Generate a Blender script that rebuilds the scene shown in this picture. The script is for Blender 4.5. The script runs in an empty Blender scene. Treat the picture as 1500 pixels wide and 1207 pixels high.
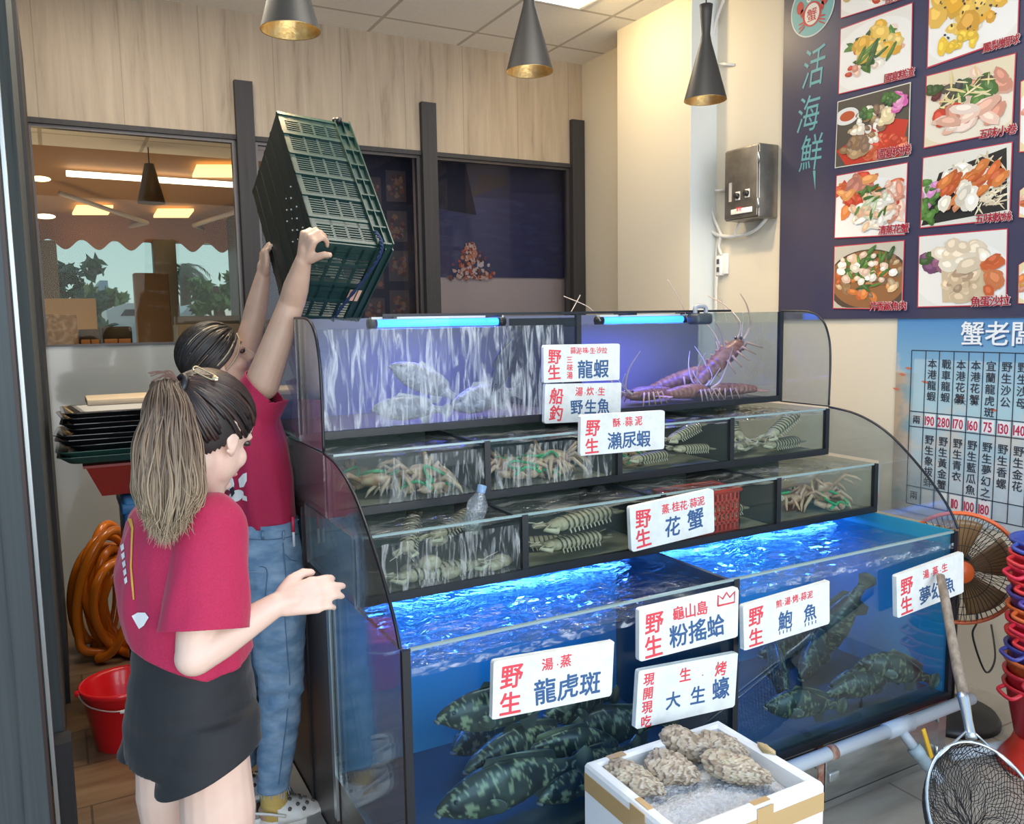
import bpy, bmesh, math, random
from math import sin, cos, pi, radians as R
from mathutils import Vector, Matrix, noise
import numpy as np
random.seed(7)
SC = bpy.context.scene
COL = SC.collection

# ------------------------------------------------------------------ camera
W_PX, H_PX, F_PX = 1500, 1207, 1221.2
CAM = Vector((0, 0, 1.6))
_p, _y, _r = R(6.395), R(28.53), R(-0.954)
_fw = Vector((sin(_y)*cos(_p), cos(_y)*cos(_p), -sin(_p)))
_rt0 = Vector((cos(_y), -sin(_y), 0)); _up0 = _rt0.cross(_fw)
_rt = _rt0*cos(_r) + _up0*sin(_r); _up = _up0*cos(_r) - _rt0*sin(_r)
cd = bpy.data.cameras.new('camera'); co = bpy.data.objects.new('camera', cd); COL.objects.link(co)
cd.sensor_fit = 'HORIZONTAL'; cd.sensor_width = 36; cd.lens = 36*F_PX/W_PX
cd.clip_start = .05; cd.clip_end = 500
co.matrix_world = Matrix(((_rt.x, _up.x, -_fw.x, CAM.x), (_rt.y, _up.y, -_fw.y, CAM.y), (_rt.z, _up.z, -_fw.z, CAM.z), (0, 0, 0, 1)))
SC.camera = co
def ray(x, y): return _rt*((x-W_PX/2)/F_PX) - _up*((y-H_PX/2)/F_PX) + _fw
def atY(x, y, Y): d = ray(x, y); return CAM + d*(Y/d.y)
def atX(x, y, X): d = ray(x, y); return CAM + d*(X/d.x)
def atZ(x, y, Z): d = ray(x, y); return CAM + d*((Z-CAM.z)/d.z)
def atD(x, y, t): return CAM + ray(x, y)*t

# ------------------------------------------------------------------ view, world, big lights
SC.view_settings.view_transform = 'Standard'
SC.view_settings.look = 'None'
SC.view_settings.gamma = 1
SC.view_settings.exposure = 0.35
SC.view_settings.use_curve_mapping = False
SC.cycles.max_bounces = 10
SC.cycles.transparent_max_bounces = 24
SC.cycles.caustics_reflective = False
SC.cycles.caustics_refractive = False
SC.cycles.sample_clamp_indirect = 6
wd = bpy.data.worlds.new('sky'); SC.world = wd; wd.use_nodes = True
nt = wd.node_tree; bg = nt.nodes['Background']
tc = nt.nodes.new('ShaderNodeTexCoord'); sp = nt.nodes.new('ShaderNodeSeparateXYZ'); rp = nt.nodes.new('ShaderNodeValToRGB')
nt.links.new(tc.outputs['Generated'], sp.inputs[0]); nt.links.new(sp.outputs['Z'], rp.inputs[0]); nt.links.new(rp.outputs[0], bg.inputs[0])
e = rp.color_ramp.elements
e[0].position = 0.0; e[0].color = (.42, .52, .58, 1)
e[1].position = .55; e[1].color = (.36, .62, 1.0, 1)
e2 = e.new(.03); e2.color = (.50, .88, 1.12, 1)
e2 = e.new(.2); e2.color = (.33, .70, 1.05, 1)
bg.inputs[1].default_value = 0.95

def area(name, loc, target, sx, sy, power, color):
    l = bpy.data.lights.new(name, 'AREA'); l.shape = 'RECTANGLE'; l.size = sx; l.size_y = sy; l.energy = power; l.color = color
    o = bpy.data.objects.new(name, l); COL.objects.link(o); o.location = loc
    o.rotation_euler = (Vector(target)-Vector(loc)).to_track_quat('-Z', 'Y').to_euler(); return o
# daylight through the open shop front behind the camera
area('daylight_shopfront', (0.9, -2.2, 1.75), (1.3, 3, 1.7), 5.0, 3.0, 150, (1.0, .985, .96))
# ceiling panel lamps
area('ceiling_panel_lamp', (1.6, 2.2, 3.33), (1.6, 2.2, 0), 1.2, .6, 26, (1.0, .93, .82))
area('ceiling_panel_lamp', (0.4, 3.7, 3.33), (0.4, 3.7, 0), .6, 1.2, 22, (1.0, .88, .70))
area('column_downlight', (2.62, 3.95, 3.33), (3.17, 4.02, 2.75), .1, .1, 9, (1.0, .74, .36))
area('canvas_fill_light', (0.2, 7.2, 1.0), (0.2, 7.2, 3), 2.4, 1.6, 26, (1.0, .88, .70))  # unseen fill facing up, added to brighten the awning canvas

# ------------------------------------------------------------------ materials
MATS = {}
def _nt(name):
    m = bpy.data.materials.new(name); m.use_nodes = True
    return m, m.node_tree, m.node_tree.nodes['Principled BSDF']
def mat(name, col=(.8, .8, .8), rough=.5, metal=0., spec=.5, emis=None, es=0., sub=0., coat=0., noise_=None, bump=None, sheen=0.):
    """noise_=(scale xyz, second colour, lo, hi) mottles the colour; bump=(scale, strength, distance)"""
    if name in MATS: return MATS[name]
    m, t, b = _nt(name)
    c4 = (*col, 1)
    b.inputs['Base Color'].default_value = c4; b.inputs['Roughness'].default_value = rough; b.inputs['Metallic'].default_value = metal
    b.inputs['Specular IOR Level'].default_value = spec
    if sub: b.inputs['Subsurface Weight'].default_value = sub; b.inputs['Subsurface Radius'].default_value = (.012, .005, .003); b.inputs['Subsurface Scale'].default_value = 1
    if coat: b.inputs['Coat Weight'].default_value = coat
    if sheen: b.inputs['Sheen Weight'].default_value = sheen; b.inputs['Sheen Roughness'].default_value = .4
    if emis: b.inputs['Emission Color'].default_value = (*emis, 1); b.inputs['Emission Strength'].default_value = es
    if noise_:
        s, c2, lo, hi = noise_[:4]
        x = t.nodes.new('ShaderNodeTexCoord'); mp = t.nodes.new('ShaderNodeMapping'); n = t.nodes.new('ShaderNodeTexNoise'); r_ = t.nodes.new('ShaderNodeValToRGB')
        mp.inputs['Scale'].default_value = s if isinstance(s, tuple) else (s, s, s)
        n.inputs['Scale'].default_value = 1; n.inputs['Detail'].default_value = noise_[4] if len(noise_) > 4 else 5
        t.links.new(x.outputs['Object'], mp.inputs[0]); t.links.new(mp.outputs[0], n.inputs['Vector']); t.links.new(n.outputs['Fac'], r_.inputs[0])
        r_.color_ramp.elements[0].position = lo; r_.color_ramp.elements[0].color = c4
        r_.color_ramp.elements[1].position = hi; r_.color_ramp.elements[1].color = (*c2, 1)
        t.links.new(r_.outputs[0], b.inputs['Base Color'])
    if bump:
        x = t.nodes.new('ShaderNodeTexCoord'); mp = t.nodes.new('ShaderNodeMapping'); n = t.nodes.new('ShaderNodeTexNoise'); bp = t.nodes.new('ShaderNodeBump')
        s = bump[0]; mp.inputs['Scale'].default_value = s if isinstance(s, tuple) else (s, s, s); n.inputs['Scale'].default_value = 1; n.inputs['Detail'].default_value = 4
        bp.inputs['Strength'].default_value = bump[1]; bp.inputs['Distance'].default_value = bump[2]
        t.links.new(x.outputs['Object'], mp.inputs[0]); t.links.new(mp.outputs[0], n.inputs['Vector']); t.links.new(n.outputs['Fac'], bp.inputs['Height']); t.links.new(bp.outputs[0], b.inputs['Normal'])
    MATS[name] = m; return m
def colmat(name, rough=.5, sheen=0., spec=.4, coat=0., aniso=None):
    """base colour from the mesh's own colour attribute (printed pictures, hair, shells)"""
    if name in MATS: return MATS[name]
    m, t, b = _nt(name); a = t.nodes.new('ShaderNodeAttribute'); a.attribute_name = 'Col'
    t.links.new(a.outputs['Color'], b.inputs['Base Color']); b.inputs['Roughness'].default_value = rough; b.inputs['Specular IOR Level'].default_value = spec
    if coat: b.inputs['Coat Weight'].default_value = coat
    MATS[name] = m; return m
def glassmat(name, tint=(.9, .95, .95), gloss=.08, rough=.02, haze=0., hazecol=(.7, .75, .78), bump=None, fres=.55, swirl=None):
    """thin pane: tinted see-through + mirror reflection (+ a little milky film)"""
    if name in MATS: return MATS[name]
    m = bpy.data.materials.new(name); m.use_nodes = True; t = m.node_tree; t.nodes.clear()
    out = t.nodes.new('ShaderNodeOutputMaterial'); tr = t.nodes.new('ShaderNodeBsdfTransparent'); gl = t.nodes.new('ShaderNodeBsdfGlossy')
    tr.inputs[0].default_value = (*tint, 1); gl.inputs['Roughness'].default_value = rough; gl.inputs[0].default_value = (1, 1, 1, 1)
    lw = t.nodes.new('ShaderNodeLayerWeight'); lw.inputs[0].default_value = .25
    ma = t.nodes.new('ShaderNodeMath'); ma.operation = 'MULTIPLY_ADD'; ma.inputs[1].default_value = fres; ma.inputs[2].default_value = gloss; ma.use_clamp = True
    mx = t.nodes.new('ShaderNodeMixShader')
    t.links.new(lw.outputs['Fresnel'], ma.inputs[0]); t.links.new(ma.outputs[0], mx.inputs[0])
    base = tr.outputs[0]
    if haze:
        df = t.nodes.new('ShaderNodeBsdfDiffuse'); df.inputs[0].default_value = (*hazecol, 1); m2 = t.nodes.new('ShaderNodeMixShader'); m2.inputs[0].default_value = haze
        if swirl:      # drifting foam: the milky film comes and goes
            sx = t.nodes.new('ShaderNodeTexCoord'); sm = t.nodes.new('ShaderNodeMapping'); sn = t.nodes.new('ShaderNodeTexNoise'); sr = t.nodes.new('ShaderNodeValToRGB')
            sm.inputs['Scale'].default_value = swirl[0]; sn.inputs['Scale'].default_value = 1; sn.inputs['Detail'].default_value = 6; sn.inputs['Distortion'].default_value = 1.8
            sr.color_ramp.elements[0].position = swirl[1]; sr.color_ramp.elements[0].color = (haze,)*3+(1,); sr.color_ramp.elements[1].position = swirl[2]; sr.color_ramp.elements[1].color = (swirl[3],)*3+(1,)
            t.links.new(sx.outputs['Object'], sm.inputs[0]); t.links.new(sm.outputs[0], sn.inputs['Vector']); t.links.new(sn.outputs['Fac'], sr.inputs[0]); t.links.new(sr.outputs[0], m2.inputs[0])
        t.links.new(tr.outputs[0], m2.inputs[1]); t.links.new(df.outputs[0], m2.inputs[2]); base = m2.outputs[0]
    t.links.new(base, mx.inputs[1]); t.links.new(gl.outputs[0], mx.inputs[2]); t.links.new(mx.outputs[0], out.inputs[0])
    if bump:
        x = t.nodes.new('ShaderNodeTexCoord'); mp = t.nodes.new('ShaderNodeMapping'); n = t.nodes.new('ShaderNodeTexNoise'); bp = t.nodes.new('ShaderNodeBump')
        mp.inputs['Scale'].default_value = bump[0]; n.inputs['Scale'].default_value = 1; n.inputs['Detail'].default_value = 4; n.inputs['Distortion'].default_value = 1.5
        bp.inputs['Strength'].default_value = bump[1]; bp.inputs['Distance'].default_value = bump[2]
        t.links.new(x.outputs['Object'], mp.inputs[0]); t.links.new(mp.outputs[0], n.inputs['Vector']); t.links.new(n.outputs['Fac'], bp.inputs['Height'])
        t.links.new(bp.outputs[0], gl.inputs['Normal']); t.links.new(bp.outputs[0], lw.inputs['Normal'])
    MATS[name] = m; return m
def fallmat(name, scale, lo, hi, op=.55, col=(.85, .9, .95)):
    """falling or foaming water: streaks of white broken water over clear"""
    if name in MATS: return MATS[name]
    m = bpy.data.materials.new(name); m.use_nodes = True; t = m.node_tree; t.nodes.clear()
    out = t.nodes.new('ShaderNodeOutputMaterial'); tr = t.nodes.new('ShaderNodeBsdfTransparent'); df = t.nodes.new('ShaderNodeBsdfPrincipled')
    tr.inputs[0].default_value = (.95, .97, 1, 1); df.inputs['Base Color'].default_value = (*col, 1); df.inputs['Roughness'].default_value = .15
    x = t.nodes.new('ShaderNodeTexCoord'); mp = t.nodes.new('ShaderNodeMapping'); n = t.nodes.new('ShaderNodeTexNoise'); r_ = t.nodes.new('ShaderNodeValToRGB'); bp = t.nodes.new('ShaderNodeBump')
    mp.inputs['Scale'].default_value = scale; n.inputs['Scale'].default_value = 1; n.inputs['Detail'].default_value = 6; n.inputs['Distortion'].default_value = 1.2
    r_.color_ramp.elements[0].position = lo; r_.color_ramp.elements[0].color = (.03, .03, .03, 1); r_.color_ramp.elements[1].position = hi; r_.color_ramp.elements[1].color = (op, op, op, 1)
    bp.inputs['Strength'].default_value = .9; bp.inputs['Distance'].default_value = .02
    mx = t.nodes.new('ShaderNodeMixShader')
    t.links.new(x.outputs['Object'], mp.inputs[0]); t.links.new(mp.outputs[0], n.inputs['Vector']); t.links.new(n.outputs['Fac'], r_.inputs[0]); t.links.new(n.outputs['Fac'], bp.inputs['Height'])
    t.links.new(bp.outputs[0], df.inputs['Normal']); t.links.new(r_.outputs[0], mx.inputs[0]); t.links.new(tr.outputs[0], mx.inputs[1]); t.links.new(df.outputs[0], mx.inputs[2]); t.links.new(mx.outputs[0], out.inputs[0])
    MATS[name] = m; return m

# ------------------------------------------------------------------ mesh builder
class MB:
    def __init__(s): s.v = []; s.f = []; s.c = None; s.sm = []
    def add(s, vs, fs, smooth=False, col=None):
        b = len(s.v); s.v.extend(tuple(v) for v in vs); s.f.extend([tuple(i+b for i in f) for f in fs]); s.sm.extend([smooth]*len(fs))
        if col is not None or s.c is not None:
            if s.c is None: s.c = [(1, 1, 1)]*b
            s.c.extend(col if isinstance(col, list) else [col or (1, 1, 1)]*len(vs))
        return s
    def box(s, lo, hi, rot=None, col=None, ch=0.):
        x0, y0, z0 = lo; x1, y1, z1 = hi
        vs = [(x0, y0, z0), (x1, y0, z0), (x1, y1, z0), (x0, y1, z0), (x0, y0, z1), (x1, y0, z1), (x1, y1, z1), (x0, y1, z1)]
        if rot is not None: vs = [rot @ Vector(v) for v in vs]
        return s.add(vs, [(0, 3, 2, 1), (4, 5, 6, 7), (0, 1, 5, 4), (1, 2, 6, 5), (2, 3, 7, 6), (3, 0, 4, 7)], False, col)
    def rbox(s, lo, hi, r=.01, rot=None, col=None, seg=2):
        bm = bmesh.new(); bmesh.ops.create_cube(bm, size=1)
        lo, hi = Vector(lo), Vector(hi); d = hi-lo; c = (lo+hi)/2
        for v in bm.verts: v.co = Vector((v.co.x*d.x, v.co.y*d.y, v.co.z*d.z)) + c
        bmesh.ops.bevel(bm, geom=bm.edges[:], offset=min(r, min(d)*.49), segments=seg, affect='EDGES', profile=.5)
        bm.verts.index_update()
        vs = [rot @ v.co if rot is not None else v.co.copy() for v in bm.verts]; fs = [[v.index for v in f.verts] for f in bm.faces]; bm.free()
        return s.add(vs, fs, seg > 1, col)
    def tube(s, pts, r, n=10, caps=True, col=None, closed=False, flat=None):
        pts = [Vector(p) for p in pts]; m = len(pts); rr = r if isinstance(r, (list, tuple)) else [r]*m
        vs = []; fs = []; up = None
        for i, p in enumerate(pts):
            a = pts[(i-1) % m] if closed else pts[max(i-1, 0)]; b = pts[(i+1) % m] if closed else pts[min(i+1, m-1)]
            t = (b-a).normalized() if (b-a).length > 1e-9 else Vector((0, 0, 1))
            if up is None: up = t.orthogonal().normalized()
            up = (up - t*up.dot(t));
            up = up.normalized() if up.length > 1e-6 else t.orthogonal().normalized()
            q = t.cross(up)
            for k in range(n):
                A = 2*pi*k/n; vs.append(p + (up*cos(A)*(flat or 1) + q*sin(A))*rr[i])
        L = m if closed else m-1
        for i in range(L):
            for k in range(n):
                j = (i+1) % m; fs.append((i*n+k, i*n+(k+1) % n, j*n+(k+1) % n, j*n+k))
        if caps and not closed: fs.append(tuple(range(n))[::-1]); fs.append(tuple((m-1)*n+k for k in range(n)))
        if isinstance(col, list): col = [c for c in col for _ in range(n)]
        return s.add(vs, fs, True, col)
    def lathe(s, prof, n=32, axis=None, org=(0, 0, 0), col=None, arc=None):
        """prof [(r, h)]; axis = direction of h"""
        ax = Vector(axis or (0, 0, 1)).normalized(); u = ax.orthogonal().normalized() if abs(ax.z) < .999 else Vector((1, 0, 0)); w = ax.cross(u); o = Vector(org)
        vs = []; fs = []; m = len(prof)
        for rr, h in prof:
            for k in range(n): A = 2*pi*k/n; vs.append(o + ax*h + (u*cos(A)+w*sin(A))*rr)
        for i in range(m-1):
            for k in range(n): fs.append((i*n+k, i*n+(k+1) % n, (i+1)*n+(k+1) % n, (i+1)*n+k))
        return s.add(vs, fs, True, col)
    def ell(s, c, rad, rot=None, nu=16, nv=10, col=None, fn=None):
        vs = []; fs = []; c = Vector(c); rad = rad if isinstance(rad, (tuple, list, Vector)) else (rad,)*3
        for j in range(nv+1):
            th = pi*j/nv
            for i in range(nu):
                ph = 2*pi*i/nu; d = Vector((sin(th)*cos(ph), sin(th)*sin(ph), cos(th)))
                k = fn(d) if fn else 1
                p = Vector((d.x*rad[0], d.y*rad[1], d.z*rad[2]))*k
                if rot is not None: p = rot @ p
                vs.append(c+p)
        for j in range(nv):
            for i in range(nu): fs.append((j*nu+i, (j+1)*nu+i, (j+1)*nu+(i+1) % nu, j*nu+(i+1) % nu))
        return s.add(vs, fs, True, col)
    def prism(s, poly, d, thick, col=None):
        """poly: 3-D points of a flat outline; extruded by vector d*thick"""
        n = len(poly); d = Vector(d)*thick; a = [Vector(p) for p in poly]; b = [p+d for p in a]
        fs = [tuple(range(n))[::-1], tuple(range(n, 2*n))] + [(i, (i+1) % n, n+(i+1) % n, n+i) for i in range(n)]
        return s.add(a+b, fs, False, col)
    def loft(s, rings, caps=True, col=None, smooth=True):
        n = len(rings[0]); vs = [p for r_ in rings for p in r_]; fs = []
        for i in range(len(rings)-1):
            for k in range(n): fs.append((i*n+k, i*n+(k+1) % n, (i+1)*n+(k+1) % n, (i+1)*n+k))
        if caps: fs.append(tuple(range(n))[::-1]); fs.append(tuple((len(rings)-1)*n+k for k in range(n)))
        if isinstance(col, list) and len(col) == len(rings): col = [c for c in col for _ in range(n)]
        return s.add(vs, fs, smooth, col)
    def grid(s, fn, nu, nv, col=None, smooth=True):
        vs = [fn(i/nu, j/nv) for j in range(nv+1) for i in range(nu+1)]
        fs = [(j*(nu+1)+i, j*(nu+1)+i+1, (j+1)*(nu+1)+i+1, (j+1)*(nu+1)+i) for j in range(nv) for i in range(nu)]
        return s.add(vs, fs, smooth, [col(i/nu, j/nv) for j in range(nv+1) for i in range(nu+1)] if callable(col) else col)
    def move(s, M):
        s.v = [tuple(M @ Vector(v)) for v in s.v]; return s
    def build(s, name, m, parent=None):
        me = bpy.data.meshes.new(name)
        off = Vector((0, 0, 0)); p = parent
        while p is not None: off += p.location; p = p.parent
        me.from_pydata([(v[0]-off.x, v[1]-off.y, v[2]-off.z) for v in s.v], [], s.f)
        me.polygons.foreach_set('use_smooth', s.sm)
        if s.c is not None:
            at = me.color_attributes.new('Col', 'FLOAT_COLOR', 'POINT')
            at.data.foreach_set('color', np.array([(*c, 1) for c in s.c], dtype=np.float32).ravel())
        me.materials.append(m)
        bm = bmesh.new(); bm.from_mesh(me); bmesh.ops.recalc_face_normals(bm, faces=bm.faces[:]); bm.to_mesh(me); bm.free()
        o = bpy.data.objects.new(name, me); COL.objects.link(o)
        if parent is not None: o.parent = parent
        return o
def thing(name, label, cat, loc=(0, 0, 0), group=None):
    o = bpy.data.objects.new(name, None); COL.objects.link(o); o.location = loc; o['label'] = label; o['category'] = cat
    o.empty_display_size = .05
    if group: o['group'] = group
    return o
def tag(o, label, cat, group=None, kind=None):
    o['label'] = label; o['category'] = cat
    if group: o['group'] = group
    if kind: o['kind'] = kind
    return o
def struct(o): o['kind'] = 'structure'; return o
def lab(o, label): o['label'] = label; return o
def copy_tree(o, parent=None):
    c = o.copy(); COL.objects.link(c)
    if parent is not None: c.parent = parent
    for ch in list(o.children): copy_tree(ch, c)
    return c
def fit_in(t, lo, hi):
    """keep a thing inside a box: shrink it if it is too long, then shift it"""
    M = Matrix.LocRotScale(t.location, t.rotation_euler, t.scale); pts = []
    def walk(o, off):
        for c in o.children:
            q = off + c.location; pts.extend([q + v.co for v in list(c.data.vertices)[::3]]); walk(c, q)
    walk(t, Vector())
    A = np.array([M @ p for p in pts]); a, b = A.min(0), A.max(0); lo, hi = np.array(lo), np.array(hi)
    k = min(1., float(((hi-lo)/(b-a)).min())); c0 = np.array(t.location); a, b = c0+(a-c0)*k, c0+(b-c0)*k
    t.scale = t.scale*k; t.location = Vector(c0 + np.maximum(lo-a, 0) + np.minimum(hi-b, 0))
def spline(pts, n=8):
    """Catmull-Rom through the points"""
    pts = [Vector(p) for p in pts]; out = []
    for i in range(len(pts)-1):
        a = pts[max(i-1, 0)]; b = pts[i]; c = pts[i+1]; d = pts[min(i+2, len(pts)-1)]
        for k in range(n):
            t = k/n; out.append(.5*((2*b) + (c-a)*t + (2*a-5*b+4*c-d)*t*t + (3*b-a-3*c+d)*t*t*t))
    out.append(pts[-1]); return out
def interp(tab, x):
    for (a, va), (b, vb) in zip(tab, tab[1:]):
        if x <= b: t = 0 if b == a else max(0, (x-a)/(b-a)); return va + (vb-va)*t
    return tab[-1][1]

# lettering: glyph outlines of the built-in font as flat meshes
_gl = {}
def glyph(ch, bold=0.):
    k = (ch, bold)
    if k not in _gl:
        c = bpy.data.curves.new('glyph', 'FONT'); c.body = ch; c.size = 1; c.offset = bold; c.resolution_u = 2
        o = bpy.data.objects.new('glyph', c); COL.objects.link(o)
        dg = bpy.context.evaluated_depsgraph_get(); me = bpy.data.meshes.new_from_object(o.evaluated_get(dg))
        vs = [tuple(v.co) for v in me.vertices]; fs = [tuple(p.vertices) for p in me.polygons]
        bpy.data.objects.remove(o); bpy.data.curves.remove(c); bpy.data.meshes.remove(me)
        xs = [v[0] for v in vs] or [0, .5]
        _gl[k] = (vs, fs, min(xs), max(xs))
    return _gl[k]
def letters(mb, text, o, ux, uy, size, bold=0., jit=0., adv=None, col=None, wscale=1., fit=True):
    """write text from point o along ux (uy up)"""
    o = Vector(o); ux = Vector(ux).normalized(); uy = Vector(uy).normalized(); x = 0.
    for ch in text:
        if ch == ' ': x += size*.5*wscale; continue
        vs, fs, a, b = glyph(ch)
        wide = ord(ch) > 0x2e80
        A = random.uniform(-jit, jit); sk = random.uniform(-jit, jit); sy = 1+random.uniform(-jit, jit)*.6; dy = random.uniform(-jit, jit)*.2
        out = []
        for (vx, vy, _z) in vs:
            gx = (vx-a)*wscale if not wide else vx*wscale; gy = vy*sy+dy
            gx, gy = gx*cos(A)-gy*sin(A)+sk*gy, gx*sin(A)+gy*cos(A)
            out.append(o + ux*(x+gx*size) + uy*(gy*size))
        off = [(0, 0)] if not bold else [(bold*cos(k*pi/3), bold*sin(k*pi/3)) for k in range(6)]
        for k_, (ox, oy) in enumerate(off): mb.add([p + ux*(ox*size) + uy*(oy*size) + ux.cross(uy)*(k_*4e-5) for p in out], fs, False, col)
        x += size*wscale*(adv or (1.0 if wide else (b-a+.08)))
    return x
# ================================================================== ROOM
XW, YB, ZC = 3.358, 5.09, 3.354        # right wall, back wall, ceiling
def woodmat(name, c1, c2, seam, scale, rough, seamw=.012, seamcol=(.3, .24, .18), axis='X'):
    m, t, b = _nt(name)
    x = t.nodes.new('ShaderNodeTexCoord'); mp = t.nodes.new('ShaderNodeMapping'); n = t.nodes.new('ShaderNodeTexNoise'); r_ = t.nodes.new('ShaderNodeValToRGB')
    mp.inputs['Scale'].default_value = scale; n.inputs['Scale'].default_value = 1; n.inputs['Detail'].default_value = 9; n.inputs['Roughness'].default_value = .68; n.inputs['Distortion'].default_value = .35
    t.links.new(x.outputs['Object'], mp.inputs[0]); t.links.new(mp.outputs[0], n.inputs['Vector']); t.links.new(n.outputs['Fac'], r_.inputs[0])
    el = r_.color_ramp.elements; el[0].position = .3; el[0].color = (*c2, 1); el[1].position = .68; el[1].color = (*c1, 1)
    em = el.new(.42); em.color = (*[(a*.6+b_*.4) for a, b_ in zip(c1, c2)], 1)
    src = r_.outputs[0]
    if seam:
        sp = t.nodes.new('ShaderNodeSeparateXYZ'); t.links.new(x.outputs['Object'], sp.inputs[0])
        a = t.nodes.new('ShaderNodeMath'); a.operation = 'DIVIDE'; a.inputs[1].default_value = seam
        f = t.nodes.new('ShaderNodeMath'); f.operation = 'FRACT'; l = t.nodes.new('ShaderNodeMath'); l.operation = 'LESS_THAN'; l.inputs[1].default_value = seamw
        mx = t.nodes.new('ShaderNodeMix'); mx.data_type = 'RGBA'; mx.inputs['B'].default_value = (*seamcol, 1)
        t.links.new(sp.outputs[axis], a.inputs[0]); t.links.new(a.outputs[0], f.inputs[0]); t.links.new(f.outputs[0], l.inputs[0]); t.links.new(l.outputs[0], mx.inputs['Factor']); t.links.new(src, mx.inputs['A']); src = mx.outputs['Result']
    t.links.new(src, b.inputs['Base Color']); b.inputs['Roughness'].default_value = rough
    MATS[name] = m; return m
def tilemat(name, c1, c2, mortar, w, h, rough, off=.5, ms=.004, nscale=(3, 14, 3), ncol=(.6, .5, .4), nf=.5, rot=0.):
    m, t, b = _nt(name)
    x = t.nodes.new('ShaderNodeTexCoord'); mp = t.nodes.new('ShaderNodeMapping'); mp.inputs['Rotation'].default_value = (0, 0, rot)
    br = t.nodes.new('ShaderNodeTexBrick'); br.offset = off; br.inputs['Scale'].default_value = 1; br.inputs['Brick Width'].default_value = w; br.inputs['Row Height'].default_value = h
    br.inputs['Mortar Size'].default_value = ms; br.inputs['Color1'].default_value = (*c1, 1); br.inputs['Color2'].default_value = (*c2, 1); br.inputs['Mortar'].default_value = (*mortar, 1)
    m2 = t.nodes.new('ShaderNodeMapping'); m2.inputs['Scale'].default_value = nscale; n = t.nodes.new('ShaderNodeTexNoise'); n.inputs['Scale'].default_value = 1; n.inputs['Detail'].default_value = 7
    mx = t.nodes.new('ShaderNodeMix'); mx.data_type = 'RGBA'; mx.blend_type = 'MULTIPLY'; mx.inputs['Factor'].default_value = nf
    r_ = t.nodes.new('ShaderNodeValToRGB'); r_.color_ramp.elements[0].position = .35; r_.color_ramp.elements[0].color = (*ncol, 1); r_.color_ramp.elements[1].position = .65
    t.links.new(x.outputs['Object'], mp.inputs[0]); t.links.new(mp.outputs[0], br.inputs['Vector']); t.links.new(x.outputs['Object'], m2.inputs[0]); t.links.new(m2.outputs[0], n.inputs['Vector']); t.links.new(n.outputs['Fac'], r_.inputs[0])
    t.links.new(br.outputs['Color'], mx.inputs['A']); t.links.new(r_.outputs[0], mx.inputs['B']); t.links.new(mx.outputs['Result'], b.inputs['Base Color']); b.inputs['Roughness'].default_value = rough
    MATS[name] = m; return m

m_clad = woodmat('oak_cladding', (.50, .41, .31), (.23, .17, .115), .405, (13, 13, .9), .5)
m_dark = woodmat('dark_slat_wood', (.040, .038, .042), (.020, .019, .022), None, (60, 60, 1.5), .6)
m_door = woodmat('grey_door_wood', (.070, .084, .086), (.022, .028, .030), None, (45, 45, .6), .7)
m_cream = mat('cream_paint', (.72, .655, .54), .7)
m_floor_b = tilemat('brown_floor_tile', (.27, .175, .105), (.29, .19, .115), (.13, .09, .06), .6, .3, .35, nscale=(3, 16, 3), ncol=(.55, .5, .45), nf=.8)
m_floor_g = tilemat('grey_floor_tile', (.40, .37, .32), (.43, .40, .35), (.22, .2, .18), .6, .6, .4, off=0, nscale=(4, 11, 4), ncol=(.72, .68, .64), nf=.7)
m_ceil = tilemat('ceiling_tile', (.90, .88, .82), (.91, .89, .83), (.55, .52, .46), .6, .6, .8, off=0, ms=.012, nscale=(60, 60, 60), ncol=(.9, .9, .88), nf=.5)
m_alu = mat('brushed_aluminium', (.62, .68, .70), .3, .9)
m_black = mat('black_plastic', (.015, .015, .017), .4)
m_white = mat('white_plastic', (.85, .85, .83), .4)
m_steel = mat('stainless_steel', (.40, .41, .39), .34, .85, noise_=((5, 5, 25), (.26, .27, .26), .35, .7), bump=((9, 9, 9), .12, .01))

def S(name, m, *boxes):
    b = MB()
    for lo, hi in boxes: b.box(lo, hi)
    return struct(b.build(name, m))
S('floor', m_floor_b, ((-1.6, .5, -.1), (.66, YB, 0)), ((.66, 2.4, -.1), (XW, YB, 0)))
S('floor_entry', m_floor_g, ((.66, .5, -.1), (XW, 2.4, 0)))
S('floor_porch', mat('pale_concrete', (.62, .60, .56), .8), ((-4, -7, -.12), (6, .5, -.02)))
S('ceiling', m_ceil, ((-1.6, .35, ZC), (XW+.2, YB+.2, ZC+.1)))
S('wall_right', m_cream, ((XW, .3, 0), (XW+.15, YB+.2, ZC)))
S('column_right', m_cream, ((3.17, 3.705, 0), (XW+.005, 4.39, ZC)))
S('wall_back', m_clad, ((-1.6, YB-.02, 2.67), (XW, YB+.1, ZC)))
S('wall_back_low', mat('back_painted_glass', (.42, .45, .45), .12, coat=.4), ((-.06, YB, 0), (.99, YB+.04, 1.49)))
S('trim_rail', m_dark, ((-.06, YB-.03, 2.645), (XW, YB+.02, 2.672)))
for x0 in (-.165, .985, 2.123, 3.25):
    S('trim_post', m_dark, ((x0, YB-.06, 0), (x0+.1, YB+.03, 2.968)))
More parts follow.
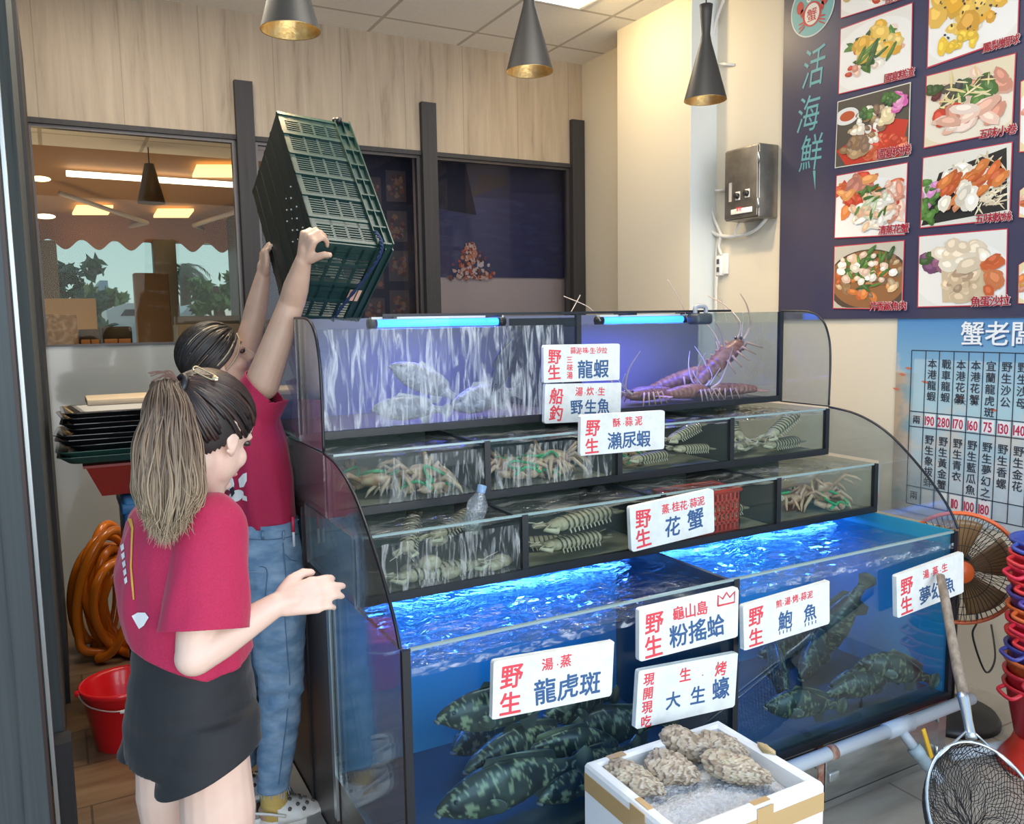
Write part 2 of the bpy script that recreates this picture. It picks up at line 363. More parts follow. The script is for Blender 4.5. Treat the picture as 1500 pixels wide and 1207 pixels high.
# left: door leaf in front, dark partition behind it
d1 = struct(MB().box((-1.3, 2.30, .01), (-.094, 2.34, 3.3)).build('door_1', m_door))
MB().box((-.094, 2.298, .01), (-.086, 2.34, 3.3)).build('edge_strip', mat('brown_gasket', (.03, .014, .012), .5), d1)
S('wall_left', m_door, ((-1.5, 2.96, .12), (-.062, 3.9, ZC)))
S('trim_left', m_alu, ((-.092, 2.60, 0.12), (-.082, 2.64, ZC)))
S('wall_left_back', m_dark, ((-1.5, 3.9, 0), (-.048, YB-.07, 2.95)))
S('wall_left_upper', m_clad, ((-1.5, 3.9, 2.95), (-.10, YB-.03, ZC)))
S('trim_foot', m_dark, ((-.09, 2.86, 0), (-.042, 2.95, .30)))
# windows of the back wall: frame + pane
m_pane = glassmat('window_glass', (.84, .76, .64), .006, .0, fres=.05)
m_pane2 = glassmat('window_glass_dim', (.78, .77, .82), .008, .0, fres=.06)
for i, (x0, x1, z0, mm) in enumerate(((-.06, .985, 1.49, m_pane), (1.085, 2.123, .9, m_pane2), (2.223, 3.25, .9, m_pane2)), 1):
    f = MB(); w = .022
    f.box((x0, YB-.01, z0), (x0+w, YB+.03, 2.65)); f.box((x1-w, YB-.01, z0), (x1, YB+.03, 2.65)); f.box((x0+w, YB-.01, 2.65-w), (x1-w, YB+.03, 2.65)); f.box((x0+w, YB-.01, z0), (x1-w, YB+.03, z0+w*.5))
    wn = struct(f.build('window_%d' % i, mat('bronze_frame', (.10, .09, .09), .35, .6)))
    MB().box((x0+w, YB+.006, z0+w*.5), (x1-w, YB+.012, 2.65-w)).build('pane', mm, wn)
S('wall_back_mid', m_cream, ((1.085, YB-.005, 0), (3.25, YB+.05, .9)))
# room behind the windows, added to hold what the panes mirror
m_pl = mat('plaster_warm', (.70, .58, .43), .8)
S('mirrored_wall', m_cream, ((1.56, 5.32, 0), (3.5, 5.42, 2.9)))  # reflection of the cream right wall, built as a partition
S('wall_dining_side', mat('dark_partition', (.05, .045, .05), .5), ((1.54, 5.32, 0), (1.56, 8.6, 2.9)))
S('ceiling_dining', m_ceil, ((-3, 5.2, 2.78), (1.56, 6.4, 2.84)))
S('ground_outside', mat('asphalt', (.25, .25, .25), .9), ((-60, 8.9, -.2), (60, 130, -.05)))
S('floor_dining', m_floor_b, ((-3, YB+.04, -.1), (3.5, 8.9, 0)))
# ================================================================== MIRRORED IN THE WINDOW, built as things behind the glass: awning, lamps, counter, trees
def onP(x, y, p0, n): d = ray(x, y); n = Vector(n); return CAM + d*((Vector(p0)-CAM).dot(n)/d.dot(n))
aw = thing('awning', 'brown canvas terrace awning with scalloped valance reflected in the window', 'awning', (0, 6.4, 2.78))
m_canvas = mat('brown_canvas', (.34, .19, .09), .8)
A0, A1 = Vector((0, 6.4, 2.79)), Vector((0, 8.6, 2.60))
MB().add([(-4, A0.y, A0.z), (1.56, A0.y, A0.z), (1.56, A1.y, A1.z), (-4, A1.y, A1.z), (-4, A0.y, A0.z+.02), (1.56, A0.y, A0.z+.02), (1.56, A1.y, A1.z+.02), (-4, A1.y, A1.z+.02)],
         [(0, 1, 2, 3), (4, 7, 6, 5), (0, 4, 5, 1), (1, 5, 6, 2), (2, 6, 7, 3), (3, 7, 4, 0)]).build('canvas', m_canvas, aw)
v = MB(); n = 240; top = []; bot = []
for i in range(n+1):
    x = -4 + 5.56*i/n; top.append((x, 8.6, 2.61)); bot.append((x, 8.6, 2.33 + .045*cos(2*pi*x/.27)))
v.add([p for p in top]+[p for p in bot]+[(a, b+.01, c) for a, b, c in top]+[(a, b+.01, c) for a, b, c in bot],
      [(i, i+1, n+2+i, n+1+i) for i in range(n)] + [(2*n+2+i, 3*n+3+i, 3*n+4+i, 2*n+3+i) for i in range(n)] + [(n+1+i, n+2+i, 3*n+4+i, 3*n+3+i) for i in range(n)])
v.build('valance', mat('valance_cloth', (.25, .12, .07), .8), aw)
nA = Vector((0, (A0.z-A1.z), (A1.y-A0.y))).normalized()
def onA(x, y, dz=.05): p = onP(x, y, A0-Vector((0, 0, dz)), nA); return p
m_arm = mat('grey_arm', (.42, .40, .38), .5)
for (a, b, c) in (((88, 283), (215, 326), (98, 352)), ((352, 308), (284, 330), (352, 358))):
    MB().tube([onA(*a, .09), onA(*b, .09), onA(*c, .09)], .022, 6).build('folding_arm', m_arm, aw)
MB().tube([onA(70, 347, .07), onA(352, 358, .07)], .02, 6).build('front_bar', m_arm, aw)
m_tube = mat('tube_lamp_glow', (1, 1, 1), .5, emis=(.9, .95, 1), es=5)
m_yel = mat('panel_lamp_glow', (1, .9, .5), .5, emis=(1, .80, .36), es=2.2)
for a, b, l in (((97, 254), (215, 262), 'left run of the slim white tube lamp under the reflected awning'), ((226, 263), (346, 271), 'right run of the slim white tube lamp under the reflected awning')):
    tag(MB().tube([onA(*a), onA(*b)], .022, 8).build('tube_lamp', m_tube), l, 'lamp', 'tube lamps under the awning')
for (x0, x1, y0, y1), l in zip(((282, 352, 245, 260), (106, 166, 304, 315), (225, 284, 309, 319)), ('large yellow ceiling light panel seen at the top right of the left window', 'small yellow ceiling light panel on the left in the window', 'small yellow ceiling light panel beneath the dark pendant in the window')):
    q = [onA(x0+6, y0, .045), onA(x1, y0, .045), onA(x1-8, y1, .045), onA(x0, y1, .045)]
    tag(MB().prism(q, (0, 0, 1), .02).build('light_panel', m_yel), l, 'ceiling light', 'yellow light panels mirrored in the window')
for (x, y) in ((59, 262), (66, 317)):
    p = atY(x, y, 5.7); tag(MB().ell(p, (.055, .055, .014)).build('wall_lamp', mat('lamp_glow_warm', (1, 1, .9), .5, emis=(1, .88, .6), es=6)), 'small round glowing lamp at the %s of the left window edge' % ('upper part' if y < 300 else 'lower part'), 'lamp', 'small round lamps in the window')
pd = thing('pendant_lamp', 'dull brown cone pendant lamp mirrored in the left window', 'pendant lamp', atY(222, 300, 6.2))
p = atY(222, 298, 6.2); MB().lathe([(.001, .26), (.03, .26), (.09, 0), (.085, 0), (.025, .25)], 24, org=p).build('shade', mat('bronze_shade', (.12, .085, .05), .45), pd)
MB().tube([p+Vector((0, 0, .25)), (p.x, p.y, 2.78)], .004, 6).build('cord', m_black, pd)
# red-edged counter with boxes, wooden board, post, van
cn = thing('service_counter', 'long service counter with a red edge inside the window', 'counter', (.4, 5.3, 0))
MB().box((-1.2, 5.28, 0), (1.5, 5.8, 1.46)).build('body', m_pl, cn)
MB().box((-1.2, 5.26, 1.46), (1.5, 5.82, 1.485)).build('worktop', mat('red_edge', (.30, .03, .03), .4), cn)
def px_box(x0, x1, y0, y1, Y, d, name, m, label, cat, group=None, ground=True):
    a = atY(x0, y1, Y); b = atY(x1, y0, Y)
    return tag(MB().rbox((a.x, Y, a.z if not ground else 0), (b.x, Y+d, b.z), .008).build(name, m), label, cat, group)
m_bx = mat('black_box', (.03, .03, .03), .4)
for (x0, x1, y0, l) in ((116, 147, 482, 'small black box with a tan label on the counter inside the window'), (150, 193, 478, 'larger black box with two tan rounds on the counter inside the window')):
    a = atY(x0, 502, 5.45); b = atY(x1, y0, 5.45); t = thing('takeaway_box', l, 'box', (a.x, 5.45, 1.485), 'boxes on the counter')
    MB().rbox((a.x, 5.45, 1.486), (b.x, 5.6, b.z), .01).build('body', m_bx, t)
    MB().rbox((a.x+.01, 5.44, 1.49), ((a.x+b.x)/2, 5.449, 1.49+.03), .004).build('sticker', mat('tan_card', (.55, .33, .18), .6), t)
    MB().rbox(((a.x+b.x)/2+.005, 5.44, 1.49), (b.x-.01, 5.449, 1.49+.03), .004).build('sticker', mat('tan_card', (.55, .33, .18), .6), t)
px_box(62, 140, 437, 456, 6.8, .05, 'wooden_board', mat('pale_board', (.62, .44, .24), .6), 'pale wooden board fixed behind the window by the left edge', 'board')
px_box(64, 112, 460, 500, 5.9, .2, 'glass_case', mat('brown_case', (.35, .26, .17), .4, noise_=(30, (.7, .62, .5), .45, .7)), 'brown display case standing by the left window edge', 'display case')
px_box(203, 247, 400, 505, 6.6, .15, 'mirrored_figure', mat('figure_brown', (.20, .13, .08), .5), 'tall brown block in place of a person mirrored in the window', 'cabinet')  # stands in for a person's dark reflection in the pane
px_box(231, 257, 352, 470, 8.4, .15, 'mirrored_post', mat('grey_post', (.10, .10, .10), .5), 'dark square post carrying the mirrored awning', 'post')
px_box(257, 350, 462, 472, 7.4, .1, 'mirrored_rail', mat('grey_post', (.10, .10, .10), .5), 'dark rail below the trees in the window reflection', 'railing')
px_box(66, 82, 352, 480, 8.4, .15, 'mirrored_post', mat('grey_post', (.10, .10, .10), .5), 'narrow dark post at the left edge of the window reflection', 'post')
px_box(262, 352, 474, 506, 5.9, .25, 'steel_case', mat('grey_case', (.35, .37, .36), .4), 'grey metal case behind the dark haired woman inside the window', 'case')
# white van
vn = thing('van', 'white parked van mirrored in the left window', 'van', (1.1, 15, 0)); Y = 15
a = atY(157, 474, Y); b = atY(206, 444, Y)
prof = [(a.x, -.03), (a.x, a.z+.2), (a.x+.12, b.z-.06), (a.x+.3, b.z), (b.x+.6, b.z), (b.x+.6, -.03)]
MB().prism([(x, Y, z) for x, z in prof], (0, 1, 0), 1.7).build('body', mat('van_white', (.75, .77, .78), .3), vn)
MB().prism([(a.x+.2, Y-.01, a.z+.12), (a.x+.28, Y-.01, b.z-.1), (a.x+.5, Y-.01, b.z-.1), (a.x+.5, Y-.01, a.z+.12)], (0, 1, 0), .005).build('side_window', mat('van_window', (.05, .06, .07), .2), vn)
for x in (a.x+.25, b.x+.3): MB().lathe([(.001, 0), (.18, 0), (.18, .12), (.001, .12)], 20, axis=(0, 1, 0), org=(x, Y-.02, .16)).build('wheel', m_black, vn)
# car beyond the rail
cr = thing('car', 'pale parked car mirrored in the window just above the rail', 'car', (2.2, 16, 0))
a = atY(262, 462, 16); b = atY(302, 446, 16)
MB().prism([(a.x, 16, -.03), (a.x, 16, a.z), (a.x+.1, 16, a.z+.08), (a.x+.2, 16, b.z), (b.x-.15, 16, b.z), (b.x, 16, a.z+.05), (b.x, 16, -.03)], (0, 1, 0), 1.5).build('body', mat('car_silver', (.55, .6, .6), .3), cr)
MB().prism([(a.x+.17, 15.99, a.z+.07), (a.x+.23, 15.99, b.z-.02), (b.x-.17, 15.99, b.z-.02), (b.x-.1, 15.99, a.z+.07)], (0, 1, 0), .005).build('side_window', mat('van_window', (.05, .06, .07), .2), cr)
# trees
def tree(px, py0, py1, w, Y, col, c2, label, seed, n=900):
    random.seed(seed)
    a = atY(px, py1, Y); b = atY(px, py0, Y); h = b.z-a.z; t = thing('tree', label, 'tree', (a.x, Y, 0), 'trees mirrored in the window')
    wd_ = w*Y/F_PX*1.1
    MB().tube([(a.x, Y, 0), (a.x+.05, Y, a.z), (a.x, Y, a.z+h*.7)], [.12, .1, .04], 8).build('trunk', mat('bark', (.12, .09, .06), .9), t)
    m = MB()
    cl = [(random.gauss(0, .33)*wd_, random.gauss(0, .3)*wd_, random.uniform(-.5, .95)*h) for _ in range(26)]
    for i in range(n):
        c = random.choice(cl); g = lambda s: random.gauss(0, s)
        p = Vector((a.x+c[0]+g(.09)*wd_, Y+c[1]+g(.09)*wd_, a.z+c[2]+g(.07)*h)); s = random.uniform(.06, .13)*Y/14
        u = Vector((g(1), g(1), g(1))).normalized()*s; q = u.orthogonal().normalized()*s*.5
        k = random.uniform(.6, 1.3); cc = tuple(x*k for x in (col if random.random() < .6 else c2))
        m.add([p-u, p+q, p+u, p-q], [(0, 1, 2, 3)], False, cc)
    m.build('foliage', colmat('leaves', .7), t)
tree(92, 388, 470, 60, 13, (.05, .12, .07), (.10, .17, .13), 'dark blue-green tree by the left edge of the window', 3)
tree(143, 424, 470, 46, 22, (.14, .22, .09), (.22, .3, .14), 'low pale green tree in front of the distant towers', 4)
tree(318, 398, 468, 62, 14, (.06, .17, .05), (.16, .30, .10), 'full green tree to the right of the mirrored post', 5, 1300)
#
pt = thing('palm_tree', 'palm tree with drooping fronds mirrored beside the dark post', 'palm', (0, 14, 0))
a = atY(272, 470, 18); b = atY(270, 392, 18); pt.location = (a.x, 18, 0)
MB().tube([(a.x, 18, 0), tuple(b)], [.12, .1], 8).build('trunk', mat('bark', (.12, .09, .06), .9), pt)
m = MB(); random.seed(9)
for k in range(22):
    A = 2*pi*k/22; L = random.uniform(.5, .75); e_ = random.uniform(-.2, .9)
    pts = [b + Vector((cos(A)*L*s, sin(A)*L*s, L*(e_*s - 1.0*s*s))) for s in (0, .25, .5, .75, 1)]
    for j in range(4):
        for sd in (-1, 1):
            for f_ in (0, .33, .66):
                q = pts[j].lerp(pts[j+1], f_); d_ = (pts[j+1]-pts[j]).normalized(); s_ = d_.cross(Vector((0, 0, 1))).normalized()*sd
                m.add([q, q+d_*.05, q+d_*.16+s_*.13-Vector((0, 0, .05))], [(0, 1, 2)], False, (.10, .15, .10))
m.build('fronds', colmat('leaves', .7), pt)
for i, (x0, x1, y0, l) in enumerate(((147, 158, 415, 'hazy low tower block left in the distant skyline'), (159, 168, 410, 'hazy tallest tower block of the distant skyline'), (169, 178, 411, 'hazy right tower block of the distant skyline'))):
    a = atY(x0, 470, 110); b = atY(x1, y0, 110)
    t = thing('tower_block', l, 'building', (a.x, 110, 0), 'distant towers mirrored in the window'); MB().box((a.x, 110+i*14, -1), (b.x, 122+i*14, b.z+i*.6)).build('walls', mat('haze_tower', (.42, .52, .60), .9), t)
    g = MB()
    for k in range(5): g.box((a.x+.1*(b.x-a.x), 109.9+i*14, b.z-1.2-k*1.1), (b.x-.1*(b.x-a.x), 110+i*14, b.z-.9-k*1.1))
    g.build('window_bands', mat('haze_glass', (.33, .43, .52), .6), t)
# sea mural and mirrored menu on the partition behind the panes
mu = thing('sea_mural', 'dark blue night sea mural behind the right hand window pane', 'mural', (2.7, 5.3, 1.9))
a = atY(636, 412, 5.3); b = atY(832, 236, 5.3)
random.seed(21)
q = MB()
def seacol(u, v):
    n_ = noise.noise(Vector((u*9, v*26, 3)))*.5 + noise.noise(Vector((u*24, v*80, 9)))*.5
    base = Vector((.055, .065, .14)).lerp(Vector((.10, .10, .12)), max(0, min(1, (v-.55)*3)))
    if v < .62: base = base + Vector((.05, .07, .11))*max(0, n_) + Vector((.03, .04, .06))*max(0, 1-abs(u-.28)*4)
    return tuple(base)
q.grid(lambda u, v: Vector((a.x+(b.x-a.x+.25)*u, 5.31, a.z+.03+(2.75-a.z)*v)), 110, 90, col=seacol, smooth=False)
q.grid(lambda u, v: Vector((a.x+(b.x-a.x+.25)*u, 5.318, a.z+.03+(2.75-a.z)*v)), 2, 2, col=(.05, .05, .08), smooth=False)
q.build('print', colmat('printed_sheet', .35), mu)
hd = MB(); pts = [(680, 292), (690, 283), (703, 252), (720, 258), (738, 257), (742, 270), (715, 280)]
hd.prism([atY(x, y, 5.308) for x, y in pts], (0, 1, 0), .002); hd.build('headland', mat('headland_print', (.10, .085, .08), .6), mu)
hb = MB(); hb.prism([atY(x, y, 5.305) for x, y in [(640, 236), (682, 240), (698, 315), (640, 305)]], (0, 1, 0), .002); hb.build('dark_corner', mat('dark_print', (.012, .014, .03), .5), mu)
ff = MB(); random.seed(5)
for i in range(260):
    v_ = random.random()**1.4; c = atY(690+random.gauss(0, 15)*(1-v_*.85), 408-v_*52, 5.303)
    r_ = random.uniform(.008, .02); A = random.uniform(0, 6)
    cc = random.choice([(.75, .32, .16), (.55, .13, .07), (.85, .62, .42), (.12, .06, .05), (.8, .75, .65), (.3, .12, .08)])
    ff.add([c+Vector((cos(A+k*pi/2.5)*r_*random.uniform(.5, 1.2), -.0002*i/60, sin(A+k*pi/2.5)*r_*random.uniform(.5, 1.4))) for k in range(5)], [(0, 1, 2, 3, 4)], False, cc)
ff.build('seafood_picture', colmat('printed_sheet', .35), mu)
mg = thing('mirrored_menu', 'menu dish pictures mirrored in the middle window pane, built on a dark board', 'reflection', (1.9, 5.3, 1.7))  # reflection of the menu photos, built as pictures behind the pane
MB().box((1.565, 5.305, 1.0), (2.16, 5.32, 2.75)).build('board', mat('dark_print', (.012, .014, .03), .5), mg)
random.seed(12)
for r_ in range(6):
    for c_ in range(3):
        x0 = 1.62+c_*.175; z1 = 2.58-r_*.26 - (2-c_)*.05
        pm = MB()
        pm.add([(x0, 5.303, z1-.2), (x0+.14, 5.303, z1-.2), (x0+.14, 5.303, z1), (x0, 5.303, z1)], [(0, 1, 2, 3)], False, (.10, .085, .075))
        for i in range(26):
            c = Vector((x0+random.uniform(.02, .12), 5.302-i*.00003, z1-random.uniform(.03, .17))); rr = random.uniform(.008, .022)
            cc = random.choice([(.22, .10, .06), (.26, .2, .15), (.12, .05, .04), (.3, .17, .08)])
            pm.add([c+Vector((cos(k*pi/3)*rr*random.uniform(.6, 1.1), 0, sin(k*pi/3)*rr*random.uniform(.6, 1.1))) for k in range(6)], [tuple(range(6))], False, cc)
        pm.build('dish_picture', colmat('printed_sheet', .35), mg)
# ================================================================== TIERED SEAFOOD TANKS
X0, X1 = .65, 2.69
XD = [X0, 1.16, 1.667, 2.176, X1]
g_front = glassmat('tank_glass', (.93, .97, .97), .006, .0, fres=.10)
g_side = glassmat('side_glass', (.80, .84, .84), .05, .02, haze=.10, hazecol=(.5, .52, .53))
m_seal = mat('black_seal', (.010, .012, .016), .35)
m_bot = mat('tank_floor_dark', (.05, .055, .05), .6)
def watermat(name, tint, gloss, hz, hc, sc, st, sw=None): return glassmat(name, tint, gloss, .03, haze=hz, hazecol=hc, bump=(sc, st, .02), swirl=sw)
w_top = watermat('water_lilac', (.86, .88, .97), .06, .05, (.40, .38, .62), (9, 9, 9), .6)
w_mid = watermat('water_murky', (.72, .80, .78), .10, .06, (.36, .38, .36), (10, 16, 10), .9, ((5, 11, 5), .46, .72, .62))
w_low = watermat('water_blue', (.62, .80, .92), .10, .03, (.20, .28, .40), (12, 18, 12), 1.0, ((6, 12, 6), .52, .80, .35))
def tank(label, yf, yb, z0, z1, zw, div, back, floor_m, wm, amp, body, seed):
    t = thing('fish_tank', label, 'fish tank', (X0, yf, z0)); g = .01
    MB().box((X0+g, yf+.012, z0), (X1-g, yb, z0+.012)).build('bottom_pane', floor_m, t)
    MB().box((X0+g, yb-.012, z0+.012), (X1-g, yb, z1)).build('back_pane', back, t)
    MB().box((X0, yf, z0), (X1, yf+.008, z1)).build('front_pane', g_front, t)
    for x in (X0, X1-.008): MB().box((x, yf+.009, z0), (x+.008, yb, z1)).build('side_pane', g_side if x == X0 or z1 > .9 else back, t)
    for x in div: MB().box((x-.006, yf+.009, z0+.013), (x+.006, yb-.013, z1-.01)).build('divider', mat('divider_dark', (.03, .04, .045), .3), t)
    for x in [X0+.008]+div+[X1-.008]: MB().box((x-.010, yf-.003, z0+.02), (x+.010, yf+.012, z1)).build('corner_seal', m_seal, t)
    MB().box((X0, yf-.004, z0-.002), (X1, yf+.013, z0+.022)).build('base_strip', m_seal, t)
    xs = [X0+.012]+div+[X1-.012]
    for k, (a, b) in enumerate(zip(xs, xs[1:])):
        off = Vector((seed*3.1, k*7.7, 0))
        fn = lambda u, v: Vector((a+.008+(b-a-.016)*u, yf+.012+(yb-yf-.028)*v, zw + amp*(noise.noise(Vector((u*6, v*5, seed+k)))+.5*noise.noise(Vector((u*17, v*15, seed+k))))))
        MB().grid(fn, 50, 34).build('water', wm, t)
        if body: MB().add([(a+.008, yf+.0095, z0+.02), (b-.008, yf+.0095, z0+.02), (b-.008, yf+.0095, zw-.004), (a+.008, yf+.0095, zw-.004)], [(0, 1, 2, 3)]).build('water_body', body, t)
    return t
m_bk1 = mat('pale_back', (.19, .19, .26), .5); m_bk2 = mat('grey_green_back', (.16, .21, .21), .5); m_bk4 = mat('blue_back', (.03, .28, .40), .5)
b_mid = glassmat('water_body_murky', (.88, .89, .83), .0, .1, haze=.06, hazecol=(.24, .27, .25), fres=.0)
b_low = glassmat('water_body_blue', (.72, .88, .95), .0, .1, haze=.04, hazecol=(.02, .08, .13), fres=.0)
b_top = glassmat('water_body_lilac', (.88, .89, .96), .0, .1, haze=.06, hazecol=(.42, .40, .58), fres=.0)
T1 = tank('topmost tank of the tiers with lobsters, lit by blue tubes', 2.55, 3.08, 1.235, 1.61, 1.572, [1.667], m_bk1, mat('tank_floor_brown', (.12, .09, .08), .6), w_top, .003, b_top, 1)
T2 = tank('second tank from the top with crabs and banded shrimps in four compartments', 2.30, 2.80, 1.040, 1.222, 1.205, XD[1:4], m_bk2, mat('tank_floor_grey', (.24, .22, .17), .6), w_mid, .006, b_mid, 2)
T3 = tank('third tank from the top just above the big front tank, four compartments', 2.067, 2.56, .850, 1.034, 1.018, XD[1:4], m_bk2, mat('tank_floor_grey', (.24, .22, .17), .6), w_mid, .006, b_mid, 3)
T4 = tank('big blue front tank at the bottom holding groupers in two compartments', 1.741, 2.335, .245, .845, .795, [1.672], m_bk4, m_bot, w_low, .008, b_low, 4)
# top rims of the lower tank and the glass lips
for t, yf, z1 in ((T2, 2.30, 1.222), (T3, 2.067, 1.034), (T4, 1.741, .845)):
    MB().box((X0+.02, yf-.001, z1-.004), (X1-.02, yf+.009, z1+.002)).build('rim', mat('glass_edge', (.25, .36, .36), .15, coat=.5), t)
# falling water on the front of the overflowing compartments
f1 = fallmat('water_streaks', (46, 3, 7), .46, .72, .60); f2 = fallmat('water_streaks_thin', (60, 3, 10), .48, .74, .55, (.75, .78, .76))
def fall(t, a, b, yf, z0, z1, m, amp=.004):
    MB().grid(lambda u, v: Vector((a+(b-a)*u, yf-.006+amp*noise.noise(Vector((u*22, v*3, yf*9))), z0+(z1-z0)*v)), 120, 24).build('falling_water', m, t)
fall(T1, .70, 1.60, 2.55, 1.26, 1.575, f1, .007)
fall(T2, .80, 1.145, 2.30, 1.065, 1.2, f2); fall(T2, 1.18, 1.63, 2.30, 1.065, 1.2, f2)
fall(T3, .72, 1.14, 2.067, .875, 1.01, f2)
# foam lines where the water meets the glass
fo = fallmat('foam', (30, 30, 60), .46, .72, .5)
for t, a, b, y, z in ((T4, .67, 1.655, 1.7395, .79), (T4, 1.69, 2.67, 1.7395, .80)):
    MB().grid(lambda u, v: Vector((a+(b-a)*u, y, z-.012+.02*v+.006*noise.noise(Vector((u*20, v, a))))), 60, 4).build('foam_line', fo, t)
# curved glass side panels
def side_panel(x, label):
    t = thing('side_glass_panel', label, 'glass panel', (x, 1.74, .845))
    up = spline([(0, 2.305, 1.235), (0, 2.303, 1.42), (0, 2.315, 1.51), (0, 2.35, 1.575), (0, 2.42, 1.607), (0, 2.56, 1.612)], 8)
    lo = spline([(0, 1.741, .852), (0, 1.788, .930), (0, 1.885, 1.036), (0, 2.029, 1.152), (0, 2.167, 1.210), (0, 2.304, 1.228)], 8)
    for nm, c, tail in (('upper_pane', up, [(0, 2.56, 1.235)]), ('lower_pane', lo, [(0, 2.304, 1.045), (0, 2.064, 1.045), (0, 2.064, .852)])):
        poly = [(x, p.y, p.z) for p in c] + [(x, p[1], p[2]) for p in tail]
        pn = MB().prism(poly, (1, 0, 0), .008).build(nm, g_side, t)
        MB().tube([(x+.004, p.y, p.z) for p in c], .0045, 6).build('edge_trim', m_seal, pn)
    MB().tube([(x+.004, 2.303, 1.231), (x+.004, 2.56, 1.231)], .003, 6).build('joint_line', m_seal, t)
    return t
side_panel(X0-.009, 'curved glass side panel of the tiers beside the dark haired woman')
side_panel(X1+.001, 'curved glass side panel of the tiers in front of the price poster')
# blue tube lamps
def blue_lamp(a, b, r, es, label):
    t = thing('blue_tube_lamp', label, 'lamp', a)
    MB().tube([a, b], r, 12).build('tube', mat('blue_glow_%d' % es, (.1, .3, 1), .4, emis=(.02, .16, 1.0), es=es), t)
    d = (Vector(b)-Vector(a)).normalized()
    for p in (Vector(a)-d*.03, Vector(b)): MB().tube([p, p+d*.03], r*1.25, 12).build('end_cap', m_black, t)
    MB().box((a[0]-.02, a[1]-r*.9, a[2]+r*1.05), (b[0]+.02, a[1]+r*.9, a[2]+r*1.05+.008)).build('reflector', m_white, t)
def blue_light(a, b, power, col):
    l = bpy.data.lights.new('blue_tube_light', 'AREA'); l.shape = 'RECTANGLE'; l.size = b[0]-a[0]; l.size_y = .03; l.energy = power; l.color = col
    o = bpy.data.objects.new('blue_tube_light', l); COL.objects.link(o); o.location = ((a[0]+b[0])/2, a[1], a[2]); return o
for a, b, r, es, pw, l in (((.98, 2.78, 1.590), (1.455, 2.78, 1.590), .014, 4, 4.5, 'blue glowing tube lamp over the water at the end with the tilted crate'), ((1.93, 2.78, 1.586), (2.34, 2.78, 1.586), .014, 4, 5, 'blue glowing tube lamp over the lobster water near the clamp'),
        ((.72, 2.20, .828), (1.62, 2.20, .828), .010, 2, 6.5, 'blue tube lamp under the third tank over the grouper water'), ((1.74, 2.20, .828), (2.62, 2.20, .828), .010, 2, 6.5, 'blue tube lamp under the third tank over the abalone water')):
    blue_lamp(a, b, r, es, l); blue_light(a, b, pw, (.03, .07, 1) if a[2] > 1.5 else (.05, .24, 1)).location.z -= r*1.3
br = thing('lamp_rail', 'dark rail lying across the top tank and carrying the blue lamps', 'rail', (.96, 2.66, 1.613))
MB().box((.96, 2.655, 1.613), (2.50, 2.675, 1.622)).build('bar', m_seal, br)
for x in (1.0, 1.40, 2.0, 2.32): MB().box((x, 2.66, 1.6055), (x+.012, 2.80, 1.613)).build('bracket', m_seal, br)
cl = thing('clamp', 'dark plastic clamp gripping the rail above the lobster tank', 'clamp', (2.37, 2.62, 1.60))
a = atY(1027, 459, 2.63)
MB().rbox((a.x-.045, 2.60, a.z-.045), (a.x+.04, 2.67, a.z+.0), .012).build('body', mat('dark_grey_plastic', (.06, .065, .08), .4), cl)
MB().tube(spline([(a.x-.03, 2.63, a.z), (a.x-.028, 2.63, a.z+.026), (a.x+.02, 2.63, a.z+.026), (a.x+.025, 2.63, a.z)], 6), .009, 8).build('jaw', mat('light_grey_plastic', (.35, .37, .42), .4), cl)
# stand: dark wood carcass + stainless cabinet in front
st = thing('tank_stand', 'dark wood stand carrying the upper tanks beside the dark haired woman', 'stand', (.65, 2.34, 0))
m_stand = woodmat('stand_wood', (.085, .062, .055), (.035, .026, .026), None, (25, 25, 1.2), .35)
MB().box((.652, 2.345, 0), (2.685, 2.365, .846)).build('front_board', m_stand, st)
for x in (.650, 2.67): MB().box((x, 2.366, 0), (x+.018, 3.06, .844)).box((x, 2.57, .844), (x+.018, 3.06, 1.02)).build('side_board', m_stand, st)
MB().box((.669, 3.04, 0), (2.669, 3.06, 1.23)).build('back_board', m_stand, st)
MB().box((.648, 2.338, .1), (.656, 2.366, .845)).build('edge_strip', m_alu, st)
MB().box((.645, 2.60, .02), (.651, 2.63, 1.018)).build('edge_strip', m_seal, st)
MB().box((.650, 2.57, 1.02), (2.688, 3.03, 1.036)).build('shelf_board', m_stand, st)
MB().box((.668, 2.81, 1.037), (2.67, 3.03, 1.232)).build('riser', mat('teal_riser', (.06, .16, .2), .5), st)
MB().box((.60, 2.30, 0), (.645, 3.2, .03)).build('plinth', mat('grey_plinth', (.30, .28, .25), .5), st)
cb = thing('steel_cabinet', 'low stainless steel cabinet under the big blue front tank', 'cabinet', (.66, 1.735, 0))
MB().box((.66, 1.745, .012), (2.68, 2.33, .241)).build('body', m_steel, cb)
MB().box((.68, 1.77, 0), (2.66, 2.30, .012)).build('plinth', mat('dark_plinth', (.10, .10, .095), .6), cb)
for x0, x1 in ((.70, 1.32), (1.36, 2.02), (2.055, 2.62)):
    d = MB().rbox((x0, 1.732, .05), (x1, 1.746, .222), .004).build('door', m_steel, cb)
    MB().box((x0-.009, 1.7435, .038), (x1+.009, 1.7448, .233)).build('shadow_gap', m_seal, d)
    for z in (.075, .195): MB().tube([(x1-.012, 1.729, z-.016), (x1-.012, 1.729, z+.016)], .005, 8).build('hinge', m_alu, d)
    MB().rbox((x0+.01, 1.724, .115), (x0+.055, 1.733, .145), .003).build('latch', m_alu, d)
MB().box((2.024, 1.735, .04), (2.05, 1.748, .24)).build('rust_strip', mat('rust', (.20, .06, .03), .8, noise_=(40, (.35, .25, .2), .4, .7)), cb)
